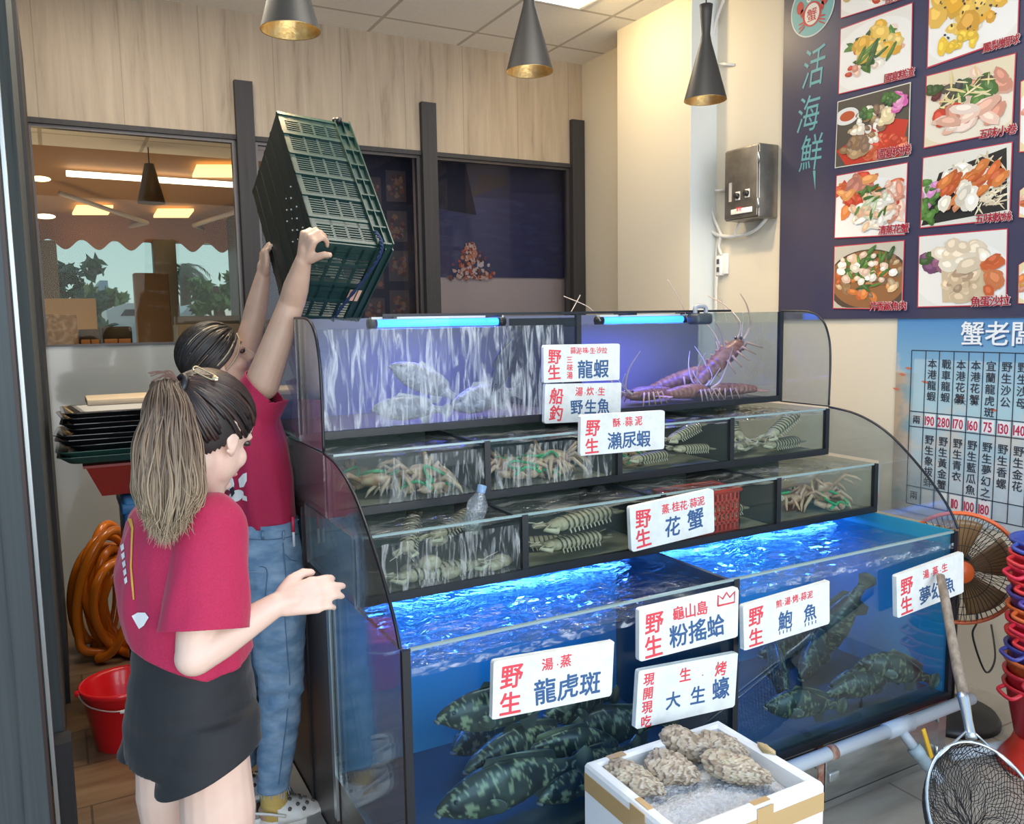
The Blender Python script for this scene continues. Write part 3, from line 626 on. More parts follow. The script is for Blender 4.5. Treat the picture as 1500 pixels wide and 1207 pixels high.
# drain pipe with valve
m_pvc = mat('grey_pvc', (.42, .47, .52), .35)
pp = thing('drain_pipe', 'grey plastic drain pipe with a yellow handled valve below the front tank', 'pipe', (.7, 1.69, .235))
MB().tube([(.70, 1.695, .232), (2.74, 1.695, .246)], .021, 16).build('pipe', m_pvc, pp)
j = atY(1318, 1062, 1.69)
MB().tube([(j.x-.06, 1.695, .2415), (j.x+.06, 1.695, .2425)], .026, 16).build('tee', m_pvc, pp)
e1 = Vector((j.x, 1.695, .242)); dn = Vector((.32, -.55, -.77)).normalized()
MB().tube([e1, e1+dn*.085], .017, 14).build('spout', m_pvc, pp)
MB().tube([e1+dn*.075, e1+dn*.105, e1+dn*.106, e1+dn*.145], [.024, .024, .021, .021], 14).build('valve_body', mat('blue_grey_pvc', (.36, .46, .52), .35), pp)
MB().tube([e1+dn*.145, e1+dn*.20], .019, 14).build('nozzle', m_pvc, pp)
h0 = e1+dn*.10+Vector((.02, -.022, .02))
MB().rbox((-.008, -.004, -.03), (.008, .004, .075), .003, rot=Matrix.Translation(h0) @ Matrix.Rotation(R(-16), 4, 'Y') @ Matrix.Rotation(R(-8), 4, 'X')).build('handle', mat('yellow_handle', (.75, .42, .02), .35), pp)
MB().tube([(2.018, 1.695, .241), (2.046, 1.695, .2412)], .0235, 16).build('strap', mat('rust', (.2, .06, .03), .8), pp)
fp = tag(MB().tube([(2.70, 1.74, .025), (3.0, 1.66, .025), (3.34, 1.50, .025)], .022, 12).build('floor_pipe', m_pvc), 'grey plastic pipe lying on the floor in front of the fan base', 'pipe')
# ================================================================== SEAFOOD
def fish_mesh(L, seed, c1, c2, c3):
    m = MB(); n = 32; prof_h = [(0, .02), (.04, .055), (.12, .10), (.25, .15), (.4, .165), (.55, .145), (.7, .10), (.82, .055), (.9, .045), (.93, .05)]
    prof_w = [(0, .015), (.08, .06), (.25, .085), (.45, .08), (.7, .045), (.9, .015), (.93, .012)]
    rings = []; cols = []
    def cc(p):
        q = p*(9.5/L) + Vector((seed*5, 0, 0)); a = noise.noise(q)+.5*noise.noise(q*2.3)
        r_ = abs(a); k = 1 if r_ < .085 else 0
        base = Vector(c1).lerp(Vector(c2), max(0, min(1, .5+a)))
        return tuple(Vector(c3) if k else base)
    N = 90
    for i in range(N):
        x = .93*i/(N-1); hh = interp(prof_h, x); ww = interp(prof_w, x); zc = .02*sin(x*3)
        ring = []
        for k in range(n):
            A = 2*pi*k/n; ring.append(Vector((x*L, ww*cos(A)*L*abs(cos(A))**.1, (zc+hh*sin(A))*L)))
        rings.append(ring)
    vs = [p for r_ in rings for p in r_]
    m.loft(rings, True, [cc(p) for p in vs])
    return m, cc
def make_fish(L, seed, c1, c2, c3, label, group, cat='fish', nm='grouper'):
    t = thing(nm, label, cat, (0, 0, 0), group); mm = colmat('fish_skin', .35, coat=.3)
    m, cc = fish_mesh(L, seed, c1, c2, c3); m.build('body', mm, t)
    def fin(name, pts):
        q = MB(); P = [Vector(p)*L for p in pts]; q.prism([P[0]]+P[1:], (0, 1, 0), .004*L); q.v = [(x, y-.002*L, z) for x, y, z in q.v]; q.c = [cc(Vector(v)) for v in q.v]; return q.build(name, mm, t)
    fin('tail_fin', [(.90, 0, .04), (1.0, 0, .10), (1.05, 0, .06), (1.06, 0, 0), (1.05, 0, -.06), (1.0, 0, -.10), (.90, 0, -.04)])
    fin('dorsal_fin', [(.28, 0, .14), (.34, 0, .22), (.42, 0, .21), (.52, 0, .20), (.66, 0, .18), (.78, 0, .14), (.80, 0, .07), (.5, 0, .12)])
    fin('anal_fin', [(.62, 0, -.10), (.68, 0, -.18), (.76, 0, -.16), (.78, 0, -.05)])
    for s in (-1, 1):
        q = MB(); q.ell((.33*L, s*.10*L, -.03*L), (.075*L, .006*L, .05*L), rot=Matrix.Rotation(s*.5, 3, 'Z')); q.c = [cc(Vector(v)) for v in q.v]; q.build('pectoral_fin', mm, t)
        e_ = MB().ell((.105*L, s*.048*L, .045*L), .016*L, nu=10, nv=6).build('eye', mat('fish_eye', (.01, .01, .01), .1, coat=.6), t)
    MB().tube([(.01*L, -.03*L, -.03*L), (-.012*L, 0, -.022*L), (.01*L, .03*L, -.03*L)], .012*L, 8).build('mouth', mat('fish_lip', (.22, .18, .15), .4), t)
    return t
def place(t, loc, yaw=0, pitch=0, roll=0, sc=1):
    t.rotation_euler = (R(roll), R(pitch), R(yaw)); t.location = loc; t.scale = (sc, sc, sc); return t
GC = ((.018, .018, .016), (.07, .065, .045), (.34, .31, .17))
F0 = make_fish(.36, 1, *GC, 'x', 'groupers in the big front tank'); first = [F0]
def fish(src, loc, yaw, pitch, sc, label, group=None):
    t = src if src in first else copy_tree(src)
    if src in first: first.remove(src)
    t['label'] = label
    if group: t['group'] = group
    place(t, loc, yaw, pitch, 0, sc); x = loc[0]
    if loc[2] < .9: fit_in(t, (X0+.025 if x < 1.672 else 1.69, 1.765, .272), (1.655 if x < 1.672 else X1-.025, 2.31, .775))
    else: fit_in(t, (X0+.02, 2.575, 1.252), (1.65, 3.05, 1.565))
    return t
Gp = [((640, 1052), 1.84, -6, 4, 1.0, 'mottled grouper facing the side glass, just under the tiger grouper sign'),
      ((682, 1128), 1.90, 8, 2, 1.1, 'mottled grouper swimming level in the middle of the front tank'),
      ((640, 1188), 1.84, -4, -4, 1.2, 'lowest grouper in the bottom corner of the front tank'),
      ((800, 1045), 1.98, 20, 12, 1.0, 'grouper behind the tiger grouper sign, nose upward'),
      ((905, 1090), 1.88, 175, -8, .95, 'grouper tail first beside the styrofoam box, below the oyster sign'),
      ((790, 1190), 1.82, 10, -3, 1.05, 'grouper hugging the tank bottom next to the styrofoam box'),
      ((660, 1110), 2.12, 30, 5, 1.1, 'dim grouper deep in the front tank behind the others'),
      ((870, 1160), 2.05, -12, 0, 1.1, 'dim grouper deep in the front tank behind the styrofoam box')]
for (px, Y, yw, pt_, s, l) in Gp:
    fish(F0, atY(*px, Y), yw, pt_, s, l, 'groupers in the big front tank')
F1 = make_fish(.34, 6, (.012, .013, .013), (.05, .055, .045), (.20, .20, .10), 'x', 'dark fish in the abalone compartment'); first.append(F1)
for (px, Y, yw, pt_, s, l) in [((1150, 1060), 1.95, 60, -35, 1.0, 'dark fish standing nose down near the divider under the abalone sign'),
      ((1190, 1010), 2.15, -40, -60, 1.1, 'dark blurred fish upright behind the abalone sign corner'),
      ((1215, 1045), 1.88, -8, 4, .9, 'dark fish lying on the tank bottom above the grey pipe'),
      ((1262, 985), 2.05, 20, -20, 1.2, 'large dark fish in the middle of the abalone compartment'),
      ((1330, 985), 1.84, -15, 20, .95, 'dark yellow-veined fish by the net handle'),
      ((1300, 1010), 1.82, 170, 5, .85, 'small dark fish at the tank bottom left of the net handle'),
      ((1120, 1085), 1.85, -10, 10, .9, 'dark fish at the tank bottom next to the styrofoam box corner'),
      ((1290, 930), 2.2, 5, 0, 1.2, 'blurred dark fish high at the back below the dream fish sign')]:
    fish(F1, atY(*px, Y), yw, pt_, s, l, 'dark fish in the abalone compartment')
F2 = make_fish(.26, 11, (.30, .27, .25), (.45, .42, .38), (.62, .58, .5), 'x', None, nm='fish'); first.append(F2)
for (px, Y, yw, pt_, s, l) in [((572, 535), 2.68, 0, 28, 1.1, 'pale mottled fish slanting down behind the falling water'),
      ((545, 600), 2.66, -10, 4, 1.0, 'pale fish low behind the falling water near the side panel'),
      ((660, 595), 2.66, 8, -6, 1.2, 'pale fish resting on the floor of the top tank')]:
    fish(F2, atY(*px, Y), yw, pt_, s, l, 'pale fish in the top tank')
F3 = make_fish(.24, 13, (.03, .03, .05), (.05, .05, .07), (.06, .06, .08), 'x', None, nm='fish'); first.append(F3)
fish(F3, atY(722, 548, 2.66), 10, -60, 1, 'dark fish hanging nose up left of the lobster sign')
# --- spiny lobsters
def make_lobster():
    t = thing('spiny_lobster', 'x', 'lobster'); mm = colmat('shell_skin', .4, coat=.2)
    L = .26; c = lambda x, A: tuple(Vector((.16, .045, .028)).lerp(Vector((.42, .19, .11)), max(0, min(1, .5+.9*noise.noise(Vector((x*90, A*2, 3)))))))
    def body(x0, x1, pr, seg=0):
        rings = []; cols = []; N = 34; n = 16
        for i in range(N):
            u = i/(N-1); x = x0+(x1-x0)*u; r_ = interp(pr, u)*(1+(.10*abs(sin(seg*pi*u)) if seg else 0)) ; ring = []
            for k in range(n):
                A = 2*pi*k/n; spike = 1 + .06*noise.noise(Vector((x*160, A*6, 1))); ring.append(Vector((x, r_*1.05*cos(A)*spike, r_*(.9*sin(A) if sin(A) > 0 else .6*sin(A))*spike + .035))); cols.append(c(x, A))
            rings.append(ring)
        return MB().loft(rings, True, cols)
    body(0, .12, [(0, .012), (.2, .030), (.6, .040), (1, .038)]).build('carapace', mm, t)
    body(.115, .25, [(0, .037), (.5, .032), (1, .020)], 6).build('tail', mm, t)
    tf = MB()
    for k in range(-2, 3): tf.ell((.275, k*.018, .03), (.03, .012, .004), rot=Matrix.Rotation(k*.25, 3, 'Z'), nu=10, nv=6)
    tf.c = [(.5, .25, .18)]*len(tf.v); tf.build('tail_fan', mm, t)
    for s in (-1, 1):
        an = spline([(0, s*.018, .045), (-.05, s*.03, .075), (-.06, s*.06, .15), (-.04, s*.10, .22)], 8)
        m = MB(); m.tube(an, [.0055*(1-.8*i/len(an)) for i in range(len(an))], 8, col=(.66, .48, .38)); m.build('antenna', mm, t)
        m = MB(); m.tube(spline([(0, s*.008, .05), (-.04, s*.006, .09), (-.05, s*.03, .13)], 6), .0015, 6, col=(.8, .7, .6)); m.build('antennule', mm, t)
        MB().ell((.004, s*.016, .055), .006, nu=8, nv=6).build('eye', mat('fish_eye', (.01, .01, .01), .1), t)
        for k in range(5):
            x = .03+k*.02; A = -.5+k*.28
            m = MB(); m.tube([(x, s*.03, .025), (x+.02*sin(A), s*.065, .05), (x+.06*sin(A)-.01, s*.085, .002)], [.006, .005, .002], 7, col=(.50, .30, .19)); m.build('leg', mm, t)
    return t
LB = make_lobster(); LB['group'] = 'lobsters in the top tank'
for i, (px, Y, yw, pt_, s, l) in enumerate([((925, 588), 2.66, 10, 0, 1.0, 'spiny lobster facing the lobster sign on the tank floor, antennae raised'),
      ((1045, 585), 2.64, 190, 0, 1.0, 'spiny lobster in the middle of the tank floor, head turned away from the sign'),
      ((1048, 560), 2.78, 150, 18, 1.15, 'spiny lobster climbing up behind the two on the tank floor'),
      ((1125, 510), 2.72, 172, 38, 1.2, 'large spiny lobster hanging head up at the end glass of the top tank'),
      ((1090, 585), 2.68, -20, 0, .9, 'spiny lobster lying under the large one at the end glass')]):
    t = LB if i == 0 else copy_tree(LB); t['label'] = l; p = atY(*px, Y); p.z = max(p.z-.03, 1.249) if pt_ == 0 else p.z
    place(t, p, yw, pt_, 0, s); fit_in(t, (1.68, 2.572, 1.249), (X1-.015, 3.06, 1.70))
for i, (pts, l) in enumerate([([(880, 470), (862, 450), (826, 434)], 'thin pale feeler poking over the rim above the lobster sign, leaning to the women'),
      ([(836, 458), (846, 440), (850, 432)], 'thin pale feeler poking over the rim beside the dark post'),
      ([(1008, 470), (996, 440), (978, 410)], 'long curved brown feeler rising over the rim left of the clamp'),
      ([(1065, 473), (1060, 450), (1056, 436)], 'short brown feeler rising over the rim right of the clamp')]):
    tag(MB().tube(spline([atY(x, y, 2.7) for x, y in pts], 6), .0018, 6).build('lobster_feeler', mat('feeler', (.62, .5, .42), .5)), l, 'feeler', 'lobster feelers over the rim')
# --- mantis shrimps
def make_mantis():
    t = thing('mantis_shrimp', 'x', 'shrimp'); mm = colmat('shell_skin', .4, coat=.2)
    rings = []; cols = []; N = 78; n = 12
    for i in range(N):
        u = i/(N-1); x = .17*u; s = (u*13) % 1; r_ = interp([(0, .008), (.1, .014), (.3, .017), (.8, .0185), (.95, .017), (1, .006)], u)*(1+.10*sin(pi*s)); ring = []
        band = u > .22 and s < .36
        for k in range(n):
            A = 2*pi*k/n; ring.append(Vector((x, r_*1.25*cos(A), .017+r_*.85*sin(A)))); cols.append((.035, .035, .03) if band else tuple(Vector((.58, .50, .36))*(.8+.3*noise.noise(Vector((x*80, A, 0))))))
        rings.append(ring)
    MB().loft(rings, True, cols).build('body', mm, t)
    q = MB()
    for k in (-1, 0, 1): q.ell((.182, k*.014, .014), (.018, .009, .004), rot=Matrix.Rotation(k*.35, 3, 'Z'), nu=8, nv=5)
    q.c = [(.22, .2, .14)]*len(q.v); q.build('tail_fan', mm, t)
    q = MB()
    for k in range(11):
        for s in (-1, 1): x = .045+k*.011; q.tube([(x, s*.014, .012), (x-.004, s*.026, .001)], [.0026, .0014], 5, col=(.62, .58, .48))
    q.build('legs', mm, t)
    for s in (-1, 1):
        m = MB(); m.tube([(.02, s*.012, .016), (.0, s*.03, .014), (-.022, s*.018, .02), (-.002, s*.012, .026)], [.004, .006, .005, .002], 7, col=(.6, .55, .42)); m.build('claw', mm, t)
        m = MB(); m.tube(spline([(0, s*.006, .02), (-.03, s*.014, .03), (-.06, s*.03, .035)], 4), .0012, 5, col=(.6, .5, .4)); m.build('antenna', mm, t)
    return t
def cell(t):
    x, z = t.location.x, t.location.z; xs = XD; k = max(i for i in range(4) if x >= xs[i]-.02 or i == 0)
    if z > 1.04: fit_in(t, (xs[k]+.022, 2.322, 1.054), (xs[k+1]-.022, 2.78, 1.212))
    else: fit_in(t, (xs[k]+.022, 2.09, .864), (xs[k+1]-.022, 2.54, 1.024))
MS = make_mantis(); k0 = 0; random.seed(31)
def mantis(px, Y, yaw, pitch, z0, label, sc=1.0, roll=0, group='banded mantis shrimps in the tanks'):
    global k0
    t = MS if k0 == 0 else copy_tree(MS); k0 += 1; t['label'] = label; t['group'] = group
    p = atY(*px, Y); p.z = max(p.z, z0)
    place(t, p, yaw, pitch, roll, sc); cell(t)
Z2, Z3 = 1.055, .866
for a in [((925, 682), 2.36, 10, 0, 'banded shrimp low in the second tank just past the mantis shrimp sign', 1.1), ((982, 652), 2.37, 15, -12, 'banded shrimp swimming mid-water below the second-tank clip', 1.1), ((1045, 668), 2.42, 170, 10, 'pale banded shrimp against the divider in the second tank', 1.0),
          ((1130, 640), 2.37, 12, -22, 'banded shrimp highest in the end compartment of the second tank', 1.25), ((1078, 665), 2.36, 30, 0, 'banded shrimp on the floor at the near end of the end compartment', 1.1), ((1140, 658), 2.38, 8, 0, 'yellowish banded shrimp on the floor of the end compartment', 1.25), ((1085, 640), 2.45, 75, -30, 'pale banded shrimp standing behind in the end compartment', 1.1), ((1010, 662), 2.36, 5, 4, 'banded shrimp level at mid depth right of the mantis shrimp sign', 1.0)]:
    mantis(a[0], a[1], a[2], a[3], Z2, a[4], a[5])
for a in [((600, 800), 2.14, 60, -20, 'banded shrimp nose down in the first compartment of the third tank', 1.1), ((585, 865), 2.12, 4, 0, 'banded shrimp on the floor by the side panel in the third tank', 1.3), ((680, 790), 2.2, 30, -10, 'banded shrimp below the plastic bottle in the third tank', 1.2), ((705, 850), 2.12, 170, 0, 'banded shrimp on the floor under the plastic bottle', 1.2),
          ((805, 785), 2.14, 8, -3, 'long banded shrimp across the second compartment of the third tank', 1.5), ((790, 815), 2.12, 5, 0, 'banded shrimp on the floor left of the flower crab sign', 1.3), ((860, 800), 2.2, 160, 0, 'banded shrimp behind, on the floor beside the flower crab sign', 1.2),
          ((1085, 760), 2.12, 15, 0, 'dark banded shrimp on the floor right of the red basket', 1.2), ((1110, 740), 2.16, 60, -20, 'banded shrimp leaning on the divider right of the red basket', 1.1)]:
    mantis(a[0], a[1], a[2], a[3], Z3, a[4], a[5])
# --- crabs tied with green cord
def make_crab():
    t = thing('crab', 'x', 'crab'); mm = colmat('shell_skin', .4, coat=.2)
    cc = lambda v: tuple(Vector((.42, .22, .14)).lerp(Vector((.70, .52, .38)), max(0, min(1, .5+noise.noise(Vector(v)*60)))))
    m = MB(); m.ell((0, 0, .03), (.042, .062, .02), nu=24, nv=12, fn=lambda d: 1+.06*sin(9*math.atan2(d.y, d.x))*abs(d.y)); m.c = [cc(v) for v in m.v]; m.build('carapace', mm, t)
    for s in (-1, 1):
        for k in range(4):
            a = R(62-k*38)
            q = [(.0+.02*sin(a), s*.045, .028), (.02+.055*sin(a), s*(.075+.012*cos(a)), .05), (.02+.085*sin(a), s*(.10+.01*k), .022), (.02+.10*sin(a), s*(.105+.012*k), .002)]
            m = MB(); m.tube(q, [.008, .0075, .006, .002], 7); m.c = [cc(v) for v in m.v]; m.build('leg', mm, t)
        m = MB(); m.tube([(-.02, s*.045, .028), (-.05, s*.075, .03), (-.075, s*.05, .028)], [.01, .012, .013], 8); m.ell((-.088, s*.03, .028), (.026, .014, .016), rot=Matrix.Rotation(s*.9, 3, 'Z'), nu=10, nv=8); m.tube([(-.10, s*.022, .03), (-.112, s*.004, .026)], [.006, .002], 6)
        m.c = [tuple(Vector(cc(v))*1.15) for v in m.v]; m.build('claw', mm, t)
        MB().ell((-.042, s*.012, .04), .005, nu=8, nv=5).build('eye', mat('fish_eye', (.01, .01, .01), .1), t)
    q = MB(); q.tube(spline([(-.11, -.03, .05), (-.06, -.045, .052), (-.0, 0, .058), (-.06, .045, .052), (-.11, .03, .05)], 6), .005, 7); q.tube(spline([(-.10, -.05, .03), (-.095, 0, .052), (-.10, .05, .03)], 6), .005, 7)
    q.build('cord', mat('green_cord', (.02, .42, .17), .4), t)
    return t
CR = make_crab(); k1 = 0
def crab(px, Y, yaw, roll, z0, label, sc=1., pitch=0):
    global k1
    t = CR if k1 == 0 else copy_tree(CR); k1 += 1; t['label'] = label; t['group'] = 'crabs tied with green cord'
    p = atY(*px, Y); p.z = max(p.z, z0); place(t, p, yaw, pitch, roll, sc); cell(t)
for a in [((560, 722), 2.40, 250, 10, 'pale crab beside the side panel in the second tank'), ((610, 728), 2.40, 300, 10, 'crab with bright green cord in the first compartment of the second tank'), ((655, 722), 2.39, 60, 0, 'crab in the first compartment of the second tank close to the divider'), ((585, 730), 2.52, 0, 0, 'crab at the back of the first compartment of the second tank'),
          ((740, 705), 2.40, 90, 0, 'crab just past the first divider of the second tank'), ((800, 697), 2.40, 240, 10, 'crab with long green cord left of the mantis shrimp sign'), ((850, 690), 2.40, 300, 0, 'reddish crab tied with green cord under the mantis shrimp sign'), ((775, 700), 2.53, 20, 0, 'crab at the back of the second compartment of the second tank')]:
    crab(a[0], a[1], a[2], 0, Z2, a[4], 1.0, -a[3])
for a in [((1170, 745), 2.17, 280, 10, 'crab by the divider in the end compartment of the third tank'), ((1200, 735), 2.2, 90, 20, 'crab in the middle of the end compartment of the third tank, legs forward'), ((1245, 720), 2.17, 270, 35, 'crab propped up at the end glass of the third tank, green cord on top'), ((1232, 742), 2.15, 250, 0, 'crab lowest at the end glass of the third tank')]:
    crab(a[0], a[1], a[2], 0, Z3, a[4], .95, -a[3])
for a in [((530, 735), 2.62, 30, 20, 'dim crab far back by the side panel in the second tank'), ((632, 718), 2.47, 120, 30, 'crab on top of the heap in the first compartment of the second tank'), ((676, 722), 2.55, 200, 15, 'crab at the back against the first divider of the second tank'), ((720, 712), 2.50, 150, 20, 'crab at the back just past the first divider of the second tank'), ((822, 690), 2.48, 45, 30, 'crab on top of the heap, second compartment of the second tank'), ((870, 690), 2.52, 100, 15, 'crab at the back under the mantis shrimp sign')]:
    crab(a[0], a[1], a[2], 0, Z2, a[4], .95, -a[3])
# --- pale shells in the first compartment of the third tank
def shell(px, Y, s, seed, label, z0=Z3):
    p = atY(*px, Y); random.seed(seed); p.z = max(p.z, z0+s*.6)
    m = MB(); m.ell((p.x, p.y, p.z), (s, s*.8, s*.62), nu=20, nv=14, fn=lambda d: 1+.12*noise.noise(d*3+Vector((seed, 0, 0)))+.04*sin(d.x*26))
    m.c = [tuple(Vector((.42, .33, .22)).lerp(Vector((.62, .55, .42)), max(0, min(1, .5+noise.noise(Vector(v)*70))))) for v in m.v]
    tag(m.build('clam', colmat('shell_skin', .4, coat=.2)), label, 'clam', 'clams in the third tank')
for i, a in enumerate([((630, 825), 2.14, .035, 'large pale clam in the middle of the first compartment, third tank'), ((660, 845), 2.12, .03, 'pale clam on the floor under the middle of the first compartment'), ((600, 840), 2.2, .03, 'clam behind the shrimp by the side panel'), ((735, 830), 2.14, .032, 'yellowish clam leaning on the first divider of the third tank'), ((725, 860), 2.12, .026, 'small clam at the foot of the first divider'), ((640, 790), 2.3, .035, 'dim clam at the back of the first compartment')]):
    shell(a[0], a[1], a[2], 40+i, a[3])
# --- bottle, clip, basket
pb = thing('plastic_bottle', 'clear plastic bottle standing in the third tank below the crab compartments', 'bottle', (.9, 2.12, .95))
p = atY(690, 778, 2.13); ax = Vector((.22, -.1, .9)).normalized()
g_bot = glassmat('bottle_plastic', (.9, .93, .95), .10, .05, haze=.08, hazecol=(.8, .85, .9), bump=((60, 60, 60), .5, .01))
MB().lathe([(.001, 0), (.028, 0), (.030, .03), (.027, .045), (.030, .06), (.030, .085), (.012, .115), (.011, .125)], 24, axis=ax, org=p).build('body', g_bot, pb)
MB().lathe([(.013, .118), (.013, .138), (.001, .139)], 20, axis=ax, org=p).build('neck', mat('bottle_neck', (.20, .32, .5), .2), pb)
bk = thing('basket', 'small red plastic basket in the third tank behind the flower crab sign', 'basket', (1.85, 2.2, .87))
m_redp = mat('red_plastic', (.62, .035, .02), .35)
a = atY(1066, 742, 2.16)
bm_ = MB(); xa, xb, ya, yb_ = a.x-.26, a.x, 2.10, 2.24
for i in range(4):
    z = .89+i*.035; bm_.rbox((xa, ya, z), (xb, ya+.006, z+.012), .002, seg=1); bm_.rbox((xa, yb_-.006, z), (xb, yb_, z+.012), .002, seg=1); bm_.rbox((xb-.006, ya, z), (xb, yb_, z+.012), .002, seg=1); bm_.rbox((xa, ya, z), (xa+.006, yb_, z+.012), .002, seg=1)
for k in range(14): x = xa+(xb-xa-.008)*k/13; bm_.box((x, ya, .87), (x+.008, ya+.005, 1.0)); bm_.box((x, yb_-.005, .87), (x+.008, yb_, 1.0))
for k in range(8): y = ya+(yb_-ya-.008)*k/7; bm_.box((xb-.005, y, .87), (xb, y+.008, 1.0))
bm_.build('lattice', m_redp, bk); MB().box((xa, ya, .866), (xb, yb_, .871)).build('bottom', m_redp, bk)
MB().tube([(xa, ya, 1.005), (xb, ya, 1.005), (xb, yb_, 1.005), (xa, yb_, 1.005)], .008, 8, closed=True).build('rim', m_redp, bk)
# ================================================================== HAND-WRITTEN FOAM SIGNS
m_foam = mat('sign_foam', (.76, .78, .76), .7, noise_=(25, (.66, .67, .62), .45, .75), bump=(90, .25, .004))
m_red = mat('red_marker', (.72, .055, .075), .6); m_blue = mat('blue_marker', (.035, .10, .24), .6)
def sign(label, tl, tr, bl, Y, red, blue, extra=None, thick=.016):
    a, b, c = atY(*tl, Y), atY(*tr, Y), atY(*bl, Y)
    ux = (b-a); w = ux.length; ux.normalize(); uy = (a-c); uy = (uy-ux*uy.dot(ux)); h = uy.length; uy.normalize(); nz = Vector((0, -1, 0))
    t = thing('price_sign', label, 'sign', (a+b)/2-uy*h, 'hand lettered white foam signs')
    bd = MB(); rr = min(w, h)*.06; poly = []; random.seed(len(label))
    for cx, cy, a0 in ((w-rr, h-rr, 0), (rr, h-rr, 90), (rr, rr, 180), (w-rr, rr, 270)):
        for k in range(5): A = R(a0+k*22.5); poly.append(c+ux*(cx+rr*cos(A)+random.uniform(-1, 1)*.0012)+uy*(cy+rr*sin(A)+random.uniform(-1, 1)*.0012))
    bd.prism(poly, (0, -1, 0), thick); bo = bd.build('board', m_foam, t)
    o = c + nz*(thick+.0006)
    for nm, m, items in (('red_lettering', m_red, red), ('blue_lettering', m_blue, blue)):
        q = MB()
        for s, u, v, sz, d in items:     # text, left u, baseline v (from bottom), size in heights, direction
            if d == 'v':
                for k, ch in enumerate(s): letters(q, ch, o+ux*(u*w)+uy*((v-k*sz*1.03)*h), ux, uy, sz*h*.98, .022, .07)
            else:
                ws = d if isinstance(d, float) else 1.
                x = u*w
                for ch in s:
                    if ch == '.': q.ell(o+ux*(x+sz*h*.12)+uy*((v+.05)*h), (.0022, .0006, .0022), nu=8, nv=4); x += sz*h*.3; continue
                    letters(q, ch, o+ux*x+uy*(v*h), ux, uy, sz*h*.98, .020, .07); x += sz*h*ws
        if extra and nm[:3] == extra[0]: extra[1](q, o, ux, uy, w, h)
        q.build(nm, m, t)
    return t
YS = '野生'
sign('foam sign reading lobster, upper of the stacked pair on the top tank', (794, 505), (905, 503), (793, 561), 2.535, [(YS, .05, .55, .42, 'v'), ('蒜泥.味.生.沙拉', .34, .76, .185, .9), ('三味湯', .29, .52, .2, 'v')], [('龍蝦', .43, .14, .52, .98)])
sign('foam sign reading boat caught wild fish, lower of the stacked pair on the top tank', (793, 562), (905, 560), (794, 620), 2.535, [('船釣', .05, .54, .42, 'v'), ('湯.炊.生', .38, .70, .24, 1.15)], [('野生魚', .33, .24, .40, 1.02)])
sign('foam sign reading mantis shrimp in blue, overlapping the stacked pair from below', (847, 608), (970, 601), (846, 667), 2.28, [(YS, .05, .52, .44, 'v'), ('酥.蒜泥', .37, .68, .25, 1.2)], [('瀨尿蝦', .31, .14, .47, .95)])
sign('weathered foam sign reading flower crab, before the red basket', (918, 741), (1040, 715), (921, 807), 2.048, [(YS, .05, .52, .44, 'v'), ('蒸.桂花.蒜泥', .36, .70, .23, .95)], [('花', .38, .18, .46, 1.), ('蟹', .66, .20, .50, 1.)])
def crown(q, o, ux, uy, w, h):
    pts = [(.78, .72), (.78, .93), (.83, .84), (.87, .95), (.905, .84), (.955, .93), (.955, .72), (.78, .72)]
    q.tube([o+ux*(a*w)+uy*(b*h) for a, b in pts], .0026, 6)
sign('foam sign reading clam under a drawn red crown, upper one over the divider', (930, 890), (1075, 858), (931, 967), 1.722, [(YS, .05, .52, .44, 'v'), ('龜山島', .32, .64, .30, .95)], [('粉搖蛤', .29, .15, .47, .98)], ('red', crown))
sign('foam sign reading raw oyster, right above the styrofoam box', (928, 980), (1074, 953), (925, 1065), 1.722, [('現開現吃', .05, .74, .235, 'v'), ('生', .40, .68, .27, 1.), ('.', .62, .66, .3, 1.), ('烤', .76, .66, .28, 1.)], [('大', .28, .24, .34, 1.), ('生', .52, .24, .36, 1.), ('蠔', .75, .24, .42, 1.)])
sign('largest foam sign reading tiger grouper, on the grouper compartment', (717, 965), (893, 936), (716, 1051), 1.722, [(YS, .05, .52, .44, 'v'), ('湯.蒸', .38, .70, .24, 1.2)], [('龍虎斑', .33, .14, .46, .98)])
def ticks(q, o, ux, uy, w, h):
    for c0 in (.40, .70):
        for k in range(4): q.box((-.0016, -.0004, -.005), (.0016, .0004, .005), rot=Matrix.Translation(o+ux*((c0+k*.042)*w)+uy*(.15*h)))
sign('foam sign reading abalone, at the near end of the right compartment', (1084, 884), (1210, 848), (1084, 951), 1.722, [(YS, .05, .52, .44, 'v'), ('煎.湯.烤.蒜泥', .36, .74, .19, 1.)], [('鮑', .38, .24, .44, 1.), ('魚', .68, .24, .42, 1.)], ('blu', ticks))
sign('foam sign reading dream fish, at the end of the tank behind the net handle', (1306, 842), (1404, 807), (1308, 904), 1.722, [(YS, .05, .52, .44, 'v'), ('湯.蒸.生', .38, .70, .23, 1.15)], [('夢幻魚', .32, .14, .44, .98)])

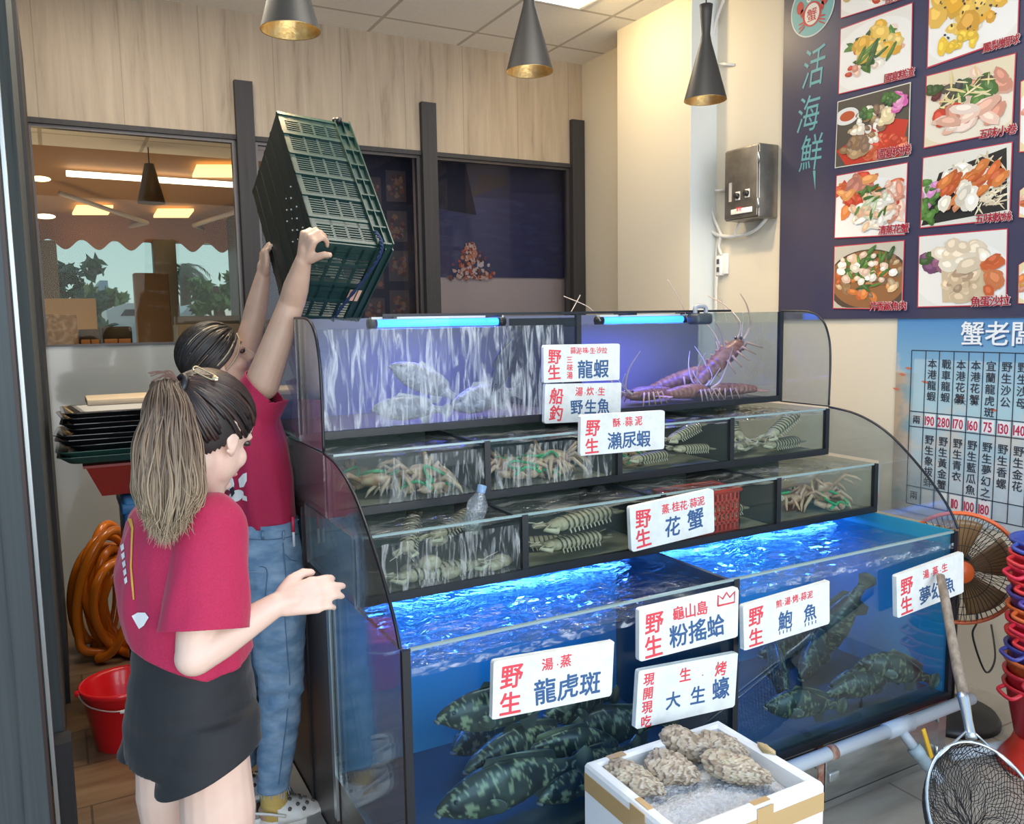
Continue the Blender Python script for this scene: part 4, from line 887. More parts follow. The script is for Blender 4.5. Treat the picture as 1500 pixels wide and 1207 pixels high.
# ================================================================== MENU BANNER ON THE RIGHT WALL
XBN = 3.345
bn = thing('menu_banner', 'navy menu banner of dish photographs on the cream wall', 'menu board', (XW, 2.4, 1.575))
def wallpt(x, y, X=XBN): return atX(x, y, X)
MB().box((XBN, -.2, 1.572), (XW-.001, 3.203, ZC-.02)).build('sheet', mat('navy_print', (.045, .045, .105), .4, noise_=((2, 2, 1.2), (.075, .065, .09), .4, .8)), bn)
UY = Vector((0, -1, 0)); UZ = Vector((0, 0, 1))
_pic = colmat('printed_photo', .45)
def photo(parent, tl, tr, br, bl, bg, layers, seed, frame=(.55, .05, .08), inner=None, X=XBN-.004, name='dish_photo'):
    random.seed(seed); P = [wallpt(*p, X) for p in (tl, tr, br, bl)]
    def uv(u, v, k): p = P[3].lerp(P[2], u).lerp(P[0].lerp(P[1], u), v); return Vector((X-.0006-k*2.2e-5, p.y, p.z))
    q = MB(); k = 0
    q.add([uv(-.012, -.015, -20), uv(1.012, -.015, -20), uv(1.012, 1.015, -20), uv(-.012, 1.015, -20)], [(0, 1, 2, 3)], False, frame)
    q.add([uv(0, 0, 0), uv(1, 0, 0), uv(1, 1, 0), uv(0, 1, 0)], [(0, 1, 2, 3)], False, bg)
    clip = lambda a: min(.995, max(.005, a))
    for L in layers:
        kind = L[0]
        if kind == 'e':      # ellipse: cu, cv, ru, rv, colour
            _, cu, cv, ru, rv, col = L; k += 1
            q.add([uv(clip(cu+ru*cos(2*pi*i/40)), clip(cv+rv*sin(2*pi*i/40)), k) for i in range(40)], [tuple(range(40))], False, col)
        elif kind == 'p':    # polygon
            k += 1; q.add([uv(clip(a), clip(b), k) for a, b in L[1]], [tuple(range(len(L[1])))], False, L[2])
        else:                # 's' scatter: n, cu, cv, spread u, spread v, size, elong, palette, angle, dome shading of the food itself
            _, n, cu, cv, su, sv, sz, el, pal = L[:9]; ang = L[9] if len(L) > 9 else None
            for _i in range(n):
                k += 1; A0 = random.uniform(0, 6.28); rr = random.random()**.55; u = cu+su*rr*cos(A0); v = cv+sv*rr*sin(A0); A = ang+random.uniform(-.4, .4) if ang is not None else random.uniform(0, pi)
                s = sz*random.uniform(.6, 1.2); col = random.choice(pal); f = random.uniform(.85, 1.12); N = 9; c = tuple(x*f for x in col)
                pts = []
                for i in range(N):
                    a = 2*pi*i/N; rx = s*el*random.uniform(.8, 1.1)*cos(a); ry = s*random.uniform(.8, 1.1)*sin(a); pts.append((clip(u+rx*cos(A)-ry*sin(A)), clip(v+rx*sin(A)+ry*cos(A))))
                q.add([uv(a, b, k) for a, b in pts], [tuple(range(N))], False, c)
                if s > .022:
                    k += 1; q.add([uv(clip(u+(a-u)*.5-.1*s), clip(v+(b-v)*.5+.25*s), k) for a, b in pts], [tuple(range(N))], False, tuple(min(1, x*1.28+.03) for x in c))
    return q.build(name, _pic, parent)
G = [(.07, .16, .04), (.10, .22, .05), (.05, .11, .04)]; RD = [(.55, .06, .03), (.62, .12, .05)]; PK = [(.72, .42, .32), (.78, .55, .45), (.62, .28, .2), (.8, .66, .58)]; YL = [(.72, .42, .06), (.78, .52, .12), (.68, .36, .05)]
WH = [(.8, .76, .68), (.72, .66, .56), (.85, .82, .78)]; BR = [(.30, .18, .09), (.42, .28, .15), (.24, .15, .1), (.5, .38, .24)]; OR = [(.66, .22, .06), (.75, .34, .12), (.55, .14, .05)]; DK = [(.05, .05, .045), (.09, .08, .06)]
plate = ('e', .5, .45, .62, .52, (.86, .85, .83)); c_ = (.80, .78, .74)
photo(bn, (1233, -62), (1340, -100), (1338, -7), (1232, 26), c_, [plate, ('s', 40, .6, .45, .4, .35, .06, 1.5, YL+RD+WH), ('e', .1, .42, .1, .2, (.6, .45, .2)), ('s', 26, .7, .2, .25, .14, .05, 1.3, RD+PK)], 1)
photo(bn, (1232, 43), (1336, 5), (1334, 112), (1229, 137), c_, [plate, ('s', 26, .55, .52, .34, .26, .07, 1.3, RD+PK+WH), ('s', 16, .5, .55, .3, .25, .05, 3.2, G), ('s', 24, .56, .62, .30, .24, .095, 1.2, YL+[(.74, .56, .2)]), ('s', 9, .52, .5, .26, .16, .035, 5, G, .9), ('s', 8, .2, .3, .1, .1, .05, 1.2, RD+PK)], 2)
photo(bn, (1228, 150), (1333, 122), (1330, 228), (1224, 245), (.10, .085, .07), [('p', [(0, .25), (.15, .0), (.9, .0), (1, .5), (.7, .6)], (.55, .05, .03)), ('s', 40, .6, .2, .36, .16, .06, 1.4, RD+[(.7, .2, .12)]), ('e', .14, .75, .18, .13, (.75, .75, .75)), ('e', .15, .75, .11, .075, (.5, .1, .04)), ('s', 46, .5, .5, .32, .3, .055, 1.3, BR+WH), ('s', 16, .3, .28, .2, .14, .085, 1.3, BR), ('s', 10, .45, .72, .1, .1, .04, 1.5, G), ('s', 8, .72, .6, .08, .08, .09, 1.1, [(.72, .6, .38)]), ('s', 12, .86, .78, .1, .1, .06, 1.5, [(.65, .12, .4), (.75, .3, .55)]), ('s', 10, .75, .85, .12, .08, .04, 2, G)], 3, frame=(.75, .72, .62))
photo(bn, (1226, 258), (1329, 239), (1325, 343), (1223, 348), c_, [('e', .4, .4, .7, .5, (.84, .84, .84)), ('s', 50, .32, .66, .34, .3, .07, 2.0, OR+RD+[(.5, .2, .15)]), ('s', 34, .85, .5, .16, .3, .05, 2.6, RD+PK), ('s', 60, .55, .36, .28, .28, .05, 2.2, WH+[(.62, .66, .52), (.7, .45, .3)]), ('s', 18, .55, .5, .25, .25, .025, 4, G+[(.5, .6, .4)])], 4)
photo(bn, (1223, 362), (1324, 353), (1321, 452), (1221, 451), (.55, .52, .45), [('e', .5, .42, .62, .5, (.10, .07, .05)), ('e', .5, .45, .55, .45, (.30, .14, .06)), ('s', 60, .5, .5, .48, .38, .055, 1.6, BR+OR+[(.7, .5, .3)]), ('s', 34, .55, .62, .42, .3, .03, 4, G), ('s', 26, .5, .62, .44, .3, .055, 1.2, WH+[(.75, .55, .45)])], 5)
photo(bn, (1363, -52), (1495, -92), (1490, 52), (1359, 98), c_, [plate, ('s', 40, .5, .5, .4, .3, .05, 1.4, WH+YL), ('s', 22, .48, .5, .40, .30, .13, 1.1, YL+[(.72, .38, .04), (.80, .50, .10)]), ('s', 30, .45, .45, .4, .3, .012, 1.5, DK), ('s', 14, .35, .12, .25, .08, .05, 1.6, [(.75, .5, .05)])], 6)
photo(bn, (1358, 112), (1487, 79), (1482, 190), (1354, 216), (.75, .66, .48), [('e', .5, .4, .6, .45, (.80, .74, .62)), ('s', 46, .55, .58, .4, .3, .09, 1.8, PK+[(.7, .3, .22)]), ('s', 24, .5, .58, .3, .25, .07, 1.8, G+DK), ('s', 30, .5, .65, .36, .26, .014, 8, [(.75, .62, .3), (.8, .7, .45)]), ('s', 12, .3, .35, .16, .12, .075, 1.4, RD), ('s', 20, .55, .3, .36, .14, .08, 2.2, PK+[(.8, .6, .5)]), ('s', 12, .08, .75, .08, .12, .05, 1.5, [(.12, .03, .03), (.05, .09, .03)])], 7)
photo(bn, (1353, 232), (1482, 209), (1478, 320), (1349, 333), (.74, .72, .66), [('p', [(.2, .75), (.95, .95), (.98, .12), (.0, .02)], (.025, .025, .025)), ('s', 60, .75, .35, .24, .22, .012, 9, [(.72, .6, .42), (.8, .72, .55)]), ('s', 24, .7, .7, .3, .2, .014, 8, [(.72, .6, .42)]), ('s', 30, .1, .4, .12, .34, .05, 1.6, [(.06, .16, .03), (.10, .24, .05), (.6, .25, .5)]), ('s', 30, .56, .62, .32, .16, .08, 1.6, WH), ('s', 34, .55, .55, .36, .2, .06, 2.2, [(.55, .13, .03), (.62, .20, .05), (.5, .10, .03)], .9), ('s', 16, .45, .35, .22, .14, .07, 1.8, WH+[(.6, .25, .12)], 1.2)], 8)
photo(bn, (1347, 347), (1475, 336), (1473, 446), (1345, 449), (.78, .77, .74), [('e', .5, .42, .55, .46, (.84, .83, .80)), ('s', 30, .4, .65, .34, .22, .06, 1.8, [(.16, .06, .14), (.06, .12, .04), (.3, .12, .2)]), ('p', [(.3, .05), (.78, .05), (.8, .55), (.28, .52)], (.62, .5, .34)), ('s', 30, .54, .3, .22, .22, .07, 1.4, [(.55, .42, .28), (.66, .52, .36), (.42, .3, .2)]), ('s', 24, .52, .72, .28, .2, .10, 1.3, [(.78, .68, .54), (.72, .6, .45), (.82, .75, .63)]), ('s', 10, .85, .4, .08, .25, .08, 1.6, [(.55, .12, .04), (.6, .2, .08)])], 9)
for i, (y0, y1, y2, y3) in enumerate(((165, 120, 232, 262), (279, 240, 350, 318), (388, 372, 470, 444))):
    photo(bn, (1496-i*1.5, y0-(45 if i == 0 else 0)), (1620, y1-60), (1618, y2-20), (1494-i, y3-(40 if i == 0 else 0)), (.78, .66, .4), [plate, ('s', 40, .4, .5, .4, .35, .08, 1.5, OR+PK+YL)], 20+i)
# captions: red with a pale outline
def caption(parent, text, a, b, nm='caption'):
    p, q_ = wallpt(*a, XBN-.012), wallpt(*b, XBN-.012); d = q_-p; L = d.length; n = len(text); sz = L/n
    up = (UZ - d.normalized()*UZ.dot(d.normalized())).normalized()
    m = MB(); letters(m, text, p+Vector((.0022, 0, 0)), d, up, sz*1.12, .05, 0, adv=1/1.12, col=(.86, .78, .74)); letters(m, text, p, d, up, sz*1.12, .016, 0, adv=1/1.12, col=(.40, .008, .03)); m.build(nm, _pic, parent)
for t_, a, b in (('國宴糕渣', (1294, 121), (1338, 110)), ('國宴肉捲', (1284, 232), (1333, 224)), ('清蒸花蟹', (1286, 343), (1330, 339)), ('芹香鯊魚肉', (1273, 454), (1327, 453)), ('鳳梨蝦球', (1438, 77), (1492, 62)), ('五味小卷', (1433, 203), (1488, 194)), ('五味軟絲', (1427, 327), (1481, 322)), ('魚蛋沙拉', (1421, 448), (1478, 446)), ('白灼', (1296, 6), (1312, 1))):
    caption(bn, t_, a, b)
# calligraphy
m = MB()
for ch, (x0, y0), (x1, y1), h in (('活', (1173, 128), (1207, 116), 1.75), ('海', (1165, 193), (1199, 184), 1.6), ('鮮', (1169, 248), (1203, 242), 1.6)):
    p, q_ = wallpt(x0, y0, XBN-.002), wallpt(x1, y1, XBN-.002); d = q_-p
    vs, fs, ga, gb = glyph(ch, 0.)
    L = d.length; m.add([p + d*((vx+.16*vy))+UZ*(vy*L*h*.8) for vx, vy, _z in vs], fs)
p = wallpt(1192, 250, XBN-.002); q_ = wallpt(1194, 278, XBN-.002); m.prism([p+UY*.01, p-UY*.006, q_], (1, 0, 0), .001)
m.build('calligraphy', mat('teal_print', (.16, .42, .44), .5), bn)
# round emblem with a plain red crab
c0 = wallpt(1190, 11, XBN-.002); lg = MB(); N = 48
for rr, dx, col in ((.135, 0, (.62, .66, .62)), (.128, .0006, (.18, .42, .44))):
    lg.add([Vector((XBN-.002-dx, c0.y-rr*cos(2*pi*i/N), c0.z+rr*1.0*sin(2*pi*i/N))) for i in range(N)], [tuple(range(N))], False, col)
def L2(u, v, k): return Vector((XBN-.004-k*1e-4, c0.y-u, c0.z+v))
def el(cu, cv, ru, rv, k, col): lg.add([L2(cu+ru*cos(2*pi*i/24), cv+rv*sin(2*pi*i/24), k) for i in range(24)], [tuple(range(24))], False, col)
RC = (.5, .05, .05); WC = (.75, .72, .68)
el(0, -.03, .058, .058, 1, RC); el(0, -.03, .045, .05, 2, WC)
for s in (-1, 1):
    el(s*.075, .02, .022, .03, 1, RC); el(s*.062, -.01, .01, .02, 1, RC); el(s*.02, .05, .016, .022, 3, WC); el(s*.02, .05, .007, .012, 4, (.02, .02, .03))
    for k in range(3): lg.add([L2(s*.045, -.05-k*.012, 5), L2(s*.08, -.055-k*.02, 5), L2(s*.082, -.062-k*.02, 5), L2(s*.045, -.058-k*.012, 5)], [(0, 1, 2, 3)], False, RC)
letters(lg, '蟹', L2(-.032, -.058, 6), UY, UZ, .064, .01, col=RC)
lg.build('emblem', _pic, bn)

# ================================================================== PRICE POSTER
XP = 3.353
po = thing('price_poster', 'sea-blue printed price list poster on the cream wall, below the navy banner', 'poster', (XW, 1.9, .7))
tl = wallpt(1315, 467, XP); blp = wallpt(1308, 744, XP)
y_l, z_t, z_b = tl.y, tl.z, blp.z; y_r = .2
def pc(u, v):
    y = y_l-u*1.45; n_ = noise.noise(Vector((y*5, v*6, 2)))+.5*noise.noise(Vector((y*13, v*15, 7)))+.3*noise.noise(Vector((y*40, v*45, 5)))
    top = Vector((.09, .26, .55)); mid = Vector((.30, .52, .62)); low = Vector((.42, .48, .56))
    c = top.lerp(mid, min(1, (1-v)*2.6)).lerp(low, max(0, min(1, (.55-v)*2.2)))
    co_ = max(0, min(1, (n_+.28-abs(v-.38)*2.1)*2.4)); c = c.lerp(Vector((.62, .50, .40)), co_*.8)
    cl_ = max(0, min(1, (n_-.0+(.32-v)*1.2)*1.6)) if v < .36 else 0; c = c.lerp(Vector((.66, .66, .70)), cl_*.8)
    e_ = max(0, min(1, (.085-u)*14))*(1 if v < .72 else 0)
    c = c.lerp(Vector((.10, .17, .20)).lerp(Vector((.42, .32, .22)), max(0, min(1, .5+n_*1.3+(.45-v)))), e_*.85)
    inside = u > .062 and v < .80
    if inside: c = c.lerp(Vector((.58, .72, .76)), .38)
    return tuple(c)
q = MB(); q.grid(lambda u, v: Vector((XP, y_l-u*1.45, z_b+(z_t-z_b)*v)), 200, 110, col=pc, smooth=False); q.build('sheet', _pic, po)
MB().box((XP+.001, y_l-1.45, z_b), (XW-.0005, y_l, z_t)).build('backing', m_white, po)
cols_px = [1336, 1356.8, 1376.7, 1398, 1419.8, 1441.3, 1464.5, 1487.7]
cy = [wallpt(x, 513+(x-1336)*.05, XP).y for x in cols_px]; dyc = cy[-2]-cy[-1]; cy += [cy[-1]-dyc*k for k in (1, 2, 3)]
zr = [wallpt(1336, 513, XP).z, wallpt(1335, 602, XP).z, wallpt(1334, 624, XP).z, wallpt(1385, 721, XP).z, wallpt(1384, 748, XP).z]
gl_ = MB()
for y in cy: gl_.box((XP-.0016, y-.0018, zr[-1]), (XP-.001, y+.0018, zr[0]))
for z in zr: gl_.box((XP-.0016, cy[-1], z-.0018), (XP-.001, cy[0], z+.0018))
gl_.build('table_grid', mat('print_black', (.03, .035, .05), .6), po)
names1 = ['本港龍蝦', '戰車龍蝦', '本港花蟹', '本港花蟹', '宜蘭龍虎斑', '野生沙公', '野生沙母', '野生紅蟳', '野生石斑']; names2 = ['野生象拔蚌', '野生黃金蟹', '野生青衣', '野生藍瓜魚', '野生夢幻之魚', '野生香螺', '野生金花', '野生黑鯛', '野生海鱸']
p1 = ['190', '280', '170', '160', '75', '130', '140', '', '']; p2 = ['', '', '110', '100', '180', '', '', '', '']
tx = MB(); pr = MB(); bx = MB()
def vtext(s, yc, zt, sz):
    for k, ch in enumerate(s): letters(tx, ch, (XP-.0018, yc+sz*.48, zt-(k+1)*sz*1.08), UY, UZ, sz, .012)
for k in range(9):
    yc = (cy[k+1]+cy[k+2])/2; w = cy[k+1]-cy[k+2]
    vtext(names1[k], yc, zr[0]-.025, .044); vtext(names2[k], yc, zr[2]-.02, .044)
    for s, za, zb in ((p1[k], zr[1], zr[2]), (p2[k], zr[3], zr[4])):
        if s or (za == zr[3] and k < 2):
            bx.box((XP-.0024, yc-w*.38, zb+.006), (XP-.001, yc+w*.38, za-.006))
        if s:
            L = MB(); ww = letters(L, s, (0, 0, 0), UY, UZ, .058, .012, wscale=.66); letters(pr, s, (XP-.0030, yc+ww/2, (za+zb)/2-.022), UY, UZ, .058, .015, wscale=.66)
vtext('兩', (cy[0]+cy[1])/2, zr[1]-.008, .04); vtext('兩', (cy[0]+cy[1])/2, zr[3]-.012, .04)
for s, k, dz in (('特大', 2, .05), ('大', 3, .05)):
    w_ = .026*len(s); letters(tx, s, (XP-.0018, (cy[k+1]+cy[k+2])/2+w_/2, zr[1]+dz), UY, UZ, .028, .004)
tx.build('item_names', mat('print_black', (.03, .035, .05), .6), po); bx.build('price_boxes', mat('print_white', (.8, .8, .82), .6), po); pr.build('prices', mat('print_crimson', (.50, .02, .08), .6), po)
ti = MB(); letters(ti, '蟹老闆活海鮮', wallpt(1406, 502, XP-.002), UY, UZ, .105, .012, col=(.85, .87, .9)); ti.build('title', _pic, po)
ts = MB(); letters(ts, '蟹老闆活海鮮', wallpt(1408, 504, XP-.0012), UY, UZ, .105, .012); ts.build('title_outline', mat('print_deep_blue', (.04, .12, .28), .6), po)
fs_ = MB()
for (x, y) in ((1322, 549), (1313, 570), (1331, 540), (1355, 560), (1407, 583), (1455, 601)):
    p = wallpt(x, y, XP-.0008); fs_.prism([p+UY*.02, p+UZ*.008, p-UY*.02+UZ*.004, p-UZ*.006], (1, 0, 0), .0004)
fs_.build('printed_fish', mat('print_orange', (.55, .17, .10), .6), po)
# ================================================================== PENDANT LAMPS
m_shade = mat('black_shade', (.035, .033, .032), .5, .0); m_gold = mat('gold_leaf', (.85, .55, .20), .32, .9, noise_=(60, (.95, .70, .32), .4, .65), bump=(70, .4, .004))
m_bulb = mat('bulb_glow', (1, .9, .7), .5, emis=(1, .78, .45), es=18)
for (x, y, z), l, full in (((.772, 2.95, 2.585), 'black cone pendant lamp with gold lining, the one above the tilted green crate', 1), ((1.842, 3.18, 2.640), 'black cone pendant lamp with gold lining, the one in front of the oak cladding corner', 1), ((2.772, 3.135, 2.610), 'black hourglass pendant lamp with gold lining, the one before the wall column', 1)):
    t = thing('pendant_lamp', l, 'pendant lamp', (x, y, z), 'black and gold pendant lamps')
    prof = [(.100, 0), (.075, .09), (.05, .18), (.026, .265), (.020, .30), (.022, .33), (.028, .40), (.031, .43)]
    MB().lathe(prof+[(.001, .432)], 40, org=(x, y, z)).build('shade', m_shade, t)
    MB().lathe([(.0995, .0005), (.1, -.0015), (.098, .0005), (.072, .09), (.047, .18), (.023, .262), (.001, .264)], 40, org=(x, y, z)).build('gold_lining', m_gold, t)
    MB().ell((x, y, z+.10), (.024, .024, .032)).build('bulb', m_bulb, t)
    MB().tube([(x, y, z+.43), (x, y, ZC)], .003, 6).build('cord', m_black, t)
    MB().lathe([(.045, 0), (.045, -.02), (.001, -.021)], 20, org=(x, y, ZC)).build('ceiling_rose', m_shade, t)
    l_ = bpy.data.lights.new('pendant_light', 'SPOT'); l_.energy = 30; l_.color = (1, .74, .42); l_.spot_size = R(120); l_.spot_blend = .8; l_.shadow_soft_size = .03
    o = bpy.data.objects.new('pendant_light', l_); COL.objects.link(o); o.location = (x, y, z+.04)
# ceiling panel
cp = thing('ceiling_light', 'bright white square light panel in the tiled ceiling', 'ceiling light', (1.9, 2.75, ZC-.01))
q = [atZ(775, -30, ZC-.006), atZ(880, -30, ZC-.006), atZ(848, 13, ZC-.006), atZ(782, 5, ZC-.006)]
cx, cy_ = 2.10, 3.55
a = atZ(845, 12, ZC-.006); MB().box((a.x-.60, a.y-.62, ZC-.012), (a.x, a.y-.02, ZC-.004)).build('diffuser', mat('panel_glow', (1, 1, 1), .5, emis=(1, .97, .92), es=4), cp)
fr = MB()
for lo, hi in (((a.x-.62, a.y-.64, ZC-.014), (a.x+.02, a.y-.62, ZC-.003)), ((a.x-.62, a.y-.02, ZC-.014), (a.x+.02, a.y, ZC-.003)), ((a.x-.62, a.y-.62, ZC-.014), (a.x-.60, a.y-.02, ZC-.003)), ((a.x, a.y-.62, ZC-.014), (a.x+.02, a.y-.02, ZC-.003))): fr.box(lo, hi)
fr.build('frame', m_white, cp)
# ================================================================== RIGHT WALL FITTINGS
S('column_front', mat('column_face_daylit', (.72, .76, .76), .6), ((3.17, 3.70, 0), (XW, 3.7045, ZC)))  # cool daylight on the column's front face, put into its colour
eb = thing('control_box', 'grey steel electrical control box with two knobs on the cream wall', 'electrical box', (3.22, 3.35, 2.1))
m_ebox = mat('hammered_steel', (.27, .25, .22), .35, .8, noise_=(14, (.36, .33, .29), .4, .65))
MB().rbox((3.222, 3.232, 2.10), (XW-.001, 3.478, 2.472), .006).build('body', m_ebox, eb)
dr = MB().rbox((3.212, 3.236, 2.108), (3.2215, 3.474, 2.464), .004).build('door', m_ebox, eb)
for z in (2.17, 2.40): MB().tube([(3.214, 3.228, z-.025), (3.214, 3.228, z+.025)], .006, 8).build('hinge', m_alu, dr)
for px in ((1081, 287), (1095, 283)):
    p = atX(*px, 3.212); MB().box((3.2095, p.y-.016, p.z-.022), (3.212, p.y+.016, p.z+.022)).build('knob_plate', m_white, dr)
    MB().lathe([(.015, 0), (.014, .018), (.001, .019)], 16, axis=(-1, 0, 0), org=(3.2095, p.y, p.z)).rbox((3.185, p.y-.004, p.z-.014), (3.2, p.y+.004, p.z+.014), .002).build('knob', m_black, dr)
p = atX(1070, 282, 3.212); MB().box((3.210, p.y-.01, p.z-.05), (3.212, p.y+.01, p.z+.05)).build('gauge_strip', mat('gauge', (.55, .53, .5), .3), dr)
a, b = atX(1071, 317, 3.21), atX(1102, 301, 3.21)
dp = MB().rbox((3.205, b.y, a.z+.006), (3.2119, a.y, b.z-.004), .006).build('display', m_white, dr)
MB().box((3.2035, b.y+.06, a.z+.02), (3.205, a.y-.03, b.z-.018)).build('screen', mat('dark_red_led', (.03, .0, .0), .2), dp)
q = MB(); yy = a.y-.045
for k in range(2):
    z0 = a.z+.024
    q.box((3.2025, yy-.014-k*.02, z0), (3.2035, yy-k*.02-.002, z0+.003)); q.box((3.2025, yy-.014-k*.02, z0+.012), (3.2035, yy-.002-k*.02, z0+.015)); q.box((3.2025, yy-.014-k*.02, z0), (3.2035, yy-.011-k*.02, z0+.015)); q.box((3.2025, yy-.005-k*.02, z0), (3.2035, yy-.002-k*.02, z0+.015))
q.build('digits', mat('led_red', (.3, 0, 0), .4, emis=(1, .03, .06), es=1.5), dp)
m_cable = mat('white_cable', (.72, .71, .68), .45)
def cable(pts, r, l, X=3.335): return tag(MB().tube(spline([atX(x, y, xx) for x, y, xx in [(p+(X,))[:3] for p in pts]], 8), r, 8).build('cable', m_cable), l, 'cable')
cable([(1037, -6), (1036, 100), (1036, 220), (1034, 290), (1041, 335), (1060, 346), (1085, 345), (1107, 336), (1124, 318)], .011, 'white cable running down the wall column and looping up under the control box')
cable([(1062, -6), (1047, 40), (1043, 110), (1042, 230), (1043, 305), (1053, 336), (1056, 345), (1053, 360), (1057, 374)], .009, 'thin white cable from above, by the column edge, down to the wall socket')
cable([(1050, 405), (1049, 430), (1049, 458)], .008, 'short white cable hanging from the wall socket to the tank')
cable([(1052, 348), (1049, 375), (1048, 420), (1047, 458)], .006, 'thinnest white cable next to the wall socket', 3.345)
cable([(1083, 326), (1080, 334), (1075, 344)], .006, 'short pale lead under the control box', 3.30)
cd_ = tag(MB().rbox(tuple(Vector((XW-.022, atX(1068, 400, XW).y, atX(1058, 402, XW).z))), tuple(Vector((XW-.001, atX(1056, 400, XW).y, atX(1058, 372, XW).z))), .004).build('socket_box', m_white), 'white surface mounted box beside the wall socket', 'box')
so = thing('wall_socket', 'small white double socket on the cream wall, cables plugged in', 'socket', atX(1054, 390, XW))
a, b = atX(1050, 404, XW-.02), atX(1058, 374, XW-.02); MB().rbox((XW-.03, b.y, a.z), (XW-.001, a.y, b.z), .004).build('plate', m_white, so)
for f_ in (.3, .7): MB().rbox((XW-.036, b.y+.012, a.z+(b.z-a.z)*f_-.014), (XW-.03, a.y-.012, a.z+(b.z-a.z)*f_+.014), .003).build('plug', mat('dark_grey_plastic', (.06, .065, .08), .4), so)
for (x, y, x2, y2, l) in ((1050, 93, 1076, 95, 'upper white cable bracket on the wall beside the column'), (1047, 279, 1062, 280, 'lower white cable bracket next to the control box')):
    tag(MB().tube([atX(x, y, 3.32), atX(x2, y2, XW-.004)], .008, 8).build('cable_bracket', m_cable), l, 'bracket')
# ================================================================== FAN
fn = thing('fan', 'black pedestal fan with orange hub and orange rim beside the tanks', 'fan', (3.08, 1.95, 0))
FC = atD(1405, 832, 3.15); fax = (CAM + Vector((.5, -.1, -.2)) - FC); fax.z *= .15; fax.normalize()
fu = fax.cross(Vector((0, 0, 1))).normalized(); fv = fu.cross(fax)
def fp_(r_, A, h): return FC + fax*h + (fu*cos(A)+fv*sin(A))*r_
m_wire = mat('black_wire', (.02, .02, .02), .35, .3); m_or = mat('orange_plastic', (.75, .13, .03), .35)
MB().tube([fp_(.210, 2*pi*k/64, 0) for k in range(64)], .008, 8, closed=True).build('rim', m_or, fn)
q = MB()
for s in (1, -1):
    for k in range(64): A = 2*pi*k/64; q.tube([fp_(.038, A, s*.065), fp_(.12, A+.10, s*.062), fp_(.19, A+.16, s*.035), fp_(.209, A+.17, s*.002)], .0013, 4, caps=False)
    for rr, h in ((.10, .064), (.165, .05)): q.tube([fp_(rr, 2*pi*k/48, s*h) for k in range(48)], .0014, 4, closed=True)
q.build('guard', m_wire, fn)
MB().lathe([(.001, .075), (.040, .072), (.046, .06), (.046, .05), (.001, .05)], 32, axis=fax, org=FC).build('hub', m_or, fn)
for k in range(5):
    A0 = 2*pi*k/5+.3
    bl = MB(); bl.grid(lambda u, v: fp_(.035+.15*v, A0+(u-.5)*(1.05-.15*v), .018*(.5-u)*2), 8, 8)
    b_ = bl.build('blade', mat('smoke_amber_blade', (.30, .17, .07), .3), fn); md = b_.modifiers.new('s', 'SOLIDIFY'); md.thickness = .002
MB().lathe([(.045, -.02), (.055, -.05), (.05, -.15), (.001, -.155)], 24, axis=fax, org=FC).build('motor', m_black, fn)
pb_ = FC - fax*.09; MB().tube([(pb_.x, pb_.y, pb_.z-.05), (pb_.x, pb_.y, .06)], .014, 12).rbox((pb_.x-.03, pb_.y-.03, pb_.z-.10), (pb_.x+.03, pb_.y+.03, pb_.z-.02), .008).build('pole', m_black, fn)
MB().lathe([(.001, .075), (.03, .073), (.06, .05), (.165, .035), (.178, .015), (.178, 0), (.001, 0)], 40, org=(pb_.x, pb_.y, 0)).build('base', m_black, fn)
MB().tube(spline([(pb_.x+.05, pb_.y-.02, FC.z-.05), (pb_.x+.07, pb_.y-.05, FC.z-.22), (pb_.x+.03, pb_.y-.06, .35), (pb_.x+.09, pb_.y-.08, .2), (pb_.x+.2, pb_.y-.05, .22), (XW-.02, pb_.y+.05, .3)], 8), .004, 6).build('cord', m_black, fn)
# ================================================================== STACK OF TUBS AT THE EDGE
cols = [('blue', (.04, .07, .35)), ('red', (.6, .03, .04)), ('red', (.62, .02, .06)), ('red', (.6, .03, .04)), ('blue', (.10, .07, .34)), ('orange', (.6, .12, .03)), ('red', (.58, .02, .05)), ('red', (.62, .03, .04)), ('blue', (.05, .06, .30)), ('orange', (.62, .14, .04)), ('red', (.6, .03, .05)), ('red', (.55, .02, .04))]
bc = atD(1530, 1000, 2.9); bx_, by_ = bc.x, bc.y; order = ['topmost', 'second', 'third', 'fourth', 'fifth', 'sixth', 'seventh', 'eighth', 'ninth', 'tenth', 'eleventh', 'lowest']
for k, (cn_, cc) in enumerate(cols):
    z = .80-.047*k-.18+.02; t = thing('tub', '%s %s plastic tub, %s of the nested stack by the fan' % ('large' if k else 'upper', cn_, order[k] if k in (0, 11) else order[k]+' from the top'), 'tub', (bx_, by_, z), 'nested plastic tubs')
    m_ = mat('tub_%s_%d' % (cn_, k), cc, .35)
    MB().lathe([(.001, 0), (.085, 0), (.118, .165), (.128, .168), (.130, .178), (.124, .182), (.112, .172), (.082, .008), (.001, .008)], 36, org=(bx_, by_, z)).build('bowl', m_, t)
    A = pi+.5*random.uniform(-1, 1); d = Vector((cos(A), sin(A), 0)); s_ = d.cross(Vector((0, 0, 1)))
    o = Vector((bx_, by_, z+.172)); MB().tube(spline([o+d*.122+s_*.04, o+d*.15+s_*.035-Vector((0, 0, .01)), o+d*.155-s_*.03-Vector((0, 0, .016)), o+d*.122-s_*.04], 5), .007, 8).build('handle', m_, t)
MB_ = MB().lathe([(.10, 0), (.13, 0), (.13, .03), (.095, .08), (.085, .11), (.07, .121), (.001, .121)], 32, org=(bx_, by_, 0)).build('tub_stand', mat('red_plastic', (.62, .035, .02), .35)); tag(MB_, 'red plastic stand under the nested tubs', 'stand')
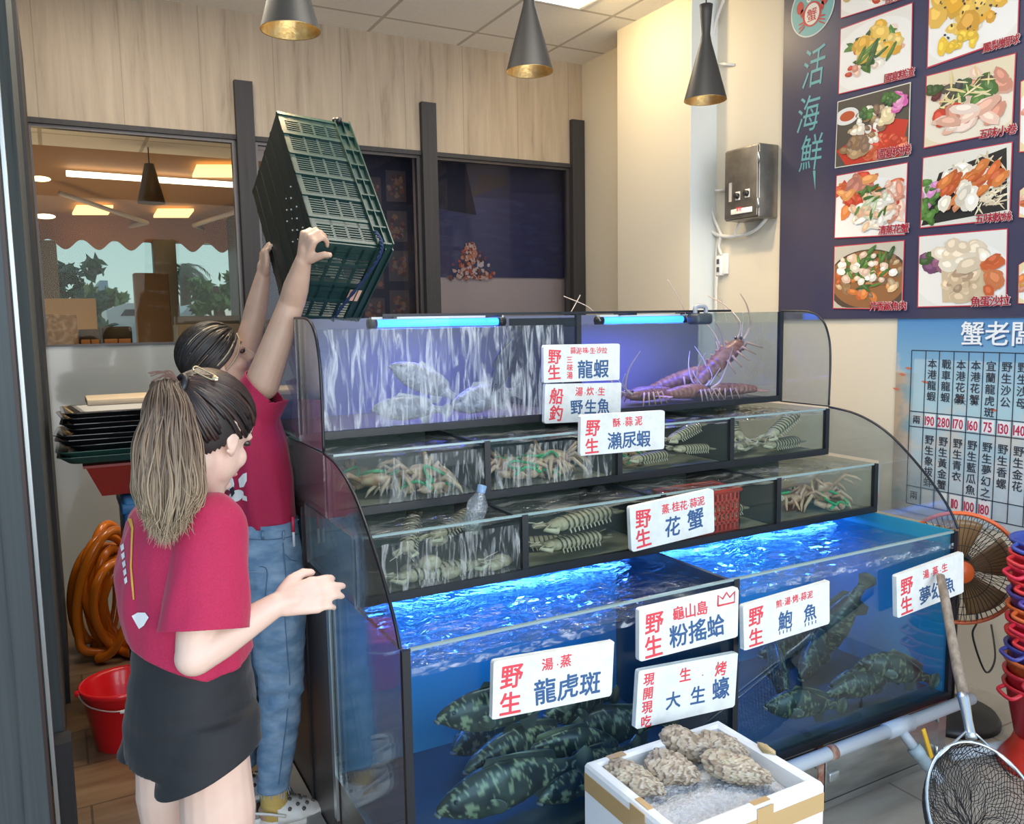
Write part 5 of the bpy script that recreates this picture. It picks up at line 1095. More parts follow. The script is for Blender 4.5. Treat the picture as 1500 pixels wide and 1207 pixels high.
# ================================================================== LANDING NET
nt_ = thing('landing_net', 'landing net with worn wooden handle leaning on the tank corner', 'fishing net', (2.2, 1.3, 0))
hA = atY(1377, 842, 1.682); hA = Vector((hA.x, 1.682, hA.z)); hB = atY(1423, 1082, 1.40); hd_ = (hB-hA).normalized(); hl = (hB-hA).length
MB().tube([hA+hd_*(hl*f_)+Vector((.002*sin(f_*9), 0, .002*cos(f_*7))) for f_ in (0, .01, .2, .4, .6, .76)], [.006, .013, .0145, .0145, .0155, .016], 14).build('handle', mat('worn_wood', (.20, .15, .11), .8, noise_=((60, 60, 8), (.34, .28, .22), .35, .7), bump=((80, 80, 10), .5, .006)), nt_)
MB().tube([hA+hd_*(hl*f_) for f_ in (.75, .78, .9, .97, 1.0)], [.017, .0165, .013, .014, .016], 14).build('ferrule', m_alu, nt_)
hs = Vector((.90, -.42, 0)); hs = (hs-hd_*hs.dot(hd_)).normalized(); hn = hs.cross(hd_)
def hoop(A, k=1.): return hB + hd_*(.215+.0) - hd_*(.205*cos(A))*k + hs*(.160*sin(A))*k
MB().tube([hoop(2*pi*k/48) for k in range(48)], .0045, 8, closed=True).build('hoop', m_alu, nt_)
for s in (-1, 1): MB().tube([hB-hd_*.03, hoop(s*.85)+hn*.002], .0035, 6).build('brace', m_alu, nt_)
nb = MB(); NU, NV = 84, 26
dng = -hn if hn.y < 0 else hn
random.seed(3)
def netp(i, j):
    A = 2*pi*(i+.5*(j % 2))/NU; v = j/NV; k = (1-v**2.4*.95)
    p = hoop(A, max(.05, k)) + Vector((.07, .09, -.12))*(sin(v*pi*.5)) + Vector((.0, .0, 1))*(.016*noise.noise(Vector((i*.35, j*.4, 2)))) + hs*.02*noise.noise(Vector((i*.3, j*.3, 5)))*v
    p.z = max(p.z, .012+.008*abs(noise.noise(Vector((i*.5, j*.5, 0))))); return p
vs = [netp(i, j) for j in range(NV+1) for i in range(NU)]
fs = []
for j in range(NV-1):
    for i in range(NU):
        o_ = j % 2; a_ = j*NU+(i+o_) % NU if o_ else j*NU+i
        lft = (j+1)*NU+(i-1+o_) % NU; rgt = (j+1)*NU+(i+o_) % NU; btm = (j+2)*NU+i if False else (j+2)*NU+(i) % NU
        fs.append((j*NU+i, lft, (j+2)*NU+i, rgt))
nb.add(vs, fs)
no = nb.build('mesh_bag', mat('black_net', (.012, .012, .014), .6), nt_)
wf = no.modifiers.new('w', 'WIREFRAME'); wf.thickness = .0028; wf.use_even_offset = False
# ================================================================== STYROFOAM BOX, ICE, OYSTERS
fz0, fz1 = .196, .496; fx0, fx1, fy0, fy1 = 1.09, 1.53, 1.295, 1.655
fb = thing('styrofoam_box', 'white styrofoam box with brown tape, full of ice', 'foam box', (1.31, 1.47, fz0))
m_sty = mat('styrofoam', (.80, .82, .83), .75, bump=(160, .25, .003))
bm = bmesh.new(); 
def frame_box(x0, x1, y0, y1, z0, z1, w, floor):
    b = MB(); ring = lambda i, z: [(x0+i, y0+i, z), (x1-i, y0+i, z), (x1-i, y1-i, z), (x0+i, y1-i, z)]
    R_ = [ring(.008, z0), ring(0, z0+.01), ring(0, z1-.012), ring(.004, z1-.003), ring(.010, z1), ring(w-.008, z1), ring(w, z1-.006), ring(w+.004, floor)]
    vs = [p for r_ in R_ for p in r_]; fs = [(3, 2, 1, 0)]
    for i in range(len(R_)-1):
        for k in range(4): fs.append((i*4+k, i*4+(k+1) % 4, i*4+4+(k+1) % 4, i*4+4+k))
    L = (len(R_)-1)*4; fs.append((L, L+1, L+2, L+3)); b.add(vs, fs); return b
bm.free(); frame_box(fx0, fx1, fy0, fy1, fz0, fz1, .030, fz0+.05).build('body', m_sty, fb)
m_tape = mat('brown_tape', (.52, .34, .15), .3, coat=.3)
tp = MB(); e_ = .0012
tp.box((fx0-e_, fy0-e_, fz1-.075), (fx1+e_, fy0, fz1-.028)); tp.box((fx0-e_, fy0, fz1-.075), (fx0, fy1, fz1-.028)); tp.box((fx1, fy0, fz1-.075), (fx1+e_, fy1, fz1-.028)); tp.box((fx0, fy1, fz1-.075), (fx1, fy1+e_, fz1-.028))
tp.build('tape', m_tape, fb)
for i in range(2):
    y = fy0+.115; b = MB()
    if i == 0: b.box((fx0-2*e_, y, fz0+.03), (fx0-e_, y+.055, fz1-.008)).box((fx0+.008, y, fz1), (fx0+.024, y+.05, fz1+e_))
    else: b.box((fx0+.225, fy0-2*e_, fz1-.085), (fx0+.275, fy0-e_, fz1-.004)).box((fx0+.225, fy0+.008, fz1), (fx0+.275, fy0+.024, fz1+e_))
    b.build('tape_strip', m_tape, fb)
b = MB(); b.rbox((fx0+.06, fy1-.026, fz1-.002), (fx0+.11, fy1-.006, fz1+e_), .0005, seg=1); b.build('tape_patch', m_tape, fb)
random.seed(8); b = MB()
b.ell((fx1-.012, fy1-.19, fz1+.004), (.012, .026, .010), nu=12, nv=8, fn=lambda d: 1+.9*noise.noise(d*2.5)); b.build('torn_tape', mat('torn_tape', (.50, .38, .20), .5), fb)
MB_ = MB().box((fx0-.01, fy0-.01, 0), (fx1+.01, fy1, fz0)).build('foam_crate', m_sty); tag(MB_, 'plain foam crate that carries the oyster box', 'crate')
m_ice = mat('crushed_ice', (.74, .76, .79), .35, sub=.1, noise_=(70, (.55, .57, .60), .35, .7), bump=(140, 1.0, .008))
ice = MB().grid(lambda u, v: Vector((fx0+.032+(fx1-fx0-.064)*u, fy0+.032+(fy1-fy0-.064)*v, fz1-.05+.016*noise.noise(Vector((u*5, v*4, 1)))+.005*noise.noise(Vector((u*40, v*36, 4)))+.004*noise.noise(Vector((u*90, v*80, 4))))), 110, 90).build('crushed_ice', m_ice)
tag(ice, 'crushed ice filling the styrofoam box', 'ice', kind='stuff')
def oyster(p, L, w, h, yaw, pitch, seed, label, tone=0.):
    m = MB(); off = Vector((seed*7.3, 0, 0)); rot = Matrix.Rotation(R(yaw), 4, 'Z') @ Matrix.Rotation(R(pitch), 4, 'Y')
    nu, nv = 80, 56; vs = []; cols_ = []
    for j in range(nv+1):
        th = pi*j/nv
        for i in range(nu):
            ph = 2*pi*i/nu; d = Vector((cos(th), sin(th)*cos(ph), sin(th)*sin(ph)))
            taper = 1-.30*d.x+.14*noise.noise(Vector((d.x*2.2, seed, 0)))
            hd = ((d.x-1.0)**2*1.6 + d.y*d.y*.7 + .25*d.z*d.z)**.5; sw = (hd*3.6 + .9*noise.noise(d*1.8+off) + .25*noise.noise(d*5+off)) % 1.
            layers = .15*sw*(.55+.45*noise.noise(d*5+off)) + .16*abs(noise.noise(d*3.1+off)) + .025*noise.noise(d*10+off)
            q_ = Vector((d.x*L/2, d.y*w/2*taper, d.z*h/2*taper))*(.90+layers)
            q_.y += .012*noise.noise(Vector((d.x*2, seed*2, 4)))
            vs.append(rot @ q_ + Vector(p))
            a = noise.noise(d*4+off)+.5*noise.noise(d*11+off); b2 = noise.noise(d*22+off)
            c = Vector((.33, .25, .17)).lerp(Vector((.62, .55, .43)), max(0, min(1, .45+a*.9+b2*.25)))
            c = c.lerp(Vector((.26, .27, .15)) if tone > .5 else Vector((.32, .22, .17)), max(0, min(.7, a*1.3-.1)))
            c = c.lerp(Vector((.66, .62, .54)), max(0, min(.8, (sw-.72)*3)));
            if sw < .16: c = c.lerp(Vector((.13, .09, .06)), .75)
            if noise.noise(d*3.4+off*2) > .30: c = c.lerp(Vector((.16, .11, .075)), .65)
            cols_.append(tuple(c))
    fs = [(j*nu+i, (j+1)*nu+i, (j+1)*nu+(i+1) % nu, j*nu+(i+1) % nu) for j in range(nv) for i in range(nu)]
    m.add(vs, fs, True, cols_); o = m.build('oyster', colmat('oyster_shell', .6, spec=.4)); return tag(o, label, 'oyster', 'oysters on the ice')
zi = fz1-.022
def on(x, y, dz=0): p = atZ(x, y, zi+dz); return (p.x, p.y, zi+dz)
oyster(on(930, 1142), .160, .080, .066, -62, 6, 1, 'oyster by itself at the taped side of the box, end to the ice', 1)
oyster(on(985, 1126), .140, .100, .072, -48, 8, 2, 'broad brownish oyster in front of the one with its tip toward the oyster sign')
oyster(on(1010, 1092, .012), .160, .078, .070, -62, 10, 3, 'oyster closest to the oyster sign, ridged, its top end standing highest')
oyster(on(1058, 1094, .004), .140, .092, .062, -50, 5, 4, 'oyster at the back, half covered by the greenish one')
oyster(on(1080, 1126, .012), .172, .085, .066, -52, 8, 5, 'greenish oyster at the end of the row, its pointed tip on the ice', 1)
# ================================================================== BUCKET
bp_ = Vector((.135, 3.42, 0)); bu = thing('bucket', 'red plastic bucket with a wire handle on the brown floor', 'bucket', bp_)
MB().lathe([(.001, .004), (.098, 0), (.104, .004), (.142, .225), (.150, .228), (.152, .245), (.146, .248), (.136, .228), (.098, .012), (.001, .012)], 48, org=bp_).build('body', mat('bucket_red', (.72, .012, .02), .28, coat=.3), bu)
hp = [bp_+Vector((-.15, -.02, .235))] + [bp_+Vector((.15*-cos(a_), -.15*sin(a_)-.005, .235-.045*sin(a_))) for a_ in (.3, .7, 1.2, 1.57, 2.0, 2.5)] + [bp_+Vector((.15, -.02, .235))]
MB().tube(spline(hp, 5), .003, 6).build('handle', mat('pinkish_wire', (.62, .50, .48), .35, .5), bu)
MB().tube([bp_+Vector((-.02, -.158, .188)), bp_+Vector((.03, -.157, .188))], .007, 8).build('grip', m_white, bu)
for s in (-1, 1): MB().lathe([(.012, 0), (.012, .014), (.001, .015)], 12, axis=(s, 0, 0), org=bp_+Vector((s*.148, -.02, .235))).build('ear', mat('bucket_red', (.7, .02, .02), .3), bu)
# ================================================================== ORANGE HOSE
m_hose = mat('orange_hose', (.66, .17, .008), .22, coat=.5); ho = MB(); random.seed(16)
hb_ = Vector((.10, 4.45, 0)); path = []
for k in range(13):
    w_, h_ = random.uniform(.14, .22), random.uniform(.40, .62); cx_ = random.uniform(-.03, .16); dy_ = random.uniform(-.16, .14); tl_ = random.uniform(-.35, .35); n_ = 14
    for i in range(n_):
        A = -pi/2 + 2*pi*i/n_
        path.append(hb_ + Vector((cx_ + w_*cos(A)*.62 + tl_*h_*.25*sin(A), dy_ + .05*sin(A*2), .025 + h_*.5*(1+sin(A))*1.0)))
ho.tube(spline(path, 4), .021, 10); hs_ = ho.build('hose', m_hose); tag(hs_, 'bundled orange hose piled against the grey wall panel', 'hose')
# ================================================================== TRAY STACK, TUB, CRATE
random.seed(4); tz = 1.075; ty = 3.72
def tray_mesh(cx_, cy_, z, L, W, rot, flare):
    b = MB(); M_ = Matrix.Translation((cx_, cy_, z)) @ Matrix.Rotation(R(rot), 4, 'Z')
    def rr(hx, hy, zz, r_=.05):
        out = []
        for sx, sy, a0 in ((1, 1, 0), (-1, 1, 90), (-1, -1, 180), (1, -1, 270)):
            for k in range(6): A = R(a0+k*18); out.append(M_ @ Vector((sx*(hx-r_)+r_*cos(A), sy*(hy-r_)+r_*sin(A), zz)))
        return out
    b.loft([rr(L*.44, W*.42, 0), rr(L*.5, W*.5, .026), rr(L*.515, W*.515, .028), rr(L*.515, W*.515, .031), rr(L*.495, W*.495, .029), rr(L*.435, W*.415, .004)], True, smooth=False); return b
m_tr = mat('black_tray', (.012, .014, .016), .25, coat=.4); m_tg = mat('green_tray', (.03, .10, .085), .3)
order = ['lowest', 'second lowest', 'third lowest', 'fourth lowest', 'fifth lowest', 'fourth highest', 'third highest', 'second highest', 'topmost']
for k in range(9):
    g_ = k in (0, 1); o = tray_mesh(.255+random.uniform(-.02, .015), ty+random.uniform(-.02, .02), tz+.021*k, .52, .36, random.uniform(-5, 5), 0).build('serving_tray', m_tg if g_ else m_tr)
    tag(o, '%s serving tray, %s of the stack on the red tub' % ('dark green' if g_ else 'black', order[k]), 'tray', 'stacked serving trays')
tag(MB().rbox((.09, ty-.12, tz+.215), (.52, ty+.12, tz+.240), .004).build('cutting_board', mat('pale_wood_board', (.72, .58, .42), .5)), 'pale wooden board lying on the tray stack', 'board')
rt = MB(); rt.loft([[Vector((.27+sx*.15, ty+sy*.10, .93)) for sx, sy in ((1, 1), (-1, 1), (-1, -1), (1, -1))], [Vector((.27+sx*.20, ty+sy*.14, 1.05)) for sx, sy in ((1, 1), (-1, 1), (-1, -1), (1, -1))], [Vector((.27+sx*.21, ty+sy*.15, 1.052)) for sx, sy in ((1, 1), (-1, 1), (-1, -1), (1, -1))], [Vector((.27+sx*.21, ty+sy*.15, 1.062)) for sx, sy in ((1, 1), (-1, 1), (-1, -1), (1, -1))]], True, smooth=False)
tag(rt.build('wash_tub', mat('dark_red_plastic', (.36, .03, .02), .4)), 'dark red plastic tub under the tray stack', 'tub')
bl = thing('crate_tower', 'tall blue plastic crate carrying the red tub', 'crate', (.37, ty, 0)); m_bl = mat('blue_plastic', (.015, .13, .34), .4)
MB().rbox((.19, ty-.17, 0), (.55, ty+.17, .92), .012).build('body', m_bl, bl)
for k in range(3): MB().rbox((.182, ty-.178, .26+.3*k), (.558, ty+.178, .30+.3*k), .006).build('rib', m_bl, bl)
# ================================================================== THE TILTED CRATE
E1, E2, E3 = Vector((.008, -.646, -.763)).normalized(), Vector((.994, .085, -.062)).normalized(), Vector((-.105, .758, -.643)).normalized()
CO = Vector((.684, 2.832, 2.283)); CL, CD, CW = .581, .249, .338   # top corner of the base; length, depth, width
def cp3(a, b, c): return CO + E1*a + E2*b + E3*c
ct = thing('crate', 'dark green lattice plastic crate tipped up over the top tank', 'crate', CO)
m_cr = mat('crate_green', (.010, .040, .034), .38); m_crb = mat('crate_base_black', (.012, .020, .018), .4)
def bar(b, a0, a1, b0, b1, c0, c1): 
    P = [cp3(a, bb, c) for a, bb, c in ((a0, b0, c0), (a1, b0, c0), (a1, b1, c0), (a0, b1, c0), (a0, b0, c1), (a1, b0, c1), (a1, b1, c1), (a0, b1, c1))]
    b.add(P, [(0, 3, 2, 1), (4, 5, 6, 7), (0, 1, 5, 4), (1, 2, 6, 5), (2, 3, 7, 6), (3, 0, 4, 7)])
T_ = .004
base = MB(); bar(base, 0, CL, 0, T_, 0, CW)
for k in range(5): bar(base, .02, CL-.02, -.003, 0, .03+k*(CW-.07)/4, .036+k*(CW-.07)/4)
base.build('base', m_crb, ct)
dots = MB()
for i in range(9):
    for j in range(2): dots.ell(cp3(.30+i*.030, -.002, .05+j*.05+.02*(i % 3)), .0028, nu=8, nv=5)
dots.build('drain_holes', mat('pale_hole', (.55, .58, .55), .6), ct)
def wall_long(c):
    b = MB(); n_ = 6
    bar(b, 0, CL, CD-.055, CD-.052, c-.012 if c == 0 else c, c if c == 0 else c+.012); bar(b, 0, CL, CD-.028, CD-.025, c-.012 if c == 0 else c, c if c == 0 else c+.012)
    bar(b, 0, CL, CD-.004, CD, c-.016 if c == 0 else c-T_, c+T_ if c == 0 else c+.016); bar(b, 0, CL, CD-.055, CD, c, c+T_)
    bar(b, 0, CL, 0, .018, c, c+T_)
    for k in range(n_+1):
        a = k*(CL-.012)/n_; bar(b, a, a+.012, 0, CD-.05, c-.004, c+T_+.004)
        if k < n_:
            if k in (0, n_-1): bar(b, a, a+.034, .018, CD-.05, c, c+T_)
            for j in range(1, 8): aa = a+.012+j*((CL-.012)/n_-.012)/8; bar(b, aa, aa+.0038, .018, CD-.05, c, c+T_)
            for j in range(1, 4): bb = .018+j*(CD-.07)/4; bar(b, a+.012, a+(CL-.012)/n_, bb, bb+.008, c, c+T_)
    for k in range(9): a = k*(CL-.008)/8; bar(b, a, a+.006, CD-.055, CD, c-.011 if c == 0 else c, c+.002 if c == 0 else c+.013)
    return b
def wall_short(a):
    b = MB(); n_ = 4
    a0, a1 = (a-.012, a) if a == 0 else (a, a+.012)
    bar(b, a0, a1, CD-.055, CD-.052, 0, CW); bar(b, a0, a1, CD-.028, CD-.025, 0, CW); bar(b, a0, a1, CD-.004, CD, 0, CW); bar(b, a, a+T_, CD-.055, CD, 0, CW); bar(b, a, a+T_, 0, .018, 0, CW); bar(b, a, a+T_, .018, CD-.05, 0, .06)
    for k in range(n_+1):
        c = k*(CW-.012)/n_; bar(b, a-.004, a+T_+.004, 0, CD-.05, c, c+.012)
        if k < n_:
            if k == 2: bar(b, a, a+T_, .018, CD-.05, c, c+(CW-.012)/n_)
            for j in range(1, 6): cc = c+.012+j*((CW-.012)/n_-.012)/6; bar(b, a, a+T_, .018, CD-.05, cc, cc+.004)
            for j in range(1, 4): bb = .018+j*(CD-.07)/4; bar(b, a, a+T_, bb, bb+.010, c+.012, c+(CW-.012)/n_)
    return b
wall_long(0).build('long_side', m_cr, ct); wall_long(CW).build('long_side', m_cr, ct); wall_short(0).build('short_side', m_cr, ct); wall_short(CL).build('short_side', m_cr, ct)
q = MB(); bar(q, CL+T_+.0045, CL+T_+.006, .17, .21, .19, .24); lab(q.build('sticker', mat('peach_sticker', (.75, .45, .32), .5), ct), 'peach coloured sticker')
rp = [cp3(CL-.05, .20, -.012), cp3(CL+.0, .205, -.016), cp3(CL+.022, .205, .02), cp3(CL+.024, .19, .12), cp3(CL+.024, .16, .25), cp3(CL+.022, .15, CW-.01)]
rr_ = MB(); sp_ = spline(rp, 12)
for s in (0, pi): rr_.tube([p + E2*(.0035*cos(i*.9+s)) + E3*(.0035*sin(i*.9+s)) for i, p in enumerate(sp_)], .0034, 6)
rr_.build('rope', mat('navy_rope', (.012, .03, .09), .7), ct)
q = MB(); q.ell(cp3(.0, .21, -.012), .012, nu=10, nv=7, fn=lambda d: 1+.35*noise.noise(d*4)); q.ell(cp3(-.008, .20, -.004), .009, nu=10, nv=7); q.build('knot', m_black, ct)
# ================================================================== WATER POURING FROM THE CRATE
# ================================================================== PEOPLE
from mathutils.bvhtree import BVHTree
RH = Vector((cos(_y), -sin(_y), 0)); WH = Vector((sin(_y), cos(_y), 0)); ZU = Vector((0, 0, 1)); XU = Vector((1, 0, 0)); YU = Vector((0, 1, 0))
def cap(mb, p0, r0, p1, r1, n=18, flat=None):
    p0, p1 = Vector(p0), Vector(p1); d = (p1-p0); L = d.length; d.normalize(); pts = []; rr = []
    for k in range(5): a = pi/2*k/5; pts.append(p0-d*(r0*cos(a))); rr.append(max(r0*sin(a), r0*.08))
    for f in (0, .33, .66, 1): pts.append(p0+d*(L*f)); rr.append(r0+(r1-r0)*f)
    for k in range(4, -1, -1): a = pi/2*k/5; pts.append(p1+d*(r1*cos(a))); rr.append(max(r1*sin(a), r1*.08))
    mb.tube(pts, rr, n)
def chain(mb, pts, rs, n=18):
    for (a, ra), (b, rb) in zip(zip(pts, rs), list(zip(pts, rs))[1:]): cap(mb, a, ra, b, rb, n)
def stackrows(rows, ax, ay, n=36, t=1.74):
    """rows (y px, x px, half length along ax, half length along ay [, depth]) -> rings"""
    rings = []
    for r_ in rows:
        c = atD(r_[1], r_[0], r_[4] if len(r_) > 4 else t); rings.append([c + ax*(r_[2]*cos(2*pi*k/n)) + ay*(r_[3]*sin(2*pi*k/n)) for k in range(n)])
    return rings
def remesh(mb, voxel, iters=3, fac=.5, deform=None, cuts=()):
    me = bpy.data.meshes.new('tmp'); me.from_pydata(mb.v, [], mb.f); bm = bmesh.new(); bm.from_mesh(me); bmesh.ops.recalc_face_normals(bm, faces=bm.faces[:]); bm.to_mesh(me); bm.free()
    o = bpy.data.objects.new('tmp', me); COL.objects.link(o)
    r_ = o.modifiers.new('r', 'REMESH'); r_.mode = 'VOXEL'; r_.voxel_size = voxel; r_.use_smooth_shade = True
    if iters: s = o.modifiers.new('s', 'SMOOTH'); s.factor = fac; s.iterations = iters
    dg = bpy.context.evaluated_depsgraph_get(); m2 = bpy.data.meshes.new_from_object(o.evaluated_get(dg))
    vs = [v.co.copy() for v in m2.vertices]; ns = [v.normal.copy() for v in m2.vertices]; fs = [tuple(p.vertices) for p in m2.polygons]
    bpy.data.objects.remove(o); bpy.data.meshes.remove(me); bpy.data.meshes.remove(m2)
    if deform: vs = [deform(v, n) for v, n in zip(vs, ns)]
    if cuts:
        m3 = bpy.data.meshes.new('tmp'); m3.from_pydata(vs, [], fs); bm = bmesh.new(); bm.from_mesh(m3)
        for co_, no_, reg in cuts:      # clean straight edge: bisect the region, drop what lies beyond the plane
            F_ = [f for f in bm.faces if reg(f.calc_center_median())]; E_ = {e for f in F_ for e in f.edges}; V_ = {v for f in F_ for v in f.verts}
            bmesh.ops.bisect_plane(bm, geom=F_+list(E_)+list(V_), plane_co=co_, plane_no=no_, clear_outer=True, dist=1e-5)
        bm.verts.index_update(); vs = [v.co.copy() for v in bm.verts]; fs = [tuple(v.index for v in f.verts) for f in bm.faces]; bm.free(); bpy.data.meshes.remove(m3)
    out = MB(); out.add(vs, fs, True); return out
def nz(v, s, seed=0.): return noise.noise(Vector((v[0]*s[0]+seed, v[1]*s[1], v[2]*s[2])))
m_skinA = mat('skin_light', (.76, .53, .42), .45, sub=.06, noise_=(14, (.70, .46, .36), .35, .75), bump=(260, .06, .002))
m_skinB = mat('skin_tan', (.55, .34, .24), .45, sub=.05, noise_=(14, (.62, .40, .29), .35, .75), bump=(260, .06, .002))
m_shirt = mat('crimson_jersey', (.44, .012, .068), .8, sheen=.15, noise_=(300, (.38, .010, .056), .4, .6), bump=(420, .12, .002))
m_short = mat('black_cloth', (.010, .010, .012), .75, sheen=.12, bump=(420, .12, .002))
m_denim = mat('blue_denim', (.13, .24, .38), .8, noise_=((16, 16, 30), (.30, .42, .56), .38, .72, 8), bump=(500, .25, .002))
m_nail = mat('nail', (.80, .60, .54), .25)

def hand(mb, wrist, fwd, palm_n, side, fingers, thumb, sc=1.):
    """palm block from the wrist along fwd; palm_n = back-of-hand normal; side = direction of the thumb; returns finger tips"""
    fwd, palm_n, side = Vector(fwd).normalized(), Vector(palm_n).normalized(), Vector(side).normalized()
    for k, off in enumerate((.028, .010, -.009, -.027)):
        cap(mb, wrist+fwd*.008*sc+side*off*.55*sc, .0135*sc, wrist+fwd*(.078-abs(off)*.28)*sc+side*off*sc, .0115*sc, 12)
    for (a, b) in zip((.028, .010, -.009), (.010, -.009, -.027)): cap(mb, wrist+fwd*.02*sc+side*(a+b)*.3*sc, .013*sc, wrist+fwd*.066*sc+side*(a+b)*.5*sc, .0115*sc, 12)
    cap(mb, wrist-fwd*.01*sc, .021*sc, wrist+fwd*.03*sc, .021*sc, 14)
    tips = []
    for k, (off, (L, c1, c2, c3, spread)) in enumerate(zip((.028, .010, -.009, -.027), fingers)):
        p = wrist+fwd*(.078-abs(off)*.28)*sc+side*off*sc; A = 0; r_ = (.0092, .0095, .0090, .0080)[k]*sc
        for seg, (f_, c) in enumerate(zip((.45, .32, .25), (c1, c2, c3))):
            A += R(c); d = (fwd*cos(A) - palm_n*sin(A) + side*spread*cos(A)).normalized(); q = p+d*(L*f_*sc); cap(mb, p, r_, q, r_*.92, 12); p = q; r_ *= .92
        tips.append((p, d, r_))
    pts = [wrist+fwd*thumb[0][0]*sc+side*thumb[0][1]*sc-palm_n*thumb[0][2]*sc] + [wrist+fwd*a*sc+side*b*sc-palm_n*c*sc for a, b, c in thumb[1:]]
    chain(mb, pts, [.0155*sc, .0120*sc, .0105*sc, .0088*sc][:len(pts)], 12); tips.append((pts[-1], (pts[-1]-pts[-2]).normalized(), .0088*sc))
    return tips
def nails(tips, n, parent):
    for (p, d, r_) in tips[:4]:
        q = MB(); c = p+d*r_*.35+Vector(n).normalized()*r_*.72; rot = d.to_track_quat('X', 'Z').to_matrix(); q.ell(c, (.0065, .0048, .0016), rot=rot, nu=10, nv=6); q.build('fingernail', m_nail, parent)
def strands(mb, roots, tie, fn, r, cols, n=5):
    pass

# ------------------------------------------------------------------ front woman
T0 = 1.74
P1 = thing('person', 'woman with a long ash blonde ponytail, crimson T-shirt and black shorts, one hand held out', 'person', (.20, 1.78, 0))
HC = atD(304, 632, 1.73)
FH = (RH*.36 + WH*.82 - ZU*.40).normalized(); RT = FH.cross(ZU).normalized(); UPH = RT.cross(FH).normalized()
def hp1(f, r_, u): return HC + FH*f + RT*r_ + UPH*u
def head(mb, H, s=1.):
    rot = Matrix((FHx, RTx, UPx)).transposed()
    e = lambda c, rad: mb.ell(H(*[k*s for k in c]), [k*s for k in rad], rot=rot, nu=24, nv=16)
    e((-.005, 0, .025), (.096, .076, .088)); e((.022, 0, -.04), (.070, .062, .072)); e((.045, 0, -.082), (.038, .036, .030)); e((.05, 0, -.045), (.045, .05, .05))
    e((.062, 0, .03), (.03, .055, .035))
    for s_ in (-1, 1): e((.055, s_*.036, -.038), (.028, .024, .026)); e((.075, s_*.030, .012), (.016, .02, .010))
    cap(mb, H(.085*s, 0, .012*s), .010*s, H(.110*s, 0, -.030*s), .012*s, 12); e((.098, .011, -.034), (.011, .009, .008)); e((.098, -.011, -.034), (.011, .009, .008))
    e((.083, 0, -.062), (.012, .024, .006)); e((.081, 0, -.072), (.012, .020, .007)); e((.083, 0, -.093), (.014, .018, .012))
FHx, RTx, UPx = FH, RT, UPH
B = MB(); head(B, hp1)
def ear(mb, H, s):
    pts = [H(-.012+.018*cos(a)*1.0, s*(.076+.006*sin(a)**2), -.012+.032*sin(a)) for a in np.linspace(-pi*.6, pi*.75, 10)]
    chain(mb, pts, [.0055]*10, 8); mb.ell(H(-.006, s*.074, -.012), (.016, .006, .026), rot=Matrix((FHx, RTx, UPx)).transposed()); mb.ell(H(0, s*.076, -.042), (.009, .006, .010), rot=Matrix((FHx, RTx, UPx)).transposed())
ear(B, hp1, 1); ear(B, hp1, -1)
nb_ = atD(284, 768, 1.76); chain(B, [hp1(-.022, 0, -.06), atD(296, 712, 1.745), nb_], [.054, .047, .050])
B.loft(stackrows([(765, 272, .05, .10), (785, 268, .085, .15), (830, 268, .10, .15), (905, 272, .095, .135), (960, 280, .098, .14), (1020, 281, .10, .14), (1070, 282, .10, .14)], XU, YU))
shR, elR, wrR = atD(305, 778, 1.625), atD(285, 962, 1.585), atD(404, 886, 1.66)
chain(B, [shR, shR.lerp(elR, .5), elR], [.052, .044, .036]); chain(B, [elR, elR.lerp(wrR, .3), wrR], [.037, .037, .0245])
shL, elL, wrL = atD(248, 775, 1.92), atD(262, 930, 1.94), atD(280, 1060, 1.93)
chain(B, [shL, elL, wrL], [.05, .040, .028])
fdir = (atD(482, 866, 1.70)-wrR).normalized()
nrm = (-WH*.86 + ZU*.35 - RH*.1).normalized(); nrm = (nrm-fdir*nrm.dot(fdir)).normalized(); sd_ = fdir.cross(nrm); sd_ = sd_ if sd_.z > 0 else -sd_
tips1 = hand(B, wrR+fdir*.008, fdir, nrm, sd_, [(.070, 20, 34, 20, .05), (.076, 16, 28, 18, .0), (.071, 18, 30, 20, -.03), (.056, 22, 36, 24, -.09)], [(.012, .022, .004), (.032, .043, .010), (.058, .052, .016), (.076, .050, .024)])
handL = (wrL-elL).normalized(); hand(B, wrL+handL*.008, handL, -WH, ZU, [(.068, 20, 30, 20, 0)]*4, [(.012, .022, .004), (.03, .04, .012), (.05, .045, .02)])
hipR, hipL = atD(311, 1075, 1.675), atD(246, 1070, 1.815)
kR, kL = Vector((hipR.x+.005, hipR.y-.0, .415)), Vector((hipL.x+.0, hipL.y+.0, .415)); aR, aL = Vector((kR.x-.01, kR.y+.02, .07)), Vector((kL.x-.01, kL.y+.02, .07))
for h, k, a in ((hipR, kR, aR), (hipL, kL, aL)):
    chain(B, [h, h.lerp(k, .45), k], [.066, .074, .054]); chain(B, [k, k.lerp(a, .3)+XU*-.012, a], [.053, .052, .034]); chain(B, [a-ZU*.03-XU*.03, a+XU*.10-ZU*.045, a+XU*.15-ZU*.052], [.035, .030, .018], 14)
body1 = remesh(B, .0042, 5, .5).build('body', m_skinA, P1)
for s in (-1, 1):
    MB().ell(hp1(.082, s*.031, .0), (.010, .013, .008), rot=Matrix((FH, RT, UPH)).transposed()).build('eye', mat('eye_dark', (.03, .02, .015), .1, coat=.5), P1)
    MB().tube([hp1(.088, s*.012, .022), hp1(.088, s*.03, .028), hp1(.074, s*.05, .020)], [.002, .003, .0015], 6).build('eyebrow', mat('brow_dark', (.03, .02, .015), .7), P1)
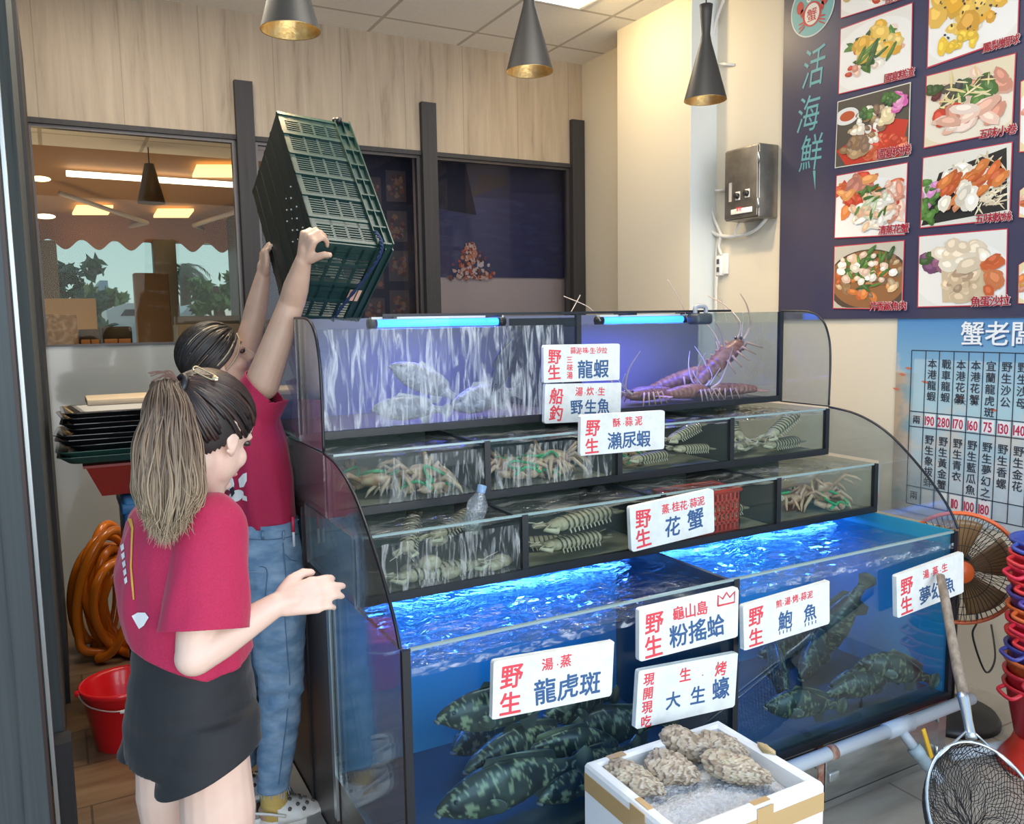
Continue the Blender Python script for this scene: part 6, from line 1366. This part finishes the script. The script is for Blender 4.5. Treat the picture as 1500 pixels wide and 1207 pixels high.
q = MB(); q.ell(hp1(.094, 0, -.067), (.006, .020, .007), rot=Matrix((FH, RT, UPH)).transposed()); q.build('lips', mat('lips', (.55, .22, .2), .4), P1)
nails(tips1, nrm, P1)
# shirt
Sh = MB(); Sh.loft(stackrows([(735, 275, .062, .085), (745, 266, .088, .150), (762, 265, .102, .182), (795, 265, .114, .192), (835, 264, .120, .184), (875, 266, .121, .174), (910, 271, .119, .166), (940, 277, .118, .163), (958, 281, .118, .162)], XU, YU))
slE = atD(300, 925, 1.585); SlR = MB(); cap(SlR, atD(307, 778, 1.630), .072, slE, .083, 24); cap(SlR, atD(307, 778, 1.630), .072, atD(290, 785, 1.70), .085, 24)
SlL = MB(); cap(SlL, shL, .06, atD(252, 845, 1.94), .075, 24)
aS = (slE-shR).normalized(); aL_ = (atD(252, 845, 1.94)-shL).normalized(); eL_ = atD(252, 845, 1.94)
def defS(v, n):
    w = .008*nz(v, (9, 9, 4)) + .005*nz(v, (24, 24, 8), 5) + .0045*sin(46*(v.x*.7-v.y*.4+v.z*.55)+5*nz(v, (5, 5, 5), 2))*max(0, nz(v, (4, 4, 4), 7)+.25); dz = (v - shR); w += .004*sin(34*(v.z*.9+v.x*.55)+4*nz(v, (5, 5, 5)))*max(0, min(1, (1.12-v.z)*3)); return v + n*w
zb0 = atD(281, 955, 1.74).z
anyf = lambda c: True
ctS = [(atD(281, 956, 1.74), Vector((-.42, 0, -1)).normalized(), anyf)]
shirt1 = remesh(Sh, .0055, 5, .5, defS, ctS)
for m_, c_ in ((remesh(SlR, .0055, 4, .5, defS, [(slE-aS*.004, aS, anyf)]), 0), (remesh(SlL, .0055, 4, .5, defS, [(eL_-aL_*.004, aL_, anyf)]), 0)): shirt1.add(m_.v, m_.f, True)
sh1 = shirt1.build('shirt', m_shirt, P1); md = sh1.modifiers.new('t', 'SOLIDIFY'); md.thickness = .003; md.offset = -1
# shorts
So = MB(); So.loft(stackrows([(880, 272, .106, .150), (905, 274, .110, .156), (955, 278, .114, .162), (1000, 280, .124, .172), (1050, 281, .131, .178), (1085, 282, .131, .178)], XU, YU))
def leg_tube(c0, c1, r0, r1, tilt):
    n = 30; c2 = c1+(c1-c0)*.6; d = [(c0, r0, 0), (c0.lerp(c1, .5), (r0+r1)/2, 0), (c1, r1, 0), (c2, r1+.003, 0)]
    So.loft([[c + XU*(r_*1.0*cos(2*pi*k/n)) + YU*(r_*.98*sin(2*pi*k/n)) + ZU*(tl*cos(2*pi*k/n-.5)) for k in range(n)] for c, r_, tl in d])
hemR, hemL = atD(308, 1112, 1.66), atD(244, 1080, 1.82)
leg_tube(atD(305, 1040, 1.67), hemR, .095, .103, .042); leg_tube(atD(255, 1035, 1.82), hemL, .09, .095, .02)
def defO(v, n): return v + n*(.005*nz(v, (10, 10, 6), 3) + .004*nz(v, (8, 8, 34), 9) + .003*sin(70*v.z+6*nz(v, (6, 6, 6)))*max(0, min(1, (v.z-.78)*4)))
ctO = []
for h, dx, dy, r_ in ((hemR, .36, -.12, .125), (hemL, .10, .0, .12)):
    ctO.append((h-ZU*.006, Vector((dx, dy, -1)).normalized(), lambda c, h=h, r_=r_: math.hypot(c.x-h.x, c.y-h.y) < r_ and c.z < h.z+.09))
ctO.append((atD(275, 886, 1.74), ZU, lambda c: c.z > atD(275, 910, 1.74).z))
sho = remesh(So, .0055, 4, .5, defO, ctO).build('shorts', m_short, P1); md = sho.modifiers.new('t', 'SOLIDIFY'); md.thickness = .003; md.offset = -1
# decals on cloth: shapes dropped on to the cloth along its own surface
def bvh_of(o):
    me = o.data; off = o.parent.location; return BVHTree.FromPolygons([v.co+off for v in me.vertices], [tuple(p.vertices) for p in me.polygons])
def surf(bv, x, y, lift=.002):
    d = ray(x, y).normalized(); h = bv.ray_cast(CAM, d)
    if h[0] is None: return None
    n = h[1]; n = n if n.dot(d) < 0 else -n; return h[0]+n*lift
def decal(bv, polys, name, m, parent, lift=.002, col=None):
    q = MB()
    for pl in polys:
        c = (sum(p[0] for p in pl)/len(pl), sum(p[1] for p in pl)/len(pl)); out = []
        for i in range(len(pl)):
            a, b = pl[i], pl[(i+1) % len(pl)]
            for f in (0, .25, .5, .75): out.append((a[0]+(b[0]-a[0])*f, a[1]+(b[1]-a[1])*f))
        rings = []
        for s in (1, .66, .33): rings.append([surf(bv, c[0]+(x-c[0])*s, c[1]+(y-c[1])*s, lift) for x, y in out])
        cc = surf(bv, *c, lift)
        if cc is None or any(p is None for r_ in rings for p in r_): continue
        n = len(out); vs = [p for r_ in rings for p in r_]+[cc]; fs = [(j*n+i, j*n+(i+1) % n, (j+1)*n+(i+1) % n, (j+1)*n+i) for j in range(2) for i in range(n)]+[(2*n+i, 2*n+(i+1) % n, 3*n) for i in range(n)]
        q.add(vs, fs, False)
    if q.v: return q.build(name, m, parent)
bv1 = bvh_of(sh1); m_gold_print = mat('gold_print', (.68, .40, .06), .5); m_white_print = mat('white_print', (.82, .80, .78), .6); m_bk_print = mat('black_print', (.02, .015, .02), .6)
gl = [(184, 752), (191, 760), (195, 775), (194, 800), (193, 830), (195, 855), (197, 878)]
decal(bv1, [[(a[0]-w, a[1]), (a[0]+w, a[1]), (b[0]+w2, b[1]), (b[0]-w2, b[1])] for (a, b, w, w2) in zip(gl, gl[1:], (4, 3, 1.6, 1.3, 1.2, 1.6), (3, 1.6, 1.3, 1.2, 1.6, 1))], 'gold_print', m_gold_print, sh1)
decal(bv1, [[(194, 902), (203, 897), (214, 897), (219, 904), (212, 916), (205, 921)]], 'white_print', m_white_print, sh1)
decal(bv1, [[(176+k*1.4, 788+k*12), (181+k*1.2, 784+k*12), (182+k*1.2, 792+k*12), (178+k*1.3, 796+k*12)] for k in range(6)], 'white_letters', m_white_print, sh1)
# hair
random.seed(77)
def lerp3(a, b, t): return tuple(x+(y-x)*t for x, y in zip(a, b))
HR = Matrix((FH, RT, UPH)).transposed()
def hair_pt(d, k=1.): return HC + HR @ Vector(((d.x*.103-.008)*k, d.y*.084*k, (d.z*(.096 if d.z > 0 else .118))*k+.028))
tie = HC - FH*.085 + UPH*.068 - RT*.0; tie_d = (HR.inverted() @ (tie-HC)); tie_d = Vector((tie_d.x/.103, tie_d.y/.084, (tie_d.z-.028)/(.096 if tie_d.z > .028 else .118))).normalized()
capm = MB(); 
def hairline(d):   # True where hair grows
    az = math.atan2(abs(d.y), d.x)   # 0 = face, pi = back
    return d.z > interp([(0, .34), (.6, .08), (1.05, -.22), (1.35, -.30), (1.75, -.62), (2.1, -.86), (2.5, -.93), (3.15, -.95)], az)
nu_, nv_ = 72, 44; gv = []; 
for j in range(nv_+1):
    for i in range(nu_):
        th = pi*j/nv_; ph = 2*pi*i/nu_; d = Vector((sin(th)*cos(ph), sin(th)*sin(ph), cos(th))); gv.append(d)
fs = [(j*nu_+i, (j+1)*nu_+i, (j+1)*nu_+(i+1) % nu_, j*nu_+(i+1) % nu_) for j in range(nv_) for i in range(nu_)]
fs = [f for f in fs if all(hairline(gv[k]) for k in f)]
dkc = lambda: lerp3((.014, .009, .008), (.055, .028, .020), random.random()**2)
capm.add([hair_pt(d, .985) for d in gv], fs, True, (.018, .011, .009))
n_s = 0
while n_s < 620:
    ph = random.uniform(-pi, pi); th = random.uniform(0, pi); d = Vector((sin(th)*cos(ph), sin(th)*sin(ph), cos(th)))
    if not hairline(d) or d.angle(tie_d) < .25: continue
    n_s += 1; ang = d.angle(tie_d); N = 12; pts = []
    for k in range(N):
        t = k/(N-1); a = ang*(1-t); dd = (d*math.sin(a)+tie_d*math.sin(ang-a))/max(1e-4, math.sin(ang)) if ang < 3.1 else d.lerp(tie_d, t); dd.normalize()
        pts.append(hair_pt(dd, 1.0+.022*sin(pi*min(1, t*1.1))+random.uniform(-.003, .003)))
    c = dkc(); red = max(0, d.z)*.5*random.random(); c = lerp3(c, (.16, .07, .05), red)
    capm.tube(pts, [.0035]+[.0045]*(N-2)+[.003], 5, col=[c]*N)
hairm = colmat('hair_strands', .42, spec=.5)
hr = capm.build('hair', hairm, P1)
# ponytail
pon = MB(); down = Vector((0, 0, -1))
root_c, c_mid, c_tip = (.040, .024, .019), (.175, .110, .070), (.43, .32, .20)
def pcol(t, j): t2 = max(0, min(1, t*1.05+j)); return lerp3(root_c, c_mid, t2/.42) if t2 < .42 else lerp3(c_mid, c_tip, (t2-.42)/.58)
for k in range(1050):
    f = random.uniform(-1, 1); g = random.uniform(-1, 1)
    if f*f+g*g > 1: f, g = f*.7, g*.7
    L_ = random.uniform(.86, 1.0); y_end = 806 - 52*abs(f)**1.5*random.uniform(.6, 1.2)
    y_end = 560 + (y_end-560)*L_
    if f > .75 and random.random() < .5: y_end -= 30
    cx_end = 242 + f*(34 if f < 0 else 46)
    tpx = (262, 566); pxs = [(tpx[0]+f*4, tpx[1]), (252+f*16-8, 556+4*abs(f)), (250+f*32-4, 592), (246+f*48, 650), (247+f*55, 712), (cx_end+f*4, (715+y_end)/2+14), (cx_end+random.gauss(0, 5), y_end)]
    tt = 1.625 + g*.040
    pp = [atD(x+random.gauss(0, 1.6)+4*sin(y*.045+(k % 7)), y, (tt if i > 1 else 1.66+g*.015) - (.0, 0, 0, .01, .03, .055, .068)[i]) for i, (x, y) in enumerate(pxs)]
    pts = spline(pp, 4); N = len(pts); w = random.uniform(.0009, .0018); jj = random.uniform(-.16, .16); lum = random.uniform(.65, 1.22)
    pon.tube(pts, [w*(.9+.3*sin(pi*i/(N-1)))*min(1, (N-i)/9) for i in range(N)], 5, caps=False, col=[tuple(x*lum for x in pcol(i/(N-1), jj)) for i in range(N)])
core = [(atD(257, 564, 1.655), .016), (atD(248, 600, 1.64), .026), (atD(246, 650, 1.63), .036), (atD(247, 700, 1.60), .036), (atD(246, 735, 1.59), .022), (atD(244, 760, 1.58), .008)]
pon.tube([p for p, _ in core], [r_ for _, r_ in core], 14, col=[lerp3(root_c, c_mid, min(1, i/3)) for i in range(6)])
pon.build('ponytail', hairm, hr)
fly = MB()
for k in range(0):
    a = atD(308+random.gauss(0, 6), 672+random.uniform(0, 18), 1.66+random.uniform(0, .02)); b = a + Vector((random.gauss(-.008, .006), random.gauss(0, .005), -random.uniform(.03, .06)))
    fly.tube(spline([a, a.lerp(b, .5)+Vector((random.gauss(0, .006), 0, .003)), b], 4), .0006, 4, caps=False, col=(.06, .04, .03))
for k in range(14):
    a = atD(262, 560, 1.655); b = atD(228+random.gauss(0, 8), 552+random.gauss(0, 5), 1.65); fly.tube(spline([a, a.lerp(b, .5)+ZU*.012, b], 4), .0012, 4, caps=False, col=(.17, .085, .06))
fly.build('loose_strands', hairm, hr)
tb = MB(); tdir = (atD(250, 560, 1.64)-atD(270, 568, 1.66)).normalized(); u1 = tdir.orthogonal().normalized(); u2 = tdir.cross(u1)
tb.tube([atD(263, 565, 1.655)+(u1*cos(a)+u2*sin(a))*.021 for a in np.linspace(0, 2*pi, 20)[:-1]], .006, 8, closed=True); tb.build('hair_tie', m_black, hr)
bvH = bvh_of(hr) if hr.parent else None
cA, cB = surf(bvH, 287, 544, .006), surf(bvH, 314, 558, .006); dC = (cB-cA).normalized(); nC = ((CAM-cA).normalized()+ZU*.6).normalized(); sC = dC.cross(nC).normalized(); nC = sC.cross(dC)
ck = MB(); ck.tube(spline([cA+sC*.006, cA.lerp(cB, .8)+sC*.006, cB+sC*.003, cB-sC*.003, cA.lerp(cB, .8)-sC*.006, cA-sC*.006, cA-dC*.006, cA+sC*.006], 6), .0018, 8); ck.ell(cB, (.008, .006, .004), rot=Matrix((dC, sC, nC)).transposed()); ck.build('hair_clip', mat('gold_metal', (.85, .62, .38), .25, .9), hr)

# ------------------------------------------------------------------ woman at the tank
T1_ = 2.69
P2 = thing('person', 'dark haired woman in crimson T-shirt and light blue jeans, reaching up with the green crate', 'person', (.50, 2.66, 0))
HC2 = atD(318, 527, 2.72); FHx = (RH*.86+WH*.40+ZU*.34).normalized(); RTx = FHx.cross(ZU).normalized(); UPx = RTx.cross(FHx).normalized()
def hp2(f, r_, u): return HC2 + FHx*f + RTx*r_ + UPx*u
B = MB(); head(B, hp2); ear(B, hp2, 1); ear(B, hp2, -1)
chain(B, [hp2(-.02, 0, -.06), atD(342, 562, 2.72), atD(352, 585, 2.72)], [.056, .050, .06])
B.loft(stackrows([(575, 356, .05, .12), (610, 358, .085, .14), (660, 368, .09, .14), (720, 378, .085, .12), (770, 386, .088, .125), (830, 388, .098, .14)], XU, YU, t=2.69))
sR, eR, wR = atD(384, 562, 2.60), atD(428, 442, 2.57), atD(444, 383, 2.475)
sL, eL, wL = atD(350, 555, 2.80), atD(371, 472, 2.83), atD(385, 405, 2.81)
chain(B, [sR, sR.lerp(eR, .5), eR], [.054, .046, .039]); chain(B, [eR, eR.lerp(wR, .35), wR], [.040, .039, .025])
chain(B, [sL, sL.lerp(eL, .5), eL], [.052, .045, .038]); chain(B, [eL, eL.lerp(wL, .35), wL], [.039, .037, .025])
# right hand: back of the hand to the camera, fingers hooked over the crate edge, thumb below
f2 = (atD(454, 338, 2.43)-wR).normalized(); n2 = (-WH*.75 - RH*.55 + ZU*.1); n2 = (n2-f2*n2.dot(f2)).normalized(); s2 = f2.cross(n2); s2 = s2 if s2.dot(RH) > 0 else -s2
tips2 = hand(B, wR+f2*.006, f2, n2, s2, [(.068, 62, 62, 30, .10), (.074, 58, 66, 30, .02), (.070, 58, 66, 30, -.04), (.056, 58, 60, 30, -.10)], [(.012, .022, .006), (.030, .044, .012), (.046, .062, .020), (.050, .074, .030)])
f3 = (atD(387, 368, 2.80)-wL).normalized(); n3 = (-RH*.8 - WH*.4); n3 = (n3-f3*n3.dot(f3)).normalized(); s3 = f3.cross(n3); s3 = s3 if s3.dot(WH) < 0 else -s3
hand(B, wL+f3*.006, f3, n3, s3, [(.066, 30, 50, 30, .05), (.072, 28, 50, 30, 0), (.068, 28, 50, 30, -.05), (.054, 30, 50, 30, -.1)], [(.012, .022, .004), (.032, .038, .004), (.058, .042, .002), (.078, .040, .0)])
hR, hL = atD(402, 850, 2.62), atD(372, 850, 2.78); k2R, k2L = atD(412, 1000, 2.615), atD(352, 1000, 2.78); a2R, a2L = atD(401, 1158, 2.655), atD(350, 1160, 2.80)
for h, k, a in ((hR, k2R, a2R), (hL, k2L, a2L)):
    chain(B, [h, k], [.07, .045]); chain(B, [k, a], [.045, .034]); chain(B, [a, a-ZU*.03], [.034, .036]); chain(B, [Vector((a.x-.02, a.y, .055)), Vector((a.x+.075, a.y, .040))], [.032, .022], 14)
remesh(B, .0045, 4, .5).build('body', m_skinB, P2)
for s in (-1, 1):
    MB().ell(hp2(.080, s*.031, .0), (.011, .013, .008), rot=Matrix((FHx, RTx, UPx)).transposed()).build('eye', mat('eye_dark', (.03, .02, .015), .1, coat=.5), P2)
    MB().tube([hp2(.089, s*.018, .002), hp2(.0925, s*.032, .006), hp2(.083, s*.046, .001)], [.0007, .0014, .0012], 6).build('eyelashes', mat('brow_dark', (.03, .02, .015), .7), P2)
    MB().tube([hp2(.090, s*.012, .022), hp2(.090, s*.03, .029), hp2(.076, s*.05, .021)], [.001, .002, .001], 6).build('eyebrow', mat('brow_dark', (.03, .02, .015), .7), P2)
MB().ell(hp2(.094, 0, -.067), (.006, .020, .007), rot=Matrix((FHx, RTx, UPx)).transposed()).build('lips', mat('lips', (.55, .22, .2), .4), P2)
Sh = MB(); Sh.loft(stackrows([(560, 350, .055, .09), (572, 352, .088, .145), (600, 352, .108, .168), (650, 367, .112, .160), (700, 375, .112, .150), (740, 381, .106, .140), (765, 385, .102, .136)], XU, YU, t=2.69))
sl2 = atD(402, 560, 2.585); cap(Sh, atD(366, 612, 2.63), .085, atD(396, 556, 2.595), .076, 24); a2_ = (eR-sR).normalized()*.8 + RH*.45; a2_.normalize(); o2_ = atD(389, 570, 2.60)
cap(Sh, atD(345, 600, 2.77), .075, atD(356, 548, 2.81), .07, 24); o3_ = atD(356, 552, 2.81); a3_ = (eL-sL).normalized()
def defT(v, n):
    w = .005*nz(v, (12, 12, 4), 2) + .004*nz(v, (30, 30, 7), 8); k = max(0, min(1, (1.30-v.z)*4)); w += .0045*sin(85*(v.x*.8-v.y*.6)+v.z*10+3*nz(v, (4, 4, 3)))*k; return v + n*w
zT = atD(385, 762, 2.69).z
ctT = [(o2_, a2_, lambda c: (c-o2_).length < .17 and c.z > 1.36 and (c-o2_).dot(a2_) > -.03), (o3_, a3_, lambda c: (c-o3_).length < .13 and (c-o3_).dot(a3_) > -.03), (Vector((0, 0, zT)), -ZU, lambda c: c.z < zT+.03)]
sh2 = remesh(Sh, .0058, 4, .5, defT, ctT).build('shirt', m_shirt, P2); md = sh2.modifiers.new('t', 'SOLIDIFY'); md.thickness = .003; md.offset = -1
Je = MB(); Je.loft(stackrows([(750, 386, .104, .140), (765, 387, .106, .142), (800, 389, .114, .154), (850, 389, .117, .160), (885, 389, .112, .158)], XU, YU, t=2.69))
chain(Je, [hR, hR.lerp(k2R, .5), k2R, k2R.lerp(a2R, .35), a2R+ZU*.01], [.098, .087, .068, .066, .050], 22); chain(Je, [hL, hL.lerp(k2L, .5), k2L, k2L.lerp(a2L, .35), a2L+ZU*.01], [.096, .086, .066, .064, .05], 22)
def defJ(v, n): return v + n*(.004*nz(v, (10, 10, 14), 1) + .0035*nz(v, (18, 18, 40), 6) + .003*sin(95*v.z+7*nz(v, (8, 8, 5)))*max(0, min(1, 1-abs(v.z-.45)*5)))
zj = a2R.z+.012; zw_ = atD(386, 757, 2.69).z
je = remesh(Je, .0058, 3, .5, defJ, [(Vector((0, 0, zj)), -ZU, lambda c: c.z < zj+.03), (Vector((0, 0, zw_)), ZU, lambda c: c.z > zw_-.03)]).build('jeans', m_denim, P2); md = je.modifiers.new('t', 'SOLIDIFY'); md.thickness = .003; md.offset = -1
bv2 = bvh_of(sh2); bvJ = bvh_of(je); m_st = mat('denim_stitch', (.10, .17, .27), .8); m_wb = mat('denim_pale', (.36, .45, .55), .8)
def line(bv, pts, w, name, m, parent):
    P_ = [surf(bv, x, y, .002) for x, y in pts]; P_ = [p for p in P_ if p is not None]
    if len(P_) > 1: MB().tube(spline(P_, 5), w, 6).build(name, m, parent)
line(bvJ, [(347, 785), (370, 790), (400, 790), (425, 786), (436, 782)], .0018, 'waistband_seam', m_st, je)
line(bvJ, [(346, 762), (370, 766), (400, 766), (425, 764), (436, 761)], .0018, 'waistband_edge', m_wb, je)
line(bvJ, [(414, 795), (418, 840), (417, 900), (421, 960), (424, 1000), (420, 1050), (414, 1100), (408, 1148)], .0016, 'side_seam', m_st, je)
line(bvJ, [(358, 832), (389, 832), (390, 860), (388, 884)], .0016, 'back_pocket', m_st, je)
line(bvJ, [(358, 838), (388, 838)], .0012, 'pocket_hem', m_wb, je)
for x in (384, 414): line(bvJ, [(x, 766), (x+1, 778), (x+1, 790)], .0035, 'belt_loop', m_denim, je)
line(bvJ, [(417, 812), (425, 820), (434, 822)], .0016, 'front_pocket', m_st, je)
fr = MB()
for k in range(40):
    A = 2*pi*k/40; p = a2R+Vector((.047*cos(A), .047*sin(A), .014)); fr.tube([p, p+Vector((random.gauss(0, .006), random.gauss(0, .006), -random.uniform(.01, .03)))], .0009, 4, caps=False)
fr.build('frayed_hem', mat('frayed_thread', (.55, .62, .70), .9), je)
pn = surf(bvJ, 427, 785, .008)
if pn is not None:
    up_ = Vector((.0, .0, 1)); pe = MB().tube([pn-up_*.035, pn+up_*.05], .0045, 8).build('pen', mat('pen_white', (.82, .8, .8), .4), P2); MB().tube([pn+up_*.012, pn+up_*.06], .0052, 8).build('pen_cap', mat('pen_red', (.6, .03, .08), .4), pe)
# cartoon-free white print: rounded white shapes with dark outlines on the front of the shirt
def pol(cx, cy, rx, ry, n=14, a=0.): return [(cx+rx*cos(2*pi*k/n)*cos(a)-ry*sin(2*pi*k/n)*sin(a), cy+rx*cos(2*pi*k/n)*sin(a)+ry*sin(2*pi*k/n)*cos(a)) for k in range(n)]
decal(bv2, [pol(335, 705, 8, 14, a=-.35), pol(347, 726, 12, 8, a=-.5), [(352, 714), (350, 702), (357, 694), (362, 692), (362, 704), (358, 713)], [(355, 724), (362, 727), (363, 734), (356, 732)], [(338, 728), (346, 734), (342, 742), (335, 741)]], 'white_print', m_white_print, sh2, .003)
decal(bv2, [pol(334, 701, 2.6, 4), [(338, 716), (343, 712), (345, 722), (341, 728)]], 'print_marks', m_bk_print, sh2, .005)
decal(bv2, [pol(338, 738, 1.6, 4)], 'gold_print', m_gold_print, sh2, .003)
# hair of the second woman: dark with blonde streaks, gathered at the nape
HR2 = Matrix((FHx, RTx, UPx)).transposed()
def hair_pt2(d, k=1.): return HC2 + HR2 @ Vector(((d.x*.106-.010)*k, d.y*.088*k, (d.z*.100)*k+.026))
tie2 = Vector((-.92, 0, -.5)).normalized(); cm = MB(); cm.add([hair_pt2(d, .985) for d in gv], fs, True, (.014, .012, .011)); n_s = 0
while n_s < 420:
    ph = random.uniform(-pi, pi); th = random.uniform(0, pi); d = Vector((sin(th)*cos(ph), sin(th)*sin(ph), cos(th)))
    if not hairline(d) or d.angle(tie2) < .2: continue
    n_s += 1; ang = d.angle(tie2); N = 11; pts = []
    for k in range(N):
        t = k/(N-1); a = ang*(1-t); dd = (d*math.sin(a)+tie2*math.sin(ang-a))/max(1e-4, math.sin(ang)); dd.normalize(); pts.append(hair_pt2(dd, 1.0+.02*sin(pi*t)+random.uniform(-.003, .003)))
    streak = random.random() < .13 and d.y > -.2 and d.x > -.2; c = (.42, .34, .22) if streak else lerp3((.012, .010, .010), (.04, .032, .028), random.random()**2)
    cm.tube(pts, [.003]+[.0045 if not streak else .003]*(N-2)+[.003], 5, col=[c]*N)
h2 = cm.build('hair', hairm, P2); bun = MB(); tp_ = hair_pt2(tie2)
for k in range(120):
    a = tp_+Vector((random.gauss(0, .012), random.gauss(0, .012), random.gauss(0, .012))); b = a+Vector((-.05+random.gauss(0, .012), random.gauss(0, .02), -.20+random.gauss(0, .04)))
    bun.tube(spline([a, a.lerp(b, .5)+Vector((-.025, random.gauss(0, .01), .01)), b], 5), .0035, 5, caps=False, col=lerp3((.012, .010, .010), (.05, .04, .035), random.random()))
bun.build('ponytail', hairm, h2)
# clogs
m_clog = mat('white_clog', (.80, .78, .72), .5); m_hole = mat('clog_hole', (.10, .09, .08), .7); m_sock = mat('mustard_sock', (.62, .42, .12), .85)
def clog(a, parent, yaw):
    M_ = Matrix.Translation((a.x+.025, a.y, 0)) @ Matrix.Rotation(yaw, 4, 'Z')
    tr = lambda x, y, z: M_ @ Vector((x, y, z))
    so_ = MB(); N = 28; ol = []
    for k in range(N): A = 2*pi*k/N; x = .135*cos(A); w = .046 + .010*cos(A)*1.2; ol.append((x, w*sin(A)*(1 if abs(cos(A)) < .9 else .92)))
    so_.loft([[tr(x*.96, y*.94, 0.002) for x, y in ol], [tr(x*1.02, y*1.03, .012) for x, y in ol], [tr(x*1.03, y*1.04, .030) for x, y in ol], [tr(x*.99, y*.99, .036) for x, y in ol]]); cl_ = so_.build('clog', m_clog, parent)
    up = MB()
    def up_f(u, v):
        A = (u-.5)*pi*1.02; h_ = interp([(0, .030), (.25, .052), (.6, .075), (1, .098)], v); x = .132-.145*v; w = interp([(0, .012), (.15, .038), (.5, .055), (1, .052)], v); return tr(x-.01*abs(sin(A)), w*sin(A), .028+(h_-.028)*max(0, cos(A))**.6)
    up.grid(up_f, 24, 16); uo = up.build('upper', m_clog, cl_); md = uo.modifiers.new('t', 'SOLIDIFY'); md.thickness = .005
    hb = MB(); hb.grid(lambda u, v: tr(-.075-.062*sin(u*pi), .052*cos(u*pi), .03+.035*v), 18, 4); ho_ = hb.build('heel_cup', m_clog, cl_); md = ho_.modifiers.new('t', 'SOLIDIFY'); md.thickness = .005
    st_ = MB(); st_.tube(spline([tr(.0, -.056, .055), tr(-.05, -.056, .075), tr(-.11, -.035, .085), tr(-.125, 0, .085), tr(-.11, .035, .085), tr(-.05, .056, .075), tr(.0, .056, .055)], 6), .008, 8, flat=.5); st_.build('strap', m_clog, cl_)
    for (u, v) in ((.5, .25), (.38, .38), (.62, .38), (.5, .52), (.32, .58), (.68, .58), (.22, .45), (.78, .45), (.2, .75), (.8, .75), (.42, .75), (.58, .75)):
        p = up_f(u, v); n_ = (up_f(u, v+.02)-p).cross(up_f(u+.02, v)-p).normalized(); n_ = n_ if n_.z > 0 else -n_; MB().lathe([(.001, .0058), (.0058, .0055), (.0058, -.002)], 12, axis=n_, org=p).build('vent_hole', m_hole, cl_)
    sk = MB(); chain(sk, [a+ZU*.005, a-ZU*.03, Vector((a.x+.0, a.y, .055))], [.040, .042, .045], 18); sk.build('sock', m_sock, parent)
clog(a2R, P2, R(-4)); clog(a2L, P2, R(4))
